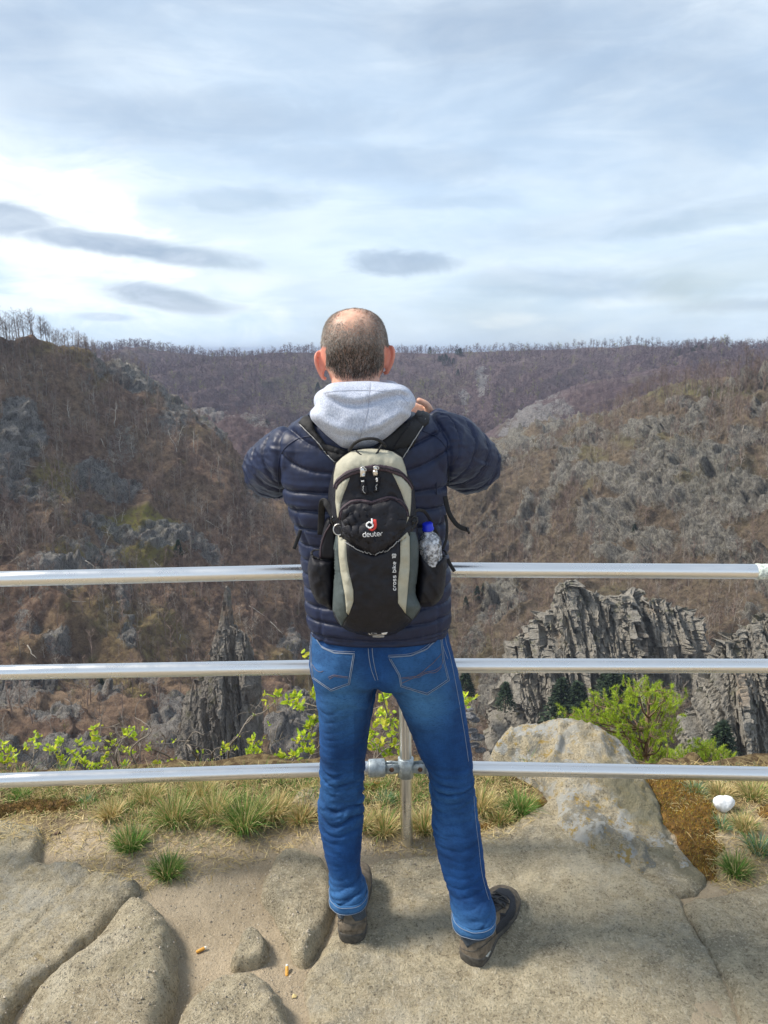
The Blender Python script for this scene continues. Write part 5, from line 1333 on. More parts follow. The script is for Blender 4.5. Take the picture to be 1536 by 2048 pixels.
def cdt(poly, res):
    """triangulate a pixel polygon with interior points; returns pts (n,2), tris, boundary index loop"""
    poly = np.asarray(poly, float); B = []
    for k in range(len(poly)):
        a, c = poly[k], poly[(k + 1) % len(poly)]; m_ = max(1, int(np.ceil(np.linalg.norm(c - a) / res)))
        for t in np.arange(m_) / m_: B.append(a + (c - a) * t)
    B = np.array(B); lo, hi = B.min(0), B.max(0); xs_, ys_ = np.meshgrid(np.arange(lo[0], hi[0], res), np.arange(lo[1], hi[1], res), indexing='ij')
    q = np.stack([xs_.ravel() + ((np.arange(xs_.size) % xs_.shape[1]) % 2) * res * .5, ys_.ravel()], 1); q = q[poly_dist(q, B) > res * .55]
    A = np.vstack([B, q]); nb = len(B)
    vo, _, fo, ov, _, _ = delaunay_2d_cdt([Vector(v) for v in A], [(k, (k + 1) % nb) for k in range(nb)], [list(range(nb))], 1, 1e-4)
    A2 = np.array([tuple(v) for v in vo]); tr = [tuple(f) for f in fo]
    d = poly_dist(A2, B); return A2, tr, d
def smooth_poly(poly, k=4):
    p_ = np.asarray(poly, float); c = np.vstack([p_[-1], p_, p_[0], p_[1]]); out = []
    for i in range(len(p_)):
        a, b_, c_, d = c[i], c[i + 1], c[i + 2], c[i + 3]
        for t in np.arange(k) / k: out.append(.5 * (2 * b_ + (c_ - a) * t + (2 * a - 5 * b_ + 4 * c_ - d) * t * t + (3 * b_ - a - 3 * c_ + d) * t ** 3))
    return np.array(out)
def boundary(tr):
    cnt = {}
    for f in tr:
        for k in range(3):
            e = (f[k], f[(k + 1) % 3]); cnt[e] = cnt.get(e, 0) + 1
    return [e for e in cnt if (e[1], e[0]) not in cnt]
def pillow(poly, Y, front, back, edge, res=5, fn=None, fnb=None):
    """inflated closed shape with this outline; front(+) towards the viewer. edge in px"""
    A, tr, d = cdt(poly, res); t = np.clip(d / edge, 0, 1); pr = np.sqrt(np.clip(1 - (1 - t) ** 2, 0, 1)); pr[d < .01] = 0
    ex = fn(A, d) if fn else 0; eb = fnb(A, d) if fnb else 0
    fr = (front + ex) * pr; bk = (back + eb) * pr
    Vf = np.array([P(a, c, Y - o) for (a, c), o in zip(A, fr)]); Vb = np.array([P(a, c, Y + o) for (a, c), o in zip(A, bk)])
    n = len(A); bd = set(i for e in boundary(tr) for i in e); mp = {i: (i if i in bd else i + n) for i in range(n)}
    V = np.vstack([Vf, Vb]); T = [tuple(f) for f in tr] + [tuple(mp[i] for i in reversed(f)) for f in tr]
    return V, T
def hitpt(bvh, px, py, Yfall=1.95):
    d = Vector(ray(px, py)).normalized(); r = bvh.ray_cast(Vector(CAM), d)
    if r[0] is None:
        q = P(px, py, Yfall); r2 = bvh.find_nearest(Vector(q)); return np.array(r2[0]), np.array(r2[1])
    n = np.array(r[1]); n = n if np.dot(n, np.array(d)) < 0 else -n
    return np.array(r[0]), n
def patch(name, poly, bvh, off, mat, parent, res=4, puff=0.0, edge=5, thick=.004, wr=0.0, seed=1, smooth=True, noisef=None, **kw):
    A, tr, d = cdt(poly, res); H = [hitpt(bvh, a, c) for a, c in A]; Pn = np.array([h[0] for h in H]); N = np.array([h[1] for h in H])
    for _ in range(1):
        pass
    o = off + puff * np.sqrt(np.clip(1 - (1 - np.clip(d / edge, 0, 1)) ** 2, 0, 1))
    if wr: o = o + wr * fbm(Pn * np.array([1, 1, .7]), 38, 4, .55, seed=seed) * np.clip(d / 4, 0, 1)
    if noisef is not None: o = o + noisef(A, d, Pn)
    V = Pn + N * o[:, None]; be = boundary(tr); Bn = Pn - N * thick; n = len(A)
    F = [tuple(f) for f in tr] + [(a, a + n, c + n, c) for a, c in be]
    V = np.vstack([V, Bn]); used = sorted(set(i for f in F for i in f)); mp = {u: i for i, u in enumerate(used)}
    V = V[used]; F = [tuple(mp[i] for i in f) for f in F]
    if np.dot(np.cross(V[F[0][1]] - V[F[0][0]], V[F[0][2]] - V[F[0][0]]), N[0]) < 0: F = [tuple(reversed(f)) for f in F]
    return mk(name, V, F, mat, parent, smooth=smooth, **kw)
def line(name, path, bvh, r, off, mat, parent, n=40, flat=None, sides=6, straight=False, geo=None, **kw):
    pp = np.asarray(path, float) if straight else spline(path, n); H = [hitpt(bvh, a, c) for a, c in pp]
    C = np.array([h[0] + h[1] * off for h in H]); Nn = np.array([h[1] for h in H])
    V, Q, T = tube(C, r, sides, flat=flat, up=Nn)
    if geo is not None: geo.add(V, Q, T); return None
    return mk(name, V, [Q, np.array(T)], mat, parent, **kw)

# -------------------------------------------------- materials
m, b, p = new_mat('skin'); oc = objc(b)
hair_a, red = b.attr('scalp'), b.attr('redness')
n = b.noise(oc, 60, 5, .6); n2 = b.noise(oc, 420, 3, .6)
c = b.mix(b.ramp(n, .3, .7), (.66, .36, .25), (.80, .50, .36)); c = b.mix(b.math('MULTIPLY', red, .75), c, (.68, .22, .16))
c = b.mix(b.math('MULTIPLY', hair_a, b.ramp(n2, .3, .7, .55, .95)), c, (.20, .145, .115)); b.L.new(c, p.inputs['Base Color'])
p.inputs['Roughness'].default_value = .48; p.inputs['Subsurface Weight'].default_value = .12; p.inputs['Subsurface Radius'].default_value = (.01, .004, .002); p.inputs['Subsurface Scale'].default_value = .6
b.L.new(b.bump(b.math('ADD', n, n2), .35, .0015), p.inputs['Normal']); M_skin = m

m, b, p = new_mat('navy_nylon'); oc = objc(b)
n = b.noise(oc, 30, 5, .65); n2 = b.noise(b.mapping(oc, (1, 1, .35)), 120, 4, .7)
b.L.new(b.mix(b.ramp(n, .3, .7), (.006, .011, .038), (.010, .019, .060)), p.inputs['Base Color']); p.inputs['Roughness'].default_value = .5; p.inputs['Specular IOR Level'].default_value = .4
b.L.new(b.bump(b.math('ADD', n, b.math('MULTIPLY', n2, .35)), .22, .003), p.inputs['Normal']); M_navy = m

m, b, p = new_mat('heather_sweat'); oc = objc(b)
v = b.noise(b.mapping(oc, (1, 1, .35)), 420, 4, .7); v2 = b.noise(b.mapping(oc, (1, 1, .25)), 150, 4, .7)
c = b.mix(b.ramp(v, .35, .65), (.40, .44, .55), (.66, .70, .81)); c = b.mix(b.math('MULTIPLY', b.ramp(v2, .5, .7), .3), c, (.74, .77, .86)); b.L.new(c, p.inputs['Base Color'])
p.inputs['Roughness'].default_value = .95; p.inputs['Specular IOR Level'].default_value = .15
b.L.new(b.bump(b.math('ADD', v, v2), .8, .0025), p.inputs['Normal']); M_hood = m

m, b, p = new_mat('blue_denim'); oc = objc(b)
fade, crz = b.attr('fade'), b.attr('crease')
w1 = b.noise(b.mapping(oc, (1, 1, .12)), 520, 3, .7); w2 = b.noise(b.mapping(oc, (.3, .3, 1)), 420, 3, .7); n = b.noise(oc, 14, 5, .65)
c = b.mix(b.ramp(n, .3, .7), (.0018, .020, .098), (.004, .044, .185)); fd = b.math('MULTIPLY', fade, b.ramp(n, .2, .65, .5, 1.0))
c = b.mix(b.math('MULTIPLY', fd, .72), c, (.085, .24, .46)); c = b.mix(b.math('MULTIPLY', crz, .85), c, (.003, .013, .05))  # crease mask paints the shade of the folds into the denim
c = b.mix(b.math('MULTIPLY', b.ramp(w1, .5, .72), .20), c, (.04, .15, .36)); c = b.mix(b.math('MULTIPLY', b.ramp(w2, .5, .34), .45), c, (.006, .03, .11)); b.L.new(c, p.inputs['Base Color'])
p.inputs['Roughness'].default_value = .85; p.inputs['Specular IOR Level'].default_value = .2
b.L.new(b.bump(b.math('ADD', w1, w2), .5, .0012), p.inputs['Normal']); M_denim = m
M_stitch = simple('pale_thread', (.24, .29, .38), .8); M_ostitch = simple('copper_thread', (.20, .14, .13), .8)

# -------------------------------------------------- body
man = empty('person', (-.03, 2.0, 0), 'man in navy quilted jacket, blue jeans and walking boots seen from behind, raising a phone', 'person')
head = stack([(617, 704, 716, 2.075, .012, .012), (620, 690, 731, 2.075, .038, .03), (627, 671, 748, 2.075, .062, .06), (640, 656, 762, 2.075, .085, .08), (662, 646.5, 771.5, 2.075, .100, .098), (690, 643, 775.5, 2.075, .105, .107),
              (712, 645, 774, 2.078, .101, .108), (732, 651, 768, 2.08, .092, .108), (748, 658, 762, 2.085, .082, .107), (765, 664, 757, 2.09, .073, .105), (785, 670, 752, 2.10, .070, .092), (800, 680, 742, 2.11, .05, .07)], pw=2.15)
neck = stack([(735, 668, 755, 2.07, .06, .06), (765, 663, 760, 2.07, .064, .062), (800, 660, 766, 2.07, .066, .064), (840, 650, 780, 2.07, .075, .07)])
def ball(c, r, rot=None, sub=4):
    bm = bmesh.new(); bmesh.ops.create_icosphere(bm, subdivisions=sub, radius=1); A = np.array([v.co[:] for v in bm.verts]); F = [[v.index for v in f.verts] for f in bm.faces]; bm.free()
    A = A * np.asarray(r)
    if rot is not None: A = A @ np.array(Matrix.Rotation(rot[0], 3, 'X') @ Matrix.Rotation(rot[1], 3, 'Y') @ Matrix.Rotation(rot[2], 3, 'Z')).T
    return A + np.asarray(c), F
ears = []
for s, (ex, ey) in ((-1, (645, 730)), (1, (775, 719))):
    c = P(ex, ey, 2.075)
    # shell and curled rim
    ears.append(ball(c + np.array([s * .005, .000, 0]), (.0095, .019, .030), (0, s * R(10) + (R(6) if s < 0 else 0), -s * R(30))))
    rim = [c + np.array([-s * .004, .014, .022]), c + np.array([s * .008, .000, .034]), c + np.array([s * .016, -.014, .024]), c + np.array([s * .0155, -.018, .004]), c + np.array([s * .009, -.013, -.016]), c + np.array([-s * .001, -.002, -.033]), c + np.array([-s * .006, .012, -.036])]
    ears.append(limb(rim, [.004, .0048, .005, .0046, .0046, .0060, .0055], 12))
face = [ball(P(710, 725, 2.19), (.016, .020, .024)), ball(P(710, 740, 2.196), (.019, .016, .012)), ball(P(690, 705, 2.166), (.030, .012, .010)), ball(P(730, 705, 2.166), (.030, .012, .010)),
        ball(P(710, 757, 2.184), (.028, .009, .0055)), ball(P(710, 764, 2.182), (.024, .009, .006)), ball(P(710, 790, 2.165), (.028, .022, .016)), ball(P(689, 714, 2.166), (.013, .012, .011)), ball(P(731, 714, 2.166), (.013, .012, .011))]
# arms and hands (skin surface inside the sleeves)
SHL, ELL, WRL = P(598, 893, 2.07), P(542, 936, 2.27), P(660, 848, 2.43)
SHR, ELR, WRR = P(872, 893, 2.07), P(946, 922, 2.27), P(872, 850, 2.43)
def hand(W, s, aim):
    """s=+1 right hand; palm runs from wrist towards the phone at aim, fingers close behind it, thumb on the near side"""
    d = aim - W; L = np.linalg.norm(d); d = d / L; up = np.array([0, 0, 1.0]); up = up - d * np.dot(up, d); up /= np.linalg.norm(up); n = np.cross(up, d); n = n if n[1] > 0 else -n   # n = away from viewer
    out = [limb([W - d * .05, W, W + d * .03, W + d * .065, W + d * .088], [.026, .024, .035, .040, .038], 20, flat=[.020, .018, .015, .014, .012], up=n)]
    K = W + d * .082
    for k, (hh, ln) in enumerate([(.030, .070), (.011, .078), (-.009, .073), (-.027, .058)]):
        a = K + up * hh + n * .004
        out.append(limb([a, a + d * ln * .42 + n * .016, a + d * ln * .8 + n * .020, a + d * ln * 1.02 + n * .006], [.0092, .0086, .0080, .0068], 12))
    a = W + d * .028 + up * .026 - n * .004
    out.append(limb([a, a + d * .026 + up * .020 - n * .014, a + d * .058 + up * .024 - n * .016], [.0125, .0108, .0088], 12))
    return out
PHC = P(726, 794, 2.425)
parts = [head, neck] + ears + face
torso_rows = [(800, 655, 770, 2.07, .06, .06), (822, 628, 800, 2.07, .082, .078), (836, 610, 850, 2.07, .095, .088), (852, 592, 872, 2.075, .108, .10), (880, 574, 888, 2.08, .120, .115), (920, 566, 893, 2.08, .128, .12), (965, 568, 893, 2.08, .128, .12),
              (1010, 580, 892, 2.08, .124, .12), (1060, 597, 889, 2.08, .118, .12), (1110, 606, 889, 2.08, .115, .12), (1160, 612, 895, 2.08, .118, .12), (1210, 616, 897, 2.08, .124, .12), (1245, 621, 896, 2.08, .128, .12), (1262, 624, 893, 2.08, .128, .12)]
def shrink(rows, k): return [(a, (l + r_) / 2 - (r_ - l) / 2 * k, (l + r_) / 2 + (r_ - l) / 2 * k, y, bk * k, fr * k) for a, l, r_, y, bk, fr in rows]
parts.append(stack([(a + 12 if a < 900 else a, l, r_, y, bk, fr) for a, l, r_, y, bk, fr in shrink(torso_rows, .74)]))
parts.append(limb([SHL, ELL, WRL], [.052, .042, .027])); parts.append(limb([SHR, ELR, WRR], [.052, .042, .027]))
parts += hand(WRL, -1, PHC + np.array([-.03, 0, 0])) + hand(WRR, 1, PHC + np.array([.03, 0, 0]))
pelvis_rows = [(1215, 626, 888, 2.08, .112, .11), (1262, 622, 895, 2.08, .122, .115), (1300, 621, 903, 2.08, .130, .115), (1325, 622, 909, 2.08, .132, .115), (1345, 626, 915, 2.08, .124, .11), (1356, 634, 912, 2.08, .105, .10)]
legL = [(1310, 624, 757, 2.08, .118, .105), (1350, 627, 758, 2.08, .120, .105), (1385, 633, 752, 2.08, .108, .10), (1420, 637, 746, 2.08, .100, .098), (1464, 639, 737.5, 2.085, .092, .092), (1513, 640, 732, 2.09, .080, .086), (1571, 638, 728, 2.085, .072, .080),
        (1620, 637, 727, 2.075, .074, .074), (1674, 645, 723.5, 2.06, .074, .066), (1715, 653, 720, 2.045, .066, .060), (1745, 659, 722, 2.035, .060, .058), (1765, 661, 728, 2.02, .062, .062), (1784, 661, 733, 2.013, .068, .068)]
legR = [(1310, 760, 906, 2.08, .118, .105), (1350, 766, 914, 2.08, .118, .105), (1386, 789, 923, 2.08, .106, .10), (1428, 807, 931, 2.08, .098, .096), (1467, 824, 937, 2.08, .090, .090), (1506, 839, 943, 2.075, .080, .084), (1545, 855, 948, 2.065, .074, .080),
        (1600, 860, 955, 2.05, .072, .076), (1658, 866, 962, 2.02, .074, .068), (1723, 878, 968, 1.995, .068, .062), (1765, 891, 974, 1.975, .062, .062), (1798, 902, 984, 1.955, .066, .066), (1828, 906, 988, 1.942, .072, .070)]
parts += [stack(shrink(pelvis_rows[:4], .74)), stack(shrink(legL, .68)), stack(shrink(legR, .68))]
V, Fs, lap = union(parts, .0032, 3); N = vnorm(V, Fs); X, Yp = pix(V)
zt = P(705, 632, 2.02); db = np.linalg.norm((V - zt) * np.array([1, .7, 1.0]), axis=1)
wob_ = .018 * fbm(V, 30, 3)
headm = (V[:, 2] > P(710, 757, 2.0)[2]) & (np.abs(V[:, 0] - P(710, 700, 2.08)[0]) < .1) & (V[:, 1] < 2.16)
earm = ((X < 652) | (X > 768)) & (Yp > 690) & (Yp < 775) & (V[:, 1] < 2.13)
scalp = np.where(headm & ~earm, sstep(db + wob_, .012, .078), 0) * sstep(2.12 - V[:, 1] + .4 * (V[:, 2] - 1.7), -.01, .03)
scalp *= sstep(V[:, 2] + wob_ * .9 - .9 * np.maximum(np.abs(V[:, 0] - P(710, 700, 2.08)[0]) - .045, 0), P(710, 764, 2.0)[2], P(710, 738, 2.0)[2])
# no hair below the ears at the sides
redness = np.where(earm, 1.0, 0) + .45 * sstep(fbm(V, 18, 3), 0, .6)  # ears redder all over, other skin redder in random patches
redness = np.clip(redness + np.where((V[:, 2] < 1.66) & (V[:, 1] < 2.3), .25, 0), 0, 1)
Vb_, Fb_ = V, Fs
mk('body', V, Fs, M_skin, man, attrs={'scalp': scalp, 'redness': redness})
EW = simple('eye_white', (.8, .8, .78), .2)
for ex in (689, 731):
    A, F = ball(P(ex, 714, 2.170), (.0115,) * 3, sub=3); mk('eye', A, F, EW, man)
# hair
tri = np.concatenate([F[:, :3] for F in Fs] + [F[:, [0, 2, 3]] for F in Fs if F.shape[1] == 4]); sc_ = scalp[tri].mean(1); tri = tri[(sc_ > .02)]; sc_ = scalp[tri].mean(1)
ar = np.linalg.norm(np.cross(V[tri[:, 1]] - V[tri[:, 0]], V[tri[:, 2]] - V[tri[:, 0]]), axis=1) * (sc_ ** 1.0); pr = ar / ar.sum()
nh = 26000; pk = rng.choice(len(tri), nh, p=pr); u_, v_ = rng.random(nh), rng.random(nh); sw = u_ + v_ > 1; u_[sw], v_[sw] = 1 - u_[sw], 1 - v_[sw]
B0 = V[tri[pk, 0]] * (1 - u_ - v_)[:, None] + V[tri[pk, 1]] * u_[:, None] + V[tri[pk, 2]] * v_[:, None]; Nh = N[tri[pk, 0]]
dn = np.array([0, 0, -1.0]) + rng.normal(0, .35, (nh, 3)); dn[:, 0] += -np.sign(B0[:, 0] - B0[:, 0].mean()) * 0.25
dn -= Nh * np.sum(dn * Nh, 1)[:, None]; dn /= np.linalg.norm(dn, axis=1)[:, None]
D = dn * .9 + Nh * rng.uniform(.25, .6, (nh, 1)); D /= np.linalg.norm(D, axis=1)[:, None]
zt0 = P(710, 640, 2.0)[2]; zt1 = P(710, 740, 2.0)[2]; dark = sstep(zt0 - B0[:, 2], .02, .10) * (1 - .55 * sstep(np.abs(B0[:, 0] - P(710, 700, 2.08)[0]), .045, .08)); dark = np.clip(dark + rng.normal(0, .22, nh), 0, 1)[:, None]
hc = (np.array([.36, .32, .28]) * (1 - dark) + np.array([.045, .030, .022]) * dark) * rng.uniform(.55, 1.35, (nh, 1)) * (1 + .55 * fbm(B0 * np.array([1, 1, .5]), 110, 2, seed=61))[:, None]
grey = rng.random(nh) < .18; hc[grey] = np.array([.42, .40, .37]) * rng.uniform(.6, 1, (grey.sum(), 1))
Vh, Qh, Ch = blades(B0 - Nh * .0005, D, rng.uniform(.004, .0115, nh) * (.7 + .5 * dark[:, 0]), rng.uniform(.0007, .0013, nh), rng.uniform(-.1, .15, nh), hc, 2)
M_hair = vcol_mat('short_hair', .45, 0, .4); mk('hair', Vh, Qh, M_hair, man, smooth=False, attrs={'tint': Ch})

# -------------------------------------------------- jacket
shoulders = [ball(P(598, 905, 2.075), (.062, .080, .072)), ball(P(872, 900, 2.075), (.066, .080, .076))]
armL = limb([P(614, 905, 2.07), P(572, 918, 2.14), P(545, 938, 2.26), P(566, 926, 2.34), P(610, 880, 2.40), P(648, 846, 2.43)], [.080, .082, .080, .072, .056, .044], 28)
armR = limb([P(862, 890, 2.07), P(905, 900, 2.14), P(942, 928, 2.25), P(930, 912, 2.33), P(898, 872, 2.39), P(872, 845, 2.42)], [.088, .090, .080, .074, .058, .044], 28)
V, Fs, lap = union([stack(torso_rows, 5, 64, 2.4), armL, armR] + shoulders, .0036, 9)
N = vnorm(V, Fs); X, Yp = pix(V)
pathL = spline([P(614, 905, 2.07), P(572, 918, 2.14), P(545, 938, 2.26), P(566, 926, 2.34), P(610, 880, 2.40), P(648, 846, 2.43)], 90); pathR = spline([P(862, 890, 2.07), P(905, 900, 2.14), P(942, 928, 2.25), P(930, 912, 2.33), P(898, 872, 2.39), P(872, 845, 2.42)], 90)
def along(V, path):
    s = np.concatenate([[0], np.cumsum(np.linalg.norm(np.diff(path, axis=0), axis=1))]); D_ = np.linalg.norm(V[:, None] - path[None], axis=2); k = D_.argmin(1); return s[k], D_[np.arange(len(V)), k]
sL, dL = along(V, pathL); sR, dR = along(V, pathR)
xc = P(727, 950, 2.08)[0]; xa = np.where(V[:, 0] < xc, P(557, 950, 2.0)[0] - V[:, 0], V[:, 0] - P(897, 950, 2.0)[0])     # >0 outside the armhole seam
xa = xa + .05 * sstep(V[:, 2], 1.47, 1.58)
sleeve = sstep(xa, -.004, .004) * (V[:, 2] > 1.20)
lowf = 1 - sstep(V[:, 2], .925, .955)
cw = fbm(V, 5, 3, seed=3)
zz = V[:, 2] + .012 * cw + .05 * (np.abs(V[:, 0] - xc) / .2) ** 2 * sstep(V[:, 2], 1.35, 1.5) * -1
per = np.interp(V[:, 2], [.92, 1.15, 1.3, 1.6], [.040, .043, .050, .054]); ph = np.cumsum  # noqa
zk = np.linspace(.88, 1.64, 400); pk_ = np.cumsum((zk[1] - zk[0]) / np.interp(zk, [.92, 1.15, 1.3, 1.6], [.040, .043, .050, .054])); phase = np.interp(zz, zk, pk_)
sa = np.where(V[:, 0] < xc, sL, sR) + .006 * cw; phs = sa / .070 + .35 * fbm(V, 6, 2, seed=77)
def puffs(t): f = t - np.floor(t); return 1 - np.abs(2 * f - 1) ** 3.6, np.minimum(f, 1 - f)
pt, et = puffs(phase); ps_, es = puffs(phs)
puff = pt * (1 - sleeve) + ps_ * sleeve; edge_ = np.where(sleeve > .5, es, et)
wr = fbm(V * np.array([1, 1, .28]), 85, 3, .55, seed=8, ridged=True); wr2 = fbm(V * np.array([.35, .35, 1.5]), 24, 3, .5, seed=9, ridged=True)
disp = (.0110 - .0045 * sleeve) * puff * (1 - lowf) * (.75 + .5 * fbm(V, 7, 2, seed=71)) + .0018 * wr * np.exp(-(edge_ / .20) ** 2) + .0018 * wr2 * (1 + sleeve) + .004 * sleeve * fbm(V @ np.array([[1, 0, .5], [0, 1, 0], [-.5, 0, 1]]) * np.array([.5, .5, 1.6]), 22, 3, seed=72, ridged=True)
seam_arm = np.exp(-(xa / .007) ** 2) * (V[:, 2] > 1.2); disp -= .009 * seam_arm; disp -= .0028 * np.exp(-(edge_ / .05) ** 2) * (1 - lowf)
# elbow gathers
gl = np.exp(-((sL - .26) / .07) ** 2) * (dL < .12) + np.exp(-((sR - .26) / .07) ** 2) * (dR < .12); disp += .005 * gl * fbm(V * np.array([1.6, .6, .6]), 24, 3, seed=14, ridged=True) * sleeve
# vertical side panel seams
xs1 = np.abs(X - np.interp(Yp, [1000, 1100, 1250], [588, 622, 646])); xs2 = np.abs(X - np.interp(Yp, [1000, 1100, 1250], [884, 872, 876])); sd = np.minimum(xs1, xs2)
disp -= .004 * np.exp(-(sd / 3.5) ** 2) * (Yp > 1010) * (V[:, 1] < 2.1)
hemz = V[:, 2]; disp -= .006 * np.exp(-((hemz - .948) / .005) ** 2)
V = V + N * disp[:, None]
jacket = mk('jacket', V, Fs, M_navy, man); BVJ = bvh_of(V, Fs); JV, JF = V, Fs
# cuffs
for pth in (pathL, pathR):
    d = pth[-1] - pth[-6]; d /= np.linalg.norm(d); a, Q, T = tube([pth[-1] - d * .012, pth[-1], pth[-1] + d * .022, pth[-1] + d * .024], [.046, .048, .040, .032], 24); mk('cuff', a, [Q, np.array(T)], M_navy, jacket)
line('seam', [(626, 872), (600, 876), (574, 892), (560, 915), (556, 950), (560, 985)], BVJ, .0014, .0005, M_navy, jacket); line('seam', [(845, 862), (870, 872), (890, 892), (897, 925), (898, 965), (896, 990)], BVJ, .0014, .0005, M_navy, jacket)

# -------------------------------------------------- hood of the grey sweatshirt
hood_o = smooth_poly([(655, 770), (668, 765), (700, 763), (742, 762), (775, 765), (803, 769), (820, 780), (831, 798), (830, 812), (822, 822), (821, 832), (800, 852), (780, 872), (762, 885), (740, 895), (712, 899), (686, 897), (668, 884), (650, 868), (635, 853), (622, 838), (620, 824), (632, 808), (634, 792), (645, 779)])
def hood_fn(A, d):
    x, y = A[:, 0], A[:, 1]; o = .022 * np.exp(-(((x - 700) / 70) ** 2 + ((y - 845) / 40) ** 2)) + .010 * np.exp(-(((x - 770) / 40) ** 2 + ((y - 835) / 30) ** 2))
    c1 = np.interp(x, [640, 665, 690, 715, 740, 770, 800, 830], [790, 800, 809, 811, 806, 795, 790, 796]); o -= .011 * np.exp(-((y - c1) / 6) ** 2); o += .008 * np.exp(-((y - c1 + 14) / 9) ** 2)
    c2 = 782 + (x - 720) ** 2 * .0006; o -= .003 * np.exp(-((y - c2) / 1.8) ** 2) * (x > 648) * (x < 800)
    xs_ = np.interp(y, [765, 815, 860, 900], [740, 737, 724, 712]); o -= .003 * np.exp(-((x - xs_) / 1.6) ** 2)
    c3 = np.interp(x, [640, 680, 720, 760, 800], [840, 858, 862, 850, 825]); o += .006 * np.exp(-((y - c3) / 9) ** 2) - .005 * np.exp(-((y - c3 - 13) / 6) ** 2)
    o += -.006 * np.exp(-(((x - 806) - (y - 790) * .8) / 5) ** 2) * (y > 778) * (y < 826)
    q = np.column_stack([x, y, 0 * x]); return o + .004 * fbm(q, 1 / 26., 4, seed=3)
HVv, HT = pillow(hood_o, 1.965, .050, .10, 26, 3.2, hood_fn)
ringr = []
for t in np.linspace(0, 2 * np.pi, 41):
    cxx = P(716, 785, 2.05); ringr.append(np.array([cxx[0] + .088 * math.cos(t), 2.055 + .085 * math.sin(t), cxx[2] - .012 + .008 * math.sin(t) + .010 * math.cos(t)]))
rv, rq, rt_ = tube(np.array(ringr), .030, 18)
V, Fs, lap = union([(HVv, HT), (rv, list(map(tuple, rq)) + rt_)], .0034, 2)
hood = mk('hood', V, Fs, M_hood, man); BVH_ = bvh_of(V, Fs)
line('hood_seam', [(740, 765), (738, 800), (735, 822), (725, 860), (714, 896)], BVH_, .0009, .0003, simple('grey_thread', (.40, .42, .50), .9), hood)
line('hood_seam', [(648, 786), (680, 782), (730, 781), (775, 784), (800, 792), (815, 806)], BVH_, .0008, .0003, bpy.data.materials['grey_thread'], hood)

# -------------------------------------------------- jeans
V, Fs, lap = union([stack(pelvis_rows, 5), stack(legL, 4), stack(legR, 4)], .0042, 9)
N = vnorm(V, Fs); X, Yp = pix(V)
left = V[:, 0] < P(758, 1400, 2.08)[0]
kz = np.where(left, P(690, 1570, 2.09)[2], P(900, 1590, 2.06)[2]); az_ = np.where(left, P(690, 1770, 2.03)[2], P(940, 1815, 1.97)[2]); cz = P(760, 1370, 2.08)[2]
mk_ = np.exp(-((V[:, 2] - kz) / .085) ** 2); ma = np.exp(-((V[:, 2] - az_) / .05) ** 2); mc = np.exp(-((V[:, 2] - cz + .02) / .05) ** 2)
bend = np.stack([V[:, 0] * .6, V[:, 1] * .6, V[:, 2] + .10 * np.abs(V[:, 0] - np.where(left, P(685, 1570, 2.09)[0], P(905, 1590, 2.06)[0]))], 1)
f1 = fbm(bend * np.array([8, 8, 34]), 1.0, 3, .5, seed=21, ridged=True); f2 = fbm(bend * np.array([14, 14, 70]), 1.0, 3, .5, seed=22, ridged=True); f3 = fbm(V * np.array([9, 9, 9]), 1, 4, seed=23)
f4 = fbm(V @ np.array([[1, 0, .6], [0, 1, 0], [-.6, 0, 1]]) * np.array([8, 8, 26]), 1, 3, seed=24, ridged=True)
ang_ = np.arctan2(V[:, 1] - 2.06, V[:, 0] - np.where(left, P(685, 1570, 2.08)[0], P(905, 1590, 2.05)[0]))
def creases(lam, sd_, tw_):
    ph_ = (V[:, 2] + tw_ * fbm(V, 9, 3, seed=sd_) + .010 * np.sin(ang_ * 2 + sd_)) / lam + fbm(V, 3, 2, seed=sd_ + 1) * 2.2 + (V[:, 0] - np.where(left, P(685, 1570, 2.08)[0], P(905, 1590, 2.05)[0])) * 26 * fbm(V * np.array([.3, .3, 1]), 7, 2, seed=sd_ + 4)
    f_ = ph_ - np.floor(ph_); amp_ = .12 + .95 * sstep(fbm(V * np.array([1, 1, 3]), 6, 3, seed=sd_ + 2), -.25, .25); return (1 - np.abs(2 * f_ - 1) ** 3) * amp_ - .6 * amp_
k1 = creases(.030, 31, .022); k2 = creases(.034, 37, .03)
f1 = .4 * f1 + .9 * k1; disp = -.0045 * mk_ - .002 * (V[:, 2] < .55) + mk_ * (.0175 * k1 + .0030 * f2) + .0075 * ma * k2 + .0030 * k2 * sstep(fbm(V, 5, 2, seed=44), 0, .4) + ma * (.0050 * f1 + .0035 * f3) + mc * .0030 * f4 + .0035 * f3 + .0016 * f2 + .0025 * f4 * (V[:, 2] < .5)
seat = np.exp(-(((X - 665) / 38) ** 2 + ((Yp - 1335) / 34) ** 2)) + np.exp(-(((X - 840) / 45) ** 2 + ((Yp - 1340) / 38) ** 2)); disp += np.where(V[:, 1] < 2.08, .012 * seat, 0)
disp -= np.where(V[:, 1] < 2.08, .010 * np.exp(-((X - 752) / 12) ** 2) * sstep(Yp, 1290, 1360), 0)
disp -= .007 * np.exp(-(((X - 700) / 60) ** 2)) * np.exp(-((Yp - 1390) / 8) ** 2) * (V[:, 1] < 2.1) * .6
V = V + N * disp[:, None]
fade = np.clip(.25 * mk_ + .8 * np.exp(-(((X - 685) / 42) ** 2 + ((Yp - 1395) / 60) ** 2)) + .9 * np.exp(-(((X - 850) / 50) ** 2 + ((Yp - 1400) / 55) ** 2)) + .35 * seat + .30 * mk_ * sstep(f1, .2, .8) + .45 * ma + .15, 0, 1)
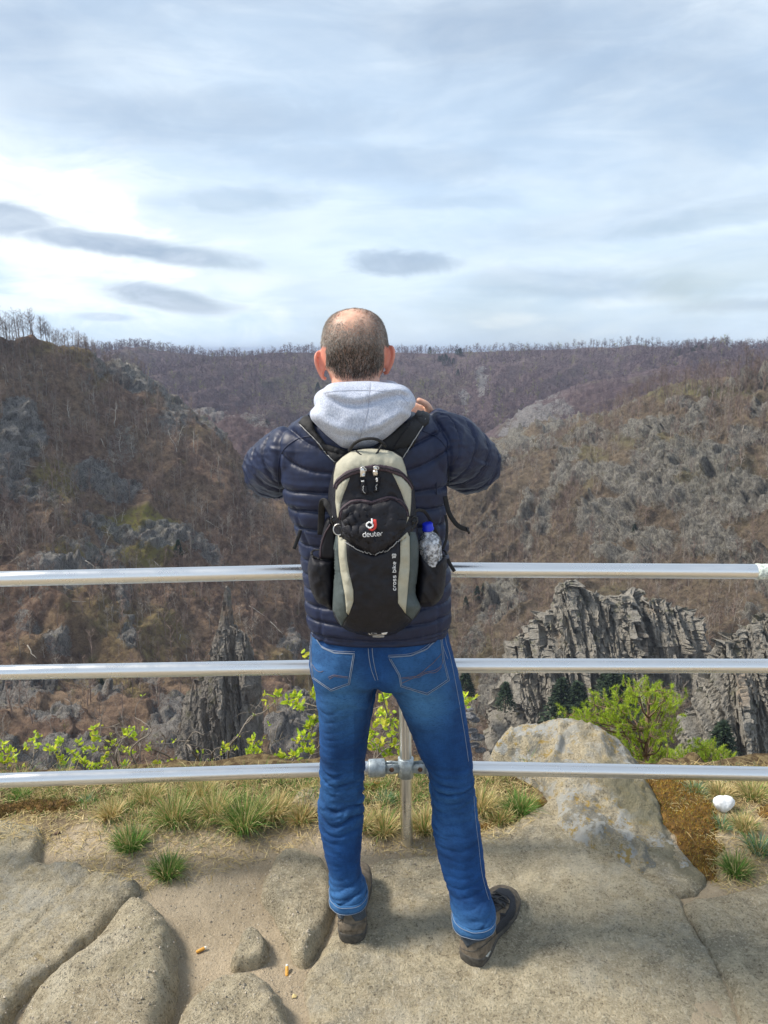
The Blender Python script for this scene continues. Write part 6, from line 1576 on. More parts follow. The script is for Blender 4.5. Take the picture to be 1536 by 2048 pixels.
crease = np.clip((mk_ + .6 * ma) * sstep(k1, .12, -.42) * 1.0 + mk_ * sstep(f1, -.15, -.6) * .3 + .8 * ma * sstep(f1, -.1, -.6) + .35 * (np.abs(X - 722) < 14) * (Yp > 1420) * (Yp < 1560), 0, 1)  # fold-valley shade painted as darker denim, plus a dark inner-left-leg strip
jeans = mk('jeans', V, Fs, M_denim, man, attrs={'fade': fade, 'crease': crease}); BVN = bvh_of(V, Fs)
def zj(L): return [(560 + a * .32552, 1220 + c * .32552) for a, c in L]
M_pocket = M_denim
for poly, nm in ((zj([(200, 135), (260, 225), (340, 262), (462, 265), (448, 350), (430, 455), (316, 497), (205, 420), (193, 330), (188, 230)]), 'l'), (zj([(660, 285), (800, 278), (900, 235), (990, 150), (1005, 300), (1038, 432), (905, 520), (740, 468), (728, 400)]), 'r')):
    A_ = np.array(poly)
    o = patch('back_pocket', poly, BVN, .0012, M_pocket, jeans, res=4, puff=.0016, edge=4, wr=.0012)
    for nme, vv in (('fade', .55), ('crease', 0.0)):
        at_ = o.data.attributes.new(nme, 'FLOAT', 'POINT'); at_.data.foreach_set('value', np.full(len(o.data.vertices), vv, np.float32))
    g = Geo(); c0 = A_.mean(0)
    for k in (.985, .93):
        L = c0 + (A_ - c0) * k; L = np.vstack([L, L[:1]]); L = np.vstack([np.linspace(L[i], L[i + 1], 10, endpoint=False) for i in range(len(L) - 1)])
        line('s', L, BVN, .0009, .0033, None, None, straight=True, geo=g, sides=4)
    Vv, Ff = g.arr(); mk('stitching', Vv, Ff, M_ostitch if nm == 'x' else M_stitch, jeans)
g = Geo(); g2 = Geo()
for L in ([(205, 335), (225, 365), (250, 380), (270, 375)], [(300, 412), (330, 398), (365, 402), (420, 408)], [(305, 420), (335, 406), (365, 410), (420, 416)], [(745, 412), (800, 408), (850, 400), (880, 385), (910, 378), (950, 372), (985, 345), (995, 300)], [(745, 420), (800, 416), (852, 408), (885, 392), (910, 386), (955, 380), (990, 352)],
          [(745, 448), (850, 395), (930, 330), (985, 270)]):
    line('s', zj(L), BVN, .0007, .0034, None, None, n=26, geo=g if L[0][0] < 600 else g2, sides=4)
for g_ in (g, g2): Vv, Ff = g_.arr(); mk('pocket_embroidery', Vv, Ff, M_ostitch, jeans)
g = Geo()
for L in ([(542, 235), (548, 300), (562, 370), (585, 432)], [(566, 235), (572, 300), (585, 365), (602, 430)], [(1010, 110), (1020, 200), (1046, 290), (1084, 480), (1130, 740), (1158, 930)], [(985, 140), (1000, 220), (1030, 300)], [(200, 140), (250, 215), (330, 250), (460, 256)], [(665, 278), (800, 268), (900, 222), (985, 140)]):
    line('s', zj(L), BVN, .0009, .0006, None, None, n=50, geo=g, sides=4)
Vv, Ff = g.arr(); mk('seam_stitching', Vv, Ff, M_stitch, jeans)
def zs(L): return [(580 + a * .32552, 1560 + c * .32552) for a, c in L]
g = Geo()
line('s', zs([(1128, 100), (1140, 250), (1158, 400), (1176, 560), (1204, 680), (1222, 735)]), BVN, .0009, .0008, None, None, geo=g, sides=4)
Vv, Ff = g.arr(); mk('side_seam', Vv, Ff, M_stitch, jeans)
# turned hems
for rows in (legL, legR):
    r0 = rows[-1]; R_ = []
    for dz_, kx in ((.012, 1.0), (.010, 1.055), (-.008, 1.065), (-.016, 1.055), (-.017, .99), (.004, .95)):
        c = P((r0[1] + r0[2]) / 2, r0[0], r0[3]); c[2] += dz_ - .004; R_.append(oval(c, (r0[2] - r0[1]) / 2 * pxs(r0[0], r0[3]) * kx, r0[4] * kx, r0[5] * kx))
    Vv, Q, T = loft(R_, cap=False); Vv = Vv + .003 * fbm(Vv, 22, 3)[:, None] * np.array([1, 1, .8])
    o = mk('hem', Vv, Q, M_denim, jeans, attrs={'fade': np.full(len(Vv), .8), 'crease': np.zeros(len(Vv))})
    for kx, dz_ in ((1.075, .008), (1.078, -.014)):
        c = P((r0[1] + r0[2]) / 2, r0[0], r0[3]); c[2] += dz_ - .004; L = oval(c, (r0[2] - r0[1]) / 2 * pxs(r0[0], r0[3]) * kx, r0[4] * kx, r0[5] * kx); L = L + .003 * fbm(L, 22, 3)[:, None] * np.array([1, 1, .8]); L = np.vstack([L, L[:1]])
        a, Q, T = tube(L, .0009, 4); mk('hem_stitching', a, [Q, np.array(T)], M_stitch, jeans)

# -------------------------------------------------- boots
M_suede = simple('taupe_suede', (.135, .108, .078), .85, var=.35, scale=70, bump=.5, bd=.002); M_mesh = simple('black_mesh_cloth', (.022, .025, .033), .75, var=.4, scale=600, bump=.6, bd=.002)
M_sole = simple('boot_rubber', (.070, .064, .055), .8, var=.35, scale=90, bump=.5, bd=.002); M_lace = simple('boot_lace', (.02, .02, .022), .7, var=.5, scale=500); M_pad = simple('blue_grey_pad', (.050, .062, .078), .8, var=.3, scale=300)
def outline(z, L=.312):
    """boot outline at height z: (x, y) closed, toe at +y"""
    n = 60; t = np.arange(n) * 2 * np.pi / n
    front = np.interp(z, [0, .03, .045, .06, .075, .09, .105, .125, .15], [L, L * 1.0, L * .985, L * .95, L * .84, L * .66, L * .54, L * .46, L * .43])
    backy = np.interp(z, [0, .03, .06, .09, .11, .15], [.002, -.002, .004, .014, .024, .034])
    y = (1 - np.cos(t)) / 2; ws = np.interp(y, [0, .003, .012, .03, .07, .18, .40, .58, .72, .86, .94, .98, .995, 1], [0, .013, .024, .033, .040, .0445, .041, .048, .054, .051, .040, .026, .013, 0]) if z < .07 else np.interp(y, [0, .004, .015, .04, .10, .25, .5, .75, .9, .96, .99, 1], [0, .012, .021, .030, .036, .040, .041, .043, .036, .024, .012, 0])
    k = np.interp(z, [0, .02, .045, .06, .08, .10, .13, .15], [.96, 1.0, .98, .98, .95, .92, .92, .92]); x = np.sign(np.sin(t)) * ws * k
    yy = backy + y * (front - backy); x = x + .010 * np.sin(np.clip(yy / L, 0, 1) * np.pi) * -.3
    return np.stack([x, yy, np.full(n, z)], 1)
def boot(heel, yaw, side):
    Rm = np.array(Matrix.Rotation(-yaw, 3, 'Z')); tw = lambda A: np.asarray(A) @ Rm.T + heel
    pt_ = empty('boot', heel); pt_.parent = None
    rs = [outline(z) for z in (.0, .004, .012, .020, .028, .033, .036)]
    for i, kx in enumerate((.93, 1.0, 1.03, 1.0, 1.03, 1.02, .95)): rs[i][:, 0] *= kx
    sole_v, sole_f = (lambda r: (r[0], list(map(tuple, r[1])) + r[2]))(loft(rs))
    # toe spring and arch
    sole_v[:, 2] += .012 * sstep(sole_v[:, 1], .22, .31) + .004 * np.exp(-((sole_v[:, 1] - .14) / .04) ** 2)
    lug = .0028 * (np.sin(sole_v[:, 1] * 420) > 0) * (sole_v[:, 2] < .016); sole_v[:, 0] *= 1 - lug * 6
    up = [outline(z) for z in (.026, .034, .044, .056, .068, .080, .092, .104, .116, .128, .138)]
    uv, uq, ut = loft(up); uv[:, 2] += .010 * sstep(uv[:, 1], .24, .31); Vu, Fu, lap = union([(uv, list(map(tuple, uq)) + ut)], .0035, 5)
    Nu = vnorm(Vu, Fu); dsp = .0016 * fbm(Vu, 40, 4) + .002 * np.exp(-((Vu[:, 1] - .215 - Vu[:, 2] * .3) / .006) ** 2) * -1; Vu = Vu + Nu * dsp[:, None]
    o = mk('boot', tw(Vu), Fu, M_suede, man); B_ = bvh_of(tw(Vu), Fu); bpy.data.objects.remove(pt_)
    mk('sole', tw(sole_v), sole_f, M_sole, o)
    return o, B_, tw
bl, BL, twl = boot(np.array(G(704, 1891, 0.0)) + np.array([0, 0, .001]), R(1), -1)
br, BR, twr = boot(np.array(G(938, 1935, 0.0)) + np.array([0, 0, .001]), R(31), 1)
patch('heel_pad', zs([(268, 785), (455, 775), (470, 835), (440, 862), (400, 868), (365, 812), (345, 815), (325, 858), (300, 850), (272, 815)]), BL, .0015, M_pad, bl, res=3, puff=.002, edge=3, thick=.002)
patch('heel_panel', zs([(278, 862), (330, 872), (390, 890), (450, 868), (475, 872), (478, 905), (400, 930), (320, 935), (290, 925)]), BL, .0012, M_suede, bl, res=3, puff=.0015, edge=3, thick=.002)
patch('side_mesh', zs([(1245, 690), (1290, 662), (1345, 672), (1378, 712), (1390, 780), (1375, 850), (1320, 905), (1268, 950), (1262, 905), (1300, 850), (1345, 785), (1352, 740), (1330, 716), (1270, 694)]), BR, .0012, M_mesh, br, res=3, puff=.0012, edge=3, thick=.002)
patch('heel_pad', zs([(1018, 925), (1110, 942), (1200, 925), (1240, 900), (1240, 930), (1195, 985), (1135, 1000), (1090, 1030), (1062, 985), (1022, 965)]), BR, .0015, M_pad, br, res=3, puff=.002, edge=3, thick=.002)
patch('tongue', zs([(1236, 712), (1262, 694), (1325, 716), (1340, 745), (1322, 780), (1262, 812), (1240, 800)]), BR, .0015, M_mesh, br, res=3, puff=.003, edge=4, thick=.002)
g = Geo()
for L in ([(1238, 720), (1280, 715), (1335, 755)], [(1238, 735), (1290, 745), (1330, 765)], [(1245, 760), (1290, 730), (1325, 740)], [(1250, 785), (1285, 770), (1310, 790), (1300, 765)], [(1245, 745), (1270, 765), (1300, 785)], [(1265, 700), (1300, 725), (1338, 770)]):
    line('s', zs(L), BR, .0022, .0065, None, None, n=14, geo=g, sides=6)
Vv, Ff = g.arr(); mk('laces', Vv, Ff, M_lace, br)
line('welt_seam', zs([(1012, 990), (1060, 1035), (1130, 1050), (1200, 1010), (1262, 950)]), BR, .0012, .0008, M_sole, br); line('welt_seam', zs([(285, 865), (330, 872), (390, 892), (465, 868)]), BL, .0012, .0008, M_sole, bl)
patch('heel_tab', zs([(1200, 1060), (1222, 1040), (1232, 1052), (1215, 1088), (1203, 1085)]), bvh_of(*(lambda o: (np.array([tuple(o.matrix_basis @ v.co) for v in o.data.vertices]) + wloc(man), [np.array([list(f.vertices) for f in o.data.polygons if len(f.vertices) == 4])]))([c for c in br.children if c.name.startswith('sole')][0])), .001, simple('pale_tab', (.5, .5, .45), .6), br, res=3, thick=.001)

# -------------------------------------------------- phone
M_blk = simple('black_glass', (.012, .012, .014), .15); c = PHC
bm = bmesh.new(); bmesh.ops.create_cube(bm, size=1); bmesh.ops.scale(bm, vec=(.075, .009, .158), verts=bm.verts); bmesh.ops.bevel(bm, geom=bm.edges[:], offset=.0035, segments=3, profile=.5, affect='EDGES')
A = np.array([v.co[:] for v in bm.verts]); F = [[v.index for v in f.verts] for f in bm.faces]; bm.free()
ph_ = empty('phone', c, 'phone held up in front of the face with both hands', 'phone'); mk('phone_body', A + c, F, M_blk, ph_, smooth=False)
for k in range(2): a, Q, T = tube([c + [.02, .0045, .055 - k * .022], c + [.02, .0065, .055 - k * .022]], .008, 16); mk('camera_lens', a, [Q, np.array(T)], M_blk, ph_)
# ================================================================== backpack
def zb(L): return [(580 + a * .234375, 840 + c * .234375) for a, c in L]
def nylon(name, c1, c2, rough=.5, sc=700, sheen=.1):
    m, b, p = new_mat(name); oc = objc(b); w = b.noise(oc, sc, 3, .7); n = b.noise(oc, 18, 5, .65)
    b.L.new(b.mix(b.ramp(n, .3, .7), c1, c2), p.inputs['Base Color']); p.inputs['Roughness'].default_value = rough; p.inputs['Specular IOR Level'].default_value = .35
    b.L.new(b.bump(b.math('ADD', b.math('MULTIPLY', w, .4), b.math('MULTIPLY', b.noise(oc, 42, 5, .6), 1.2)), .55, .004), p.inputs['Normal']); return m
M_bk = nylon('black_nylon', (.007, .007, .011), (.012, .012, .019)); M_web = nylon('black_webbing', (.012, .012, .013), (.022, .022, .025), .65)
m, b, p = new_mat('faded_beige_nylon'); oc = objc(b); n = b.noise(oc, 24, 6, .7); n2 = b.noise(oc, 90, 5, .75)
c = b.mix(b.ramp(n, .3, .7), (.39, .375, .29), (.50, .475, .37)); c = b.mix(b.math('MULTIPLY', b.ramp(n2, .60, .74), .5), c, (.17, .16, .12)); b.L.new(c, p.inputs['Base Color']); p.inputs['Roughness'].default_value = .6
b.L.new(b.bump(b.math('ADD', b.noise(oc, 700, 2, .6), b.noise(oc, 50, 5, .6)), .5, .003), p.inputs['Normal']); M_beige = m
M_green = nylon('grey_green_nylon', (.058, .076, .078), (.082, .104, .104)); M_zip = simple('plum_zip_tape', (.060, .038, .050), .7, var=.35, scale=500, bump=.5, bd=.001)
M_silver = simple('nickel_zip', (.78, .76, .72), .3, .9); M_white = simple('white_print', (.80, .80, .80), .6); M_red = simple('red_print', (.62, .045, .035), .6); M_refl = simple('reflective_piping', (.38, .38, .38), .45)
pack = empty('backpack', tuple(P(750, 1274, 1.9)), 'black and beige daypack worn on the man’s back with side mesh pockets', 'backpack')
pack['label'] = 'black and beige daypack with grey green sides on the back of the man'
out_b = smooth_poly(zb([(395, 365), (520, 268), (700, 240), (880, 268), (960, 322), (1000, 450), (1055, 560), (1072, 720), (1085, 900), (1100, 1080), (1092, 1300), (1070, 1480), (1118, 1600), (1045, 1712), (905, 1822), (740, 1852), (560, 1822), (440, 1762), (362, 1622), (380, 1300), (372, 1100), (385, 980), (345, 860), (325, 640), (350, 500)]), 3)
def pk_fn(A, d):
    x, y = A[:, 0], A[:, 1]; o = .030 * sstep(y, 930, 1150) - .030 * sstep(y, 1200, 1275) + .010 * np.exp(-(((x - 745) / 60) ** 2 + ((y - 1050) / 50) ** 2))
    q = np.column_stack([x, y, 0 * x]); o += .0035 * fbm(q, 1 / 32., 4, seed=6) + .0035 * fbm(q @ np.array([[1, .5, 0], [-.5, 1, 0], [0, 0, 1]]), 1 / 22., 3, seed=16, ridged=True)
    # crease where the front pocket ends and folds radiating from the side buckles
    o -= .006 * np.exp(-((y - np.interp(x, [680, 715, 747, 790, 815], [1075, 1098, 1110, 1095, 1070])) / 4) ** 2)
    for cx2, cy2, sg in ((678, 1055, 1), (830, 1045, -1)):
        r = np.hypot(x - cx2, y - cy2) + 1; th = np.arctan2(y - cy2, (x - cx2) * sg); o += .005 * np.exp(-r / 34) * np.sin(th * 9) * sstep(r, 3, 12)
    return o
Vp, Tp = pillow(out_b, 1.905, .062, .06, 34, 3.0, pk_fn)
body = mk('pack_body', Vp, Tp, M_bk, pack); BP = BVHTree.FromPolygons([tuple(v) for v in Vp], [tuple(int(i) for i in f) for f in Tp])
patch('top_panel', zb([(395, 372), (450, 318), (520, 272), (610, 252), (700, 246), (800, 254), (880, 274), (955, 325), (985, 410), (1002, 500), (900, 432), (760, 402), (620, 418), (500, 455), (410, 535), (388, 590), (372, 560), (375, 470)]), BP, .0008, M_beige, pack, res=3, puff=.0022, edge=4, wr=.0022)
patch('upper_side_strip', zb([(392, 590), (420, 545), (455, 515), (510, 492), (488, 560), (455, 640), (432, 720), (430, 850), (405, 830), (388, 700)]), BP, .0008, M_beige, pack, res=3, puff=.002, edge=4, wr=.002)
patch('upper_side_strip', zb([(872, 455), (955, 488), (1035, 575), (1032, 700), (1022, 812), (985, 900), (960, 960), (940, 1000), (960, 930), (1002, 830), (985, 720), (950, 620), (905, 520)]), BP, .0008, M_beige, pack, res=3, puff=.002, edge=4, wr=.002)
patch('front_pocket', zb([(432, 840), (452, 765), (520, 712), (640, 696), (700, 716), (760, 698), (850, 672), (930, 698), (988, 762), (1000, 840), (985, 920), (938, 1010), (850, 1085), (712, 1148), (560, 1072), (450, 985)]), BP, .001, M_bk, pack, res=3, puff=.009, edge=14, wr=.004)
patch('lower_panel', zb([(482, 1035), (560, 1085), (650, 1135), (715, 1156), (790, 1130), (870, 1075), (938, 1018), (940, 1200), (920, 1380), (920, 1560), (985, 1655), (1038, 1705), (900, 1815), (740, 1845), (560, 1815), (445, 1757), (492, 1665), (540, 1560), (540, 1450), (502, 1300), (484, 1150)]), BP, .0006, M_bk, pack, res=4, puff=.002, edge=6, wr=.002)
patch('lower_side_strip', zb([(412, 985), (480, 1030), (488, 1200), (512, 1330), (540, 1450), (541, 1550), (500, 1662), (482, 1640), (472, 1500), (435, 1300), (418, 1150)]), BP, .0012, M_beige, pack, res=3, puff=.0025, edge=4, wr=.003)
patch('lower_side_strip', zb([(942, 1010), (1000, 958), (1018, 1000), (1020, 1120), (1018, 1270), (1002, 1450), (986, 1650), (921, 1560), (920, 1380), (940, 1200)]), BP, .0012, M_beige, pack, res=3, puff=.0025, edge=4, wr=.003)
patch('side_panel', zb([(392, 990), (412, 990), (416, 1150), (433, 1300), (470, 1500), (480, 1645), (490, 1668), (440, 1758), (365, 1622), (378, 1300), (372, 1100)]), BP, .0009, M_green, pack, res=3, puff=.0022, edge=4, wr=.003)
patch('side_panel', zb([(1022, 955), (1068, 955), (1096, 1060), (1098, 1150), (1088, 1300), (1068, 1480), (1114, 1598), (1042, 1706), (988, 1652), (1004, 1450), (1020, 1270), (1022, 1120)]), BP, .0009, M_green, pack, res=3, puff=.0022, edge=4, wr=.003)
# zips: tape, coil and pulls
z1 = zb([(388, 580), (415, 525), (500, 458), (620, 420), (760, 405), (900, 438), (985, 500), (1036, 575)]); z2 = zb([(430, 840), (450, 768), (520, 708), (600, 692), (690, 706), (760, 690), (850, 666), (930, 692), (985, 755), (1000, 825)])
zt1 = line('main_zip', z1, BP, .0075, .0030, M_zip, pack, n=70, flat=.0022, sides=8); zt2 = line('front_zip', z2, BP, .0055, .0030, M_zip, pack, n=70, flat=.0022, sides=8)
line('zip_coil', z1, BP, .0012, .0058, M_bk, zt1, n=70); line('zip_coil', z2, BP, .0011, .0056, M_bk, zt2, n=70)
for (a, c), (e, f), (hx, hy) in (((628, 420), (642, 630), (618, 527)), ((738, 408), (732, 612), (750, 506))):
    zp = patch('zip_pull', zb([(a - 22, c - 12), (a + 6, c - 18), (a + 12, c + 20), (a + 6, c + 62), (a - 26, c + 62), (a - 30, c + 18)]), BP, .008, M_silver, zt1, res=2.5, thick=-.004, puff=.002, edge=2)
    patch('pull_grip', zb([(hx - 20, hy - 25), (hx + 20, hy - 22), (e + 22, f - 40), (e + 22, f), (e - 22, f + 6), (hx - 18, hy + 30)]), BP, .007, M_bk, zt1, res=3, puff=.003, edge=4)
    t = np.linspace(0, 2 * np.pi, 17); L = np.array(zb([(hx + 11 * math.cos(q), hy + 11 * math.sin(q)) for q in t])); line('pull_ring', L, BP, .0013, .0115, M_white, zt1, straight=True)
    line('pull_print', zb([(hx + 4, hy + 40), ((hx + e) / 2, (hy + f) / 2 + 16), (e, f - 10)]), BP, .0009, .0112, M_refl, zt1, n=10)
    t = np.linspace(0, 2 * np.pi, 15); L = np.array(zb([(a - 2 + 24 * math.cos(q), c - 4 + 12 * math.sin(q)) for q in t])); line('slider', L, BP, .0014, .0085, M_silver, zt1, straight=True)
line('reflective_piping', zb([(482, 1030), (560, 1080), (650, 1132), (715, 1152), (790, 1126), (870, 1070), (940, 1010)]), BP, .0011, .006, M_refl, pack, n=50)
patch('reflective_strip', zb([(665, 1804), (750, 1812), (830, 1804), (820, 1822), (750, 1830), (680, 1824)]), BP, .003, M_white, pack, res=3, thick=.003)
patch('reflective_strip', zb([(705, 1838), (755, 1842), (805, 1838), (800, 1845), (755, 1849), (708, 1845)]), BP, .003, M_refl, pack, res=3, thick=.003)
# print on the pocket
GL = {'d': [[(.8, 1.0), (.25, 1.0), (0, .75), (0, .25), (.25, 0), (.8, 0)], [(.8, 0), (.8, 1.55)]], 'e': [[(0, .5), (.8, .5), (.8, .75), (.55, 1), (.25, 1), (0, .75), (0, .25), (.25, 0), (.75, 0)]], 'u': [[(0, 1), (0, .25), (.25, 0), (.8, 0), (.8, 1)]],
      't': [[(.15, 1.4), (.15, .25), (.4, 0), (.6, 0)], [(-.05, 1), (.55, 1)]], 'r': [[(0, 0), (0, .75), (.25, 1), (.6, 1)]], 'c': [[(.75, 1), (.25, 1), (0, .75), (0, .25), (.25, 0), (.75, 0)]], 'o': [[(.25, 1), (.55, 1), (.8, .75), (.8, .25), (.55, 0), (.25, 0), (0, .25), (0, .75), (.25, 1)]],
      's': [[(.75, 1), (.2, 1), (0, .8), (.15, .52), (.65, .48), (.8, .2), (.6, 0), (0, 0)]], 'b': [[(0, 1.55), (0, 0), (.55, 0), (.8, .25), (.8, .75), (.55, 1), (0, 1)]], 'i': [[(0, 0), (0, 1)], [(0, 1.32), (0, 1.5)]], 'k': [[(0, 0), (0, 1.5)], [(.7, 1), (.05, .5), (.75, 0)]],
      '1': [[(.1, 1.3), (.4, 1.5), (.4, 0)]], '8': [[(.2, .75), (0, 1), (.0, 1.3), (.2, 1.5), (.6, 1.5), (.8, 1.3), (.8, 1.0), (.6, .75), (.2, .75), (0, .5), (0, .2), (.2, 0), (.6, 0), (.8, .2), (.8, .5), (.6, .75)]]}
ADV = {'i': .42, 't': .85, 'r': .82, ' ': .8, '1': .75}
FP = [o for o in pack.children if o.name.startswith('front_pocket')][0]; LP_ = [o for o in pack.children if o.name.startswith('lower_panel')][0]
def obvh(o):
    w_ = wloc(o); return BVHTree.FromPolygons([tuple(np.array(v.co) + w_) for v in o.data.vertices], [tuple(f.vertices) for f in o.data.polygons])
BFP, BLP = obvh(FP), obvh(LP_)
def text(s, org, ex, ey, bvh, r, mat, name, parent, length):
    """ex, ey: pixel vectors of one unit along the line and up"""
    tot = sum(ADV.get(ch, 1.12) for ch in s); k = length / tot; g = Geo(); x = 0
    for ch in s:
        for st in GL.get(ch, []):
            P0 = np.array([(org[0] + ex[0] * (x + a) * k + ey[0] * c * k, org[1] + ex[1] * (x + a) * k + ey[1] * c * k) for a, c in st])
            P1 = np.vstack([np.linspace(P0[i], P0[i + 1], 4, endpoint=False) for i in range(len(P0) - 1)] + [P0[-1:]])
            line('s', P1, bvh, r, .0008, None, None, straight=True, geo=g, sides=6, flat=r * .5)
        x += ADV.get(ch, 1.12)
    V, F = g.arr(); return mk(name, V, F, mat, parent)
o0, o1 = zb([(625, 997), (798, 985)]); v_ = np.array(o1) - np.array(o0); Lw = np.linalg.norm(v_); v_ /= Lw
text('deuter', o0, v_, (v_[1] * 1.0, -v_[0] * .95), BFP, .00105, M_white, 'lettering', pack, Lw)
o0, o1 = zb([(903, 1452), (903, 1135)]); text('cross bike 18', (o0[0], o0[1]), (0, -1), (-.78, 0), BLP, .0009, M_white, 'lettering', pack, abs(o1[1] - o0[1]))
lg = empty('logo', tuple(hitpt(BFP, *zb([(690, 895)])[0])[0])); lg.location = Vector(hitpt(BFP, *zb([(690, 895)])[0])[0]) - pack.location; lg.parent = pack
line('logo_shadow', zb([(728, 852), (732, 890), (726, 920), (700, 938), (675, 925)]), BFP, .0028, .0012, M_red, lg, n=30, flat=.0014, sides=8)
line('logo_shadow', zb([(718, 850), (722, 890), (715, 915)]), BFP, .0026, .0012, M_red, lg, n=20, flat=.0014, sides=8)
line('logo_letter', zb([(700, 846), (706, 880), (706, 905), (690, 921), (668, 918), (656, 902), (662, 882), (682, 876), (700, 884)]), BFP, .0020, .0024, M_white, lg, n=40, flat=.0016, sides=8)
# carrying loops
def cord(name, pts, r, mat, parent, n=40, flat=None, up=None, **kw):
    pp = spline(np.array([P(*q) for q in pts]), n); V, Q, T = tube(pp, r, 8, flat=flat, up=up); return mk(name, V, [Q, np.array(T)], mat, parent, **kw)
def zb1(a, c, Y): q = zb([(a, c)])[0]; return (q[0], q[1], Y)
cord('grab_handle', [zb1(505, 262, 1.885), zb1(545, 205, 1.865), zb1(610, 168, 1.858), (zb1(700, 158, 1.856)), zb1(770, 180, 1.862), zb1(815, 222, 1.880)], .0040, M_web, pack)
cord('cord_loop', [zb1(795, 200, 1.868), zb1(770, 235, 1.864), zb1(740, 285, 1.856), zb1(700, 315, 1.852), zb1(650, 318, 1.852), zb1(600, 296, 1.856), zb1(565, 262, 1.866)], .0025, M_web, pack)
# shoulder straps lying on the jacket
st = patch('shoulder_strap', [(744, 900), (768, 878), (800, 856), (824, 836), (836, 830), (850, 832), (848, 845), (832, 874), (812, 908), (803, 918), (790, 908), (765, 902)], BVJ, .010, M_web, pack, res=4, puff=.004, edge=5, thick=.004)
line('strap_piping', [(849, 838), (847, 848), (832, 873), (815, 900), (803, 918)], obvh(st), .0012, .002, M_refl, st)
line('strap_seam', [(822, 845), (800, 875), (785, 900)], obvh(st), .0012, .001, M_bk, st)
st = patch('shoulder_strap', [(601, 849), (610, 838), (622, 835), (632, 862), (652, 888), (698, 902), (690, 915), (672, 926), (650, 903), (634, 882), (616, 864)], BVJ, .010, M_web, pack, res=4, puff=.004, edge=5, thick=.004)
line('strap_piping', [(601, 849), (616, 864), (634, 882), (652, 905), (672, 926)], obvh(st), .0012, .002, M_refl, st)
patch('yoke_pad', [(668, 925), (690, 905), (720, 896), (780, 898), (806, 915), (800, 935), (680, 940)], BVJ, .012, M_web, pack, res=5, thick=.006)
patch('shoulder_strap', [(826, 836), (832, 829), (850, 829), (856, 836), (852, 852), (842, 858), (832, 850)], BVJ, .013, M_web, pack, res=4, puff=.003, edge=3, label='folded dark end of the right shoulder strap')
# side pockets with hems
def side_pocket(poly, hem, hem2, Y, fr):
    def fn(A, d): q = np.column_stack([A, A[:, :1] * 0]); return .004 * fbm(q * np.array([1, .35, 1]), 1 / 9., 3, seed=5) + .004 * fbm(q @ np.array([[1, .6, 0], [-.6, 1, 0], [0, 0, 1]]) * np.array([1, .4, 1]), 1 / 12., 3, seed=7, ridged=True)
    V, T = pillow(smooth_poly(zb(poly), 3), Y, fr, .03, 16, 3, fn); o = mk('side_pocket', V, T, M_bk, pack)
    B_ = BVHTree.FromPolygons([tuple(v) for v in V], [tuple(int(i) for i in f) for f in T])
    line('pocket_hem', zb(hem), B_, .0055, .0015, M_web, o, n=30, flat=.0022, sides=8); cord('pocket_hem', [zb1(a, c, yy) for a, c, yy in hem2], .0036, M_web, o, n=24, flat=.0016); return o
side_pocket([(185, 1150), (250, 1182), (372, 1190), (378, 1300), (378, 1500), (362, 1625), (300, 1590), (230, 1552), (172, 1430), (150, 1280), (160, 1200)], [(190, 1165), (250, 1192), (310, 1196), (368, 1188)], [(187, 1150, 1.93), (186, 1128, 1.95), (205, 1112, 1.965), (250, 1108, 1.965), (300, 1120, 1.96)], 1.94, .045)
side_pocket([(1102, 1130), (1150, 1168), (1230, 1190), (1330, 1160), (1336, 1260), (1310, 1480), (1240, 1575), (1170, 1592), (1100, 1590), (1066, 1550), (1080, 1420), (1092, 1300)], [(1106, 1128), (1150, 1162), (1230, 1184), (1328, 1158)], [(1334, 1150, 1.93), (1322, 1118, 1.95), (1285, 1108, 1.965), (1230, 1112, 1.965)], 1.94, .045)
V, T = pillow(smooth_poly(zb([(250, 1180), (262, 1040), (292, 900), (335, 830), (395, 930), (400, 1060), (385, 1190)]), 3), 1.925, .022, .03, 8, 3); o = mk('side_gusset', V, T, M_bk, pack)
line('gusset_zip', zb([(262, 1170), (268, 1080), (300, 970), (345, 890)]), BVHTree.FromPolygons([tuple(v) for v in V], [tuple(int(i) for i in f) for f in T]), .0022, .001, M_zip, o, n=24)
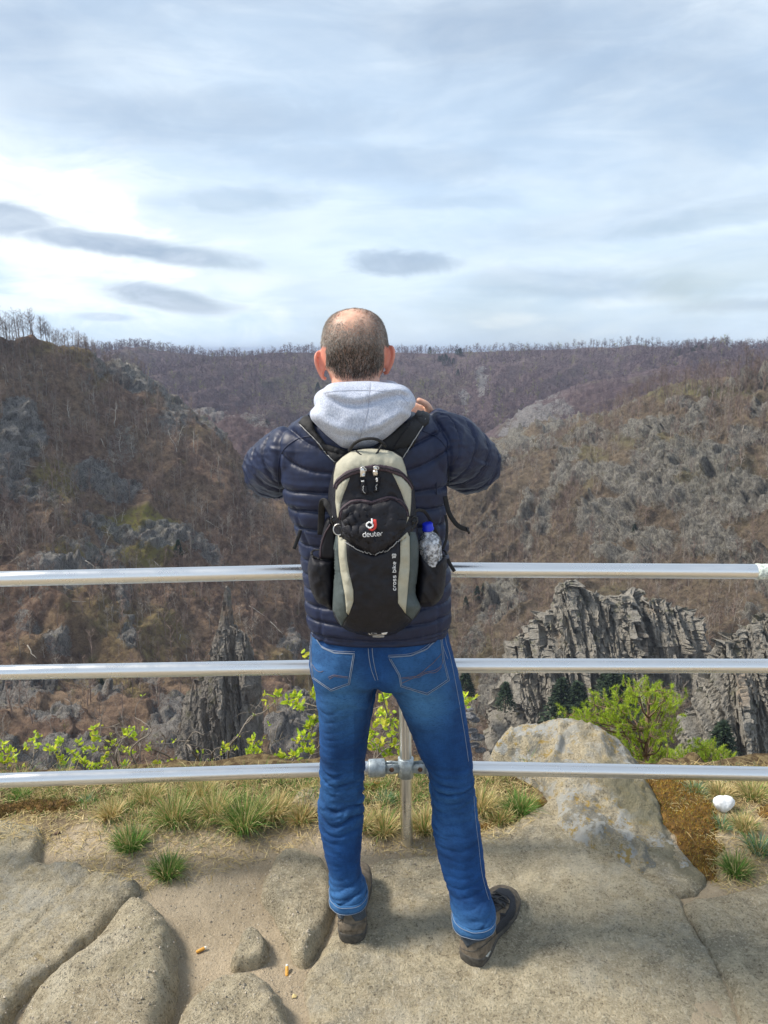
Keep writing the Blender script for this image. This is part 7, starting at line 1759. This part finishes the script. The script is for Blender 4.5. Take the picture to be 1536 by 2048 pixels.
# compression straps, buckles
def ribbon(name, pts, w_, parent, mat=None, up=None, n=30, th=.0009, **kw):
    pp = spline(np.array([P(*q) for q in pts]), n); V, Q, T = tube(pp, w_, 8, flat=th, up=up if up is not None else np.array([0, -1.0, 0])); return mk(name, V, [Q, np.array(T)], mat or M_web, parent, **kw)
cs = ribbon('compression_strap', [zb1(262, 980, 1.93), zb1(268, 820, 1.925), zb1(275, 710, 1.90), zb1(300, 700, 1.885), zb1(345, 770, 1.875), zb1(372, 822, 1.870)], .0085, pack)
ribbon('compression_strap', [zb1(1040, 840, 1.862), zb1(1058, 786, 1.868), zb1(1100, 768, 1.885), zb1(1150, 785, 1.90), zb1(1195, 850, 1.915), zb1(1240, 940, 1.925), zb1(1285, 1060, 1.935)], .0042, pack)
def buckle(c, w_, h_, rot, label=None):
    q = P(*c); e = Geo(); cr, sr = math.cos(rot), math.sin(rot)
    def rt(a, z): return q + np.array([a * cr - z * sr, 0, a * sr + z * cr])
    for pts in ([rt(-w_, -h_), rt(-w_, h_ * .4), rt(-w_ * .5, h_), rt(w_ * .5, h_), rt(w_, h_ * .4), rt(w_, -h_), rt(-w_, -h_)], [rt(-w_ * .9, 0), rt(w_ * .9, 0)], [rt(0, -h_ * .9), rt(0, h_ * .8)]):
        a, Q, T = tube(np.array(pts), .0028, 6); e.add(a, Q, T)
    a, Q, T = tube(np.array([rt(-w_ * .5, -h_ * 1.5), rt(w_ * .3, -h_ * .4), rt(w_ * .4, h_ * .8)]), .0042, 8, flat=.002); e.add(a, Q, T)
    V, F = e.arr(); return mk('buckle', V, F, M_blk, pack)
buckle(zb1(385, 862, 1.853), .0085, .011, R(35)); buckle(zb1(1052, 868, 1.850), .0085, .013, R(-25)); buckle(zb1(1015, 935, 1.846), .007, .009, R(-30))
ribbon('strap_tail', [zb1(420, 905, 1.842), zb1(470, 960, 1.836), zb1(505, 1010, 1.834), zb1(478, 1000, 1.832), zb1(450, 985, 1.836)], .0045, pack)
# loose straps that hang beyond the jacket
ribbon('loose_strap', [(890, 992, 1.99), (894, 1012, 1.985), (901, 1032, 1.98), (917, 1052, 1.975), (937, 1060, 1.975)], .0062, pack, n=24)
a_ = P(937, 1060, 1.975); a, Q, T = tube([a_ - [.004, 0, -.006], a_ + [.002, 0, -.010]], .0035, 6); mk('strap_end', a, [Q, np.array(T)], M_blk, pack)
ribbon('loose_strap', [(891, 1030, 1.97), (894, 1050, 1.96), (893, 1075, 1.955), (886, 1098, 1.95)], .0035, pack)
ribbon('loose_strap', [(895, 1118, 1.97), (901, 1130, 1.965), (909, 1143, 1.96)], .0048, pack, n=10); ribbon('loose_strap', [(601, 1060, 1.99), (596, 1076, 1.985), (588, 1098, 1.98)], .0048, pack, n=12)
# key ring on the left buckle
q = P(*zb1(415, 935, 1.838)); e = empty('key_ring', tuple(q), 'steel split ring hanging from the left buckle of the backpack', 'key ring'); t = np.linspace(0, 2 * np.pi, 33); L = np.stack([q[0] + .0128 * np.cos(t), q[1] + .002 * np.sin(t), q[2] + .0135 * np.sin(t)], 1)
a, Q, T = tube(L, .0014, 8); mk('ring', a, [Q, np.array(T)], M_silver, e)
a, Q, T = tube([q + [.004, -.003, .010], q + [.008, -.004, -.002], q + [.006, -.003, -.016], q + [.002, -.002, -.018]], .0022, 6); mk('clip', a, [Q, np.array(T)], M_blk, e)
# water bottle
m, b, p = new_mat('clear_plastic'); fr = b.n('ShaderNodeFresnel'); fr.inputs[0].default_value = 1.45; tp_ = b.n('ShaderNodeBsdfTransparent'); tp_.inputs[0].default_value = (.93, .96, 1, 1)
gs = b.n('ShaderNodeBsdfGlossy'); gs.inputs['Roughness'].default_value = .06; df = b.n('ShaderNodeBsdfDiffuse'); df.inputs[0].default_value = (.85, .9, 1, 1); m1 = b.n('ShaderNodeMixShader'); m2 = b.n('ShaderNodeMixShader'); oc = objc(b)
b.L.new(b.ramp(b.noise(oc, 70, 4, .6), .42, .68, .12, .8), m1.inputs[0]); b.L.new(tp_.outputs[0], m1.inputs[1]); b.L.new(df.outputs[0], m1.inputs[2]); b.L.new(b.math('ADD', fr.outputs[0], .05), m2.inputs[0]); b.L.new(m1.outputs[0], m2.inputs[1]); b.L.new(gs.outputs[0], m2.inputs[2])  # patchy white diffuse stands in for the bright reflection on the plastic
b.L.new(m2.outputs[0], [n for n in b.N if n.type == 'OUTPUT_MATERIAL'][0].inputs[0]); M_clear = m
q = P(859, 1150, 1.915); e = empty('water_bottle', (q[0], q[1], q[2] - .02), 'clear plastic water bottle with a blue cap in the right side pocket', 'bottle')
ax = P(*zb1(1170, 860, 1.905)) ; bx = P(*zb1(1195, 1080, 1.918)); dv = (ax - bx); Hh = np.linalg.norm(dv); dv /= Hh
prof = [(-.11, .001), (-.11, .027), (-.10, .030), (-.05, .0295), (-.03, .028), (-.01, .030), (.0, .0295), (.012, .0265), (.022, .019), (.030, .0128), (.036, .0125), (.037, .001)]
def lathe(prof, base, d, n=36):
    pp = np.array([base + d * h for h, r in prof]); u0 = np.cross(d, [0, 1, 0]); u0 /= np.linalg.norm(u0); w0 = np.cross(d, u0); t = np.arange(n) * 2 * np.pi / n
    return loft(np.array([c + r * (np.cos(t)[:, None] * u0 + np.sin(t)[:, None] * w0) for c, (h, r) in zip(pp, prof)]))
base = bx + dv * .012
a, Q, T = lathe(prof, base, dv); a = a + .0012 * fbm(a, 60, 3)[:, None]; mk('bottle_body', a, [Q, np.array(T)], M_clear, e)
a, Q, T = lathe([(.0355, .001), (.0355, .0150), (.0395, .0155), (.040, .0138), (.052, .0135), (.0535, .012), (.054, .001)], base, dv); mk('cap', a, [Q, np.array(T)], simple('blue_cap', (.012, .03, .62), .35), e)
pr2 = [(-.095, .001), (-.095, .0262), (-.06, .0265), (-.05, .0265), (-.049, .001)]; a, Q, T = lathe(pr2, base, dv)
m, b, p = new_mat('water'); p.inputs['Transmission Weight'].default_value = 1.0; p.inputs['Roughness'].default_value = 0; p.inputs['IOR'].default_value = 1.33; mk('water', a, [Q, np.array(T)], m, e)
# ================================================================== the air over the valley
m = bpy.data.materials.new('air'); m.use_nodes = True; m.node_tree.nodes.clear(); b = NB(m.node_tree)
o = b.n('ShaderNodeOutputMaterial'); pv = b.n('ShaderNodeVolumePrincipled'); pv.inputs['Color'].default_value = (.62, .72, .92, 1); pv.inputs['Density'].default_value = .00014; pv.inputs['Anisotropy'].default_value = .2
b.L.new(pv.outputs[0], o.inputs['Volume'])
dg = bpy.context.evaluated_depsgraph_get(); lo = np.array([1e9] * 3); hi = -lo
for ob in scene.objects:
    if ob.type == 'MESH':
        for c in ob.bound_box:
            v = np.array(ob.matrix_world @ Vector(c)); lo = np.minimum(lo, v); hi = np.maximum(hi, v)
lo[2] -= 1; lo[:2] -= 30; hi += np.array([30, 30, 2]); hi[2] = max(hi[2], 30)
Vx = np.array([[x, y, z] for z in (lo[2], hi[2]) for y in (lo[1], hi[1]) for x in (lo[0], hi[0])])
hz = mk('haze', Vx, [(0, 2, 3, 1), (4, 5, 7, 6), (0, 1, 5, 4), (1, 3, 7, 5), (3, 2, 6, 7), (2, 0, 4, 6)], m, smooth=False, kind='stuff', label='thin blue haze filling the valley air', cat='haze')
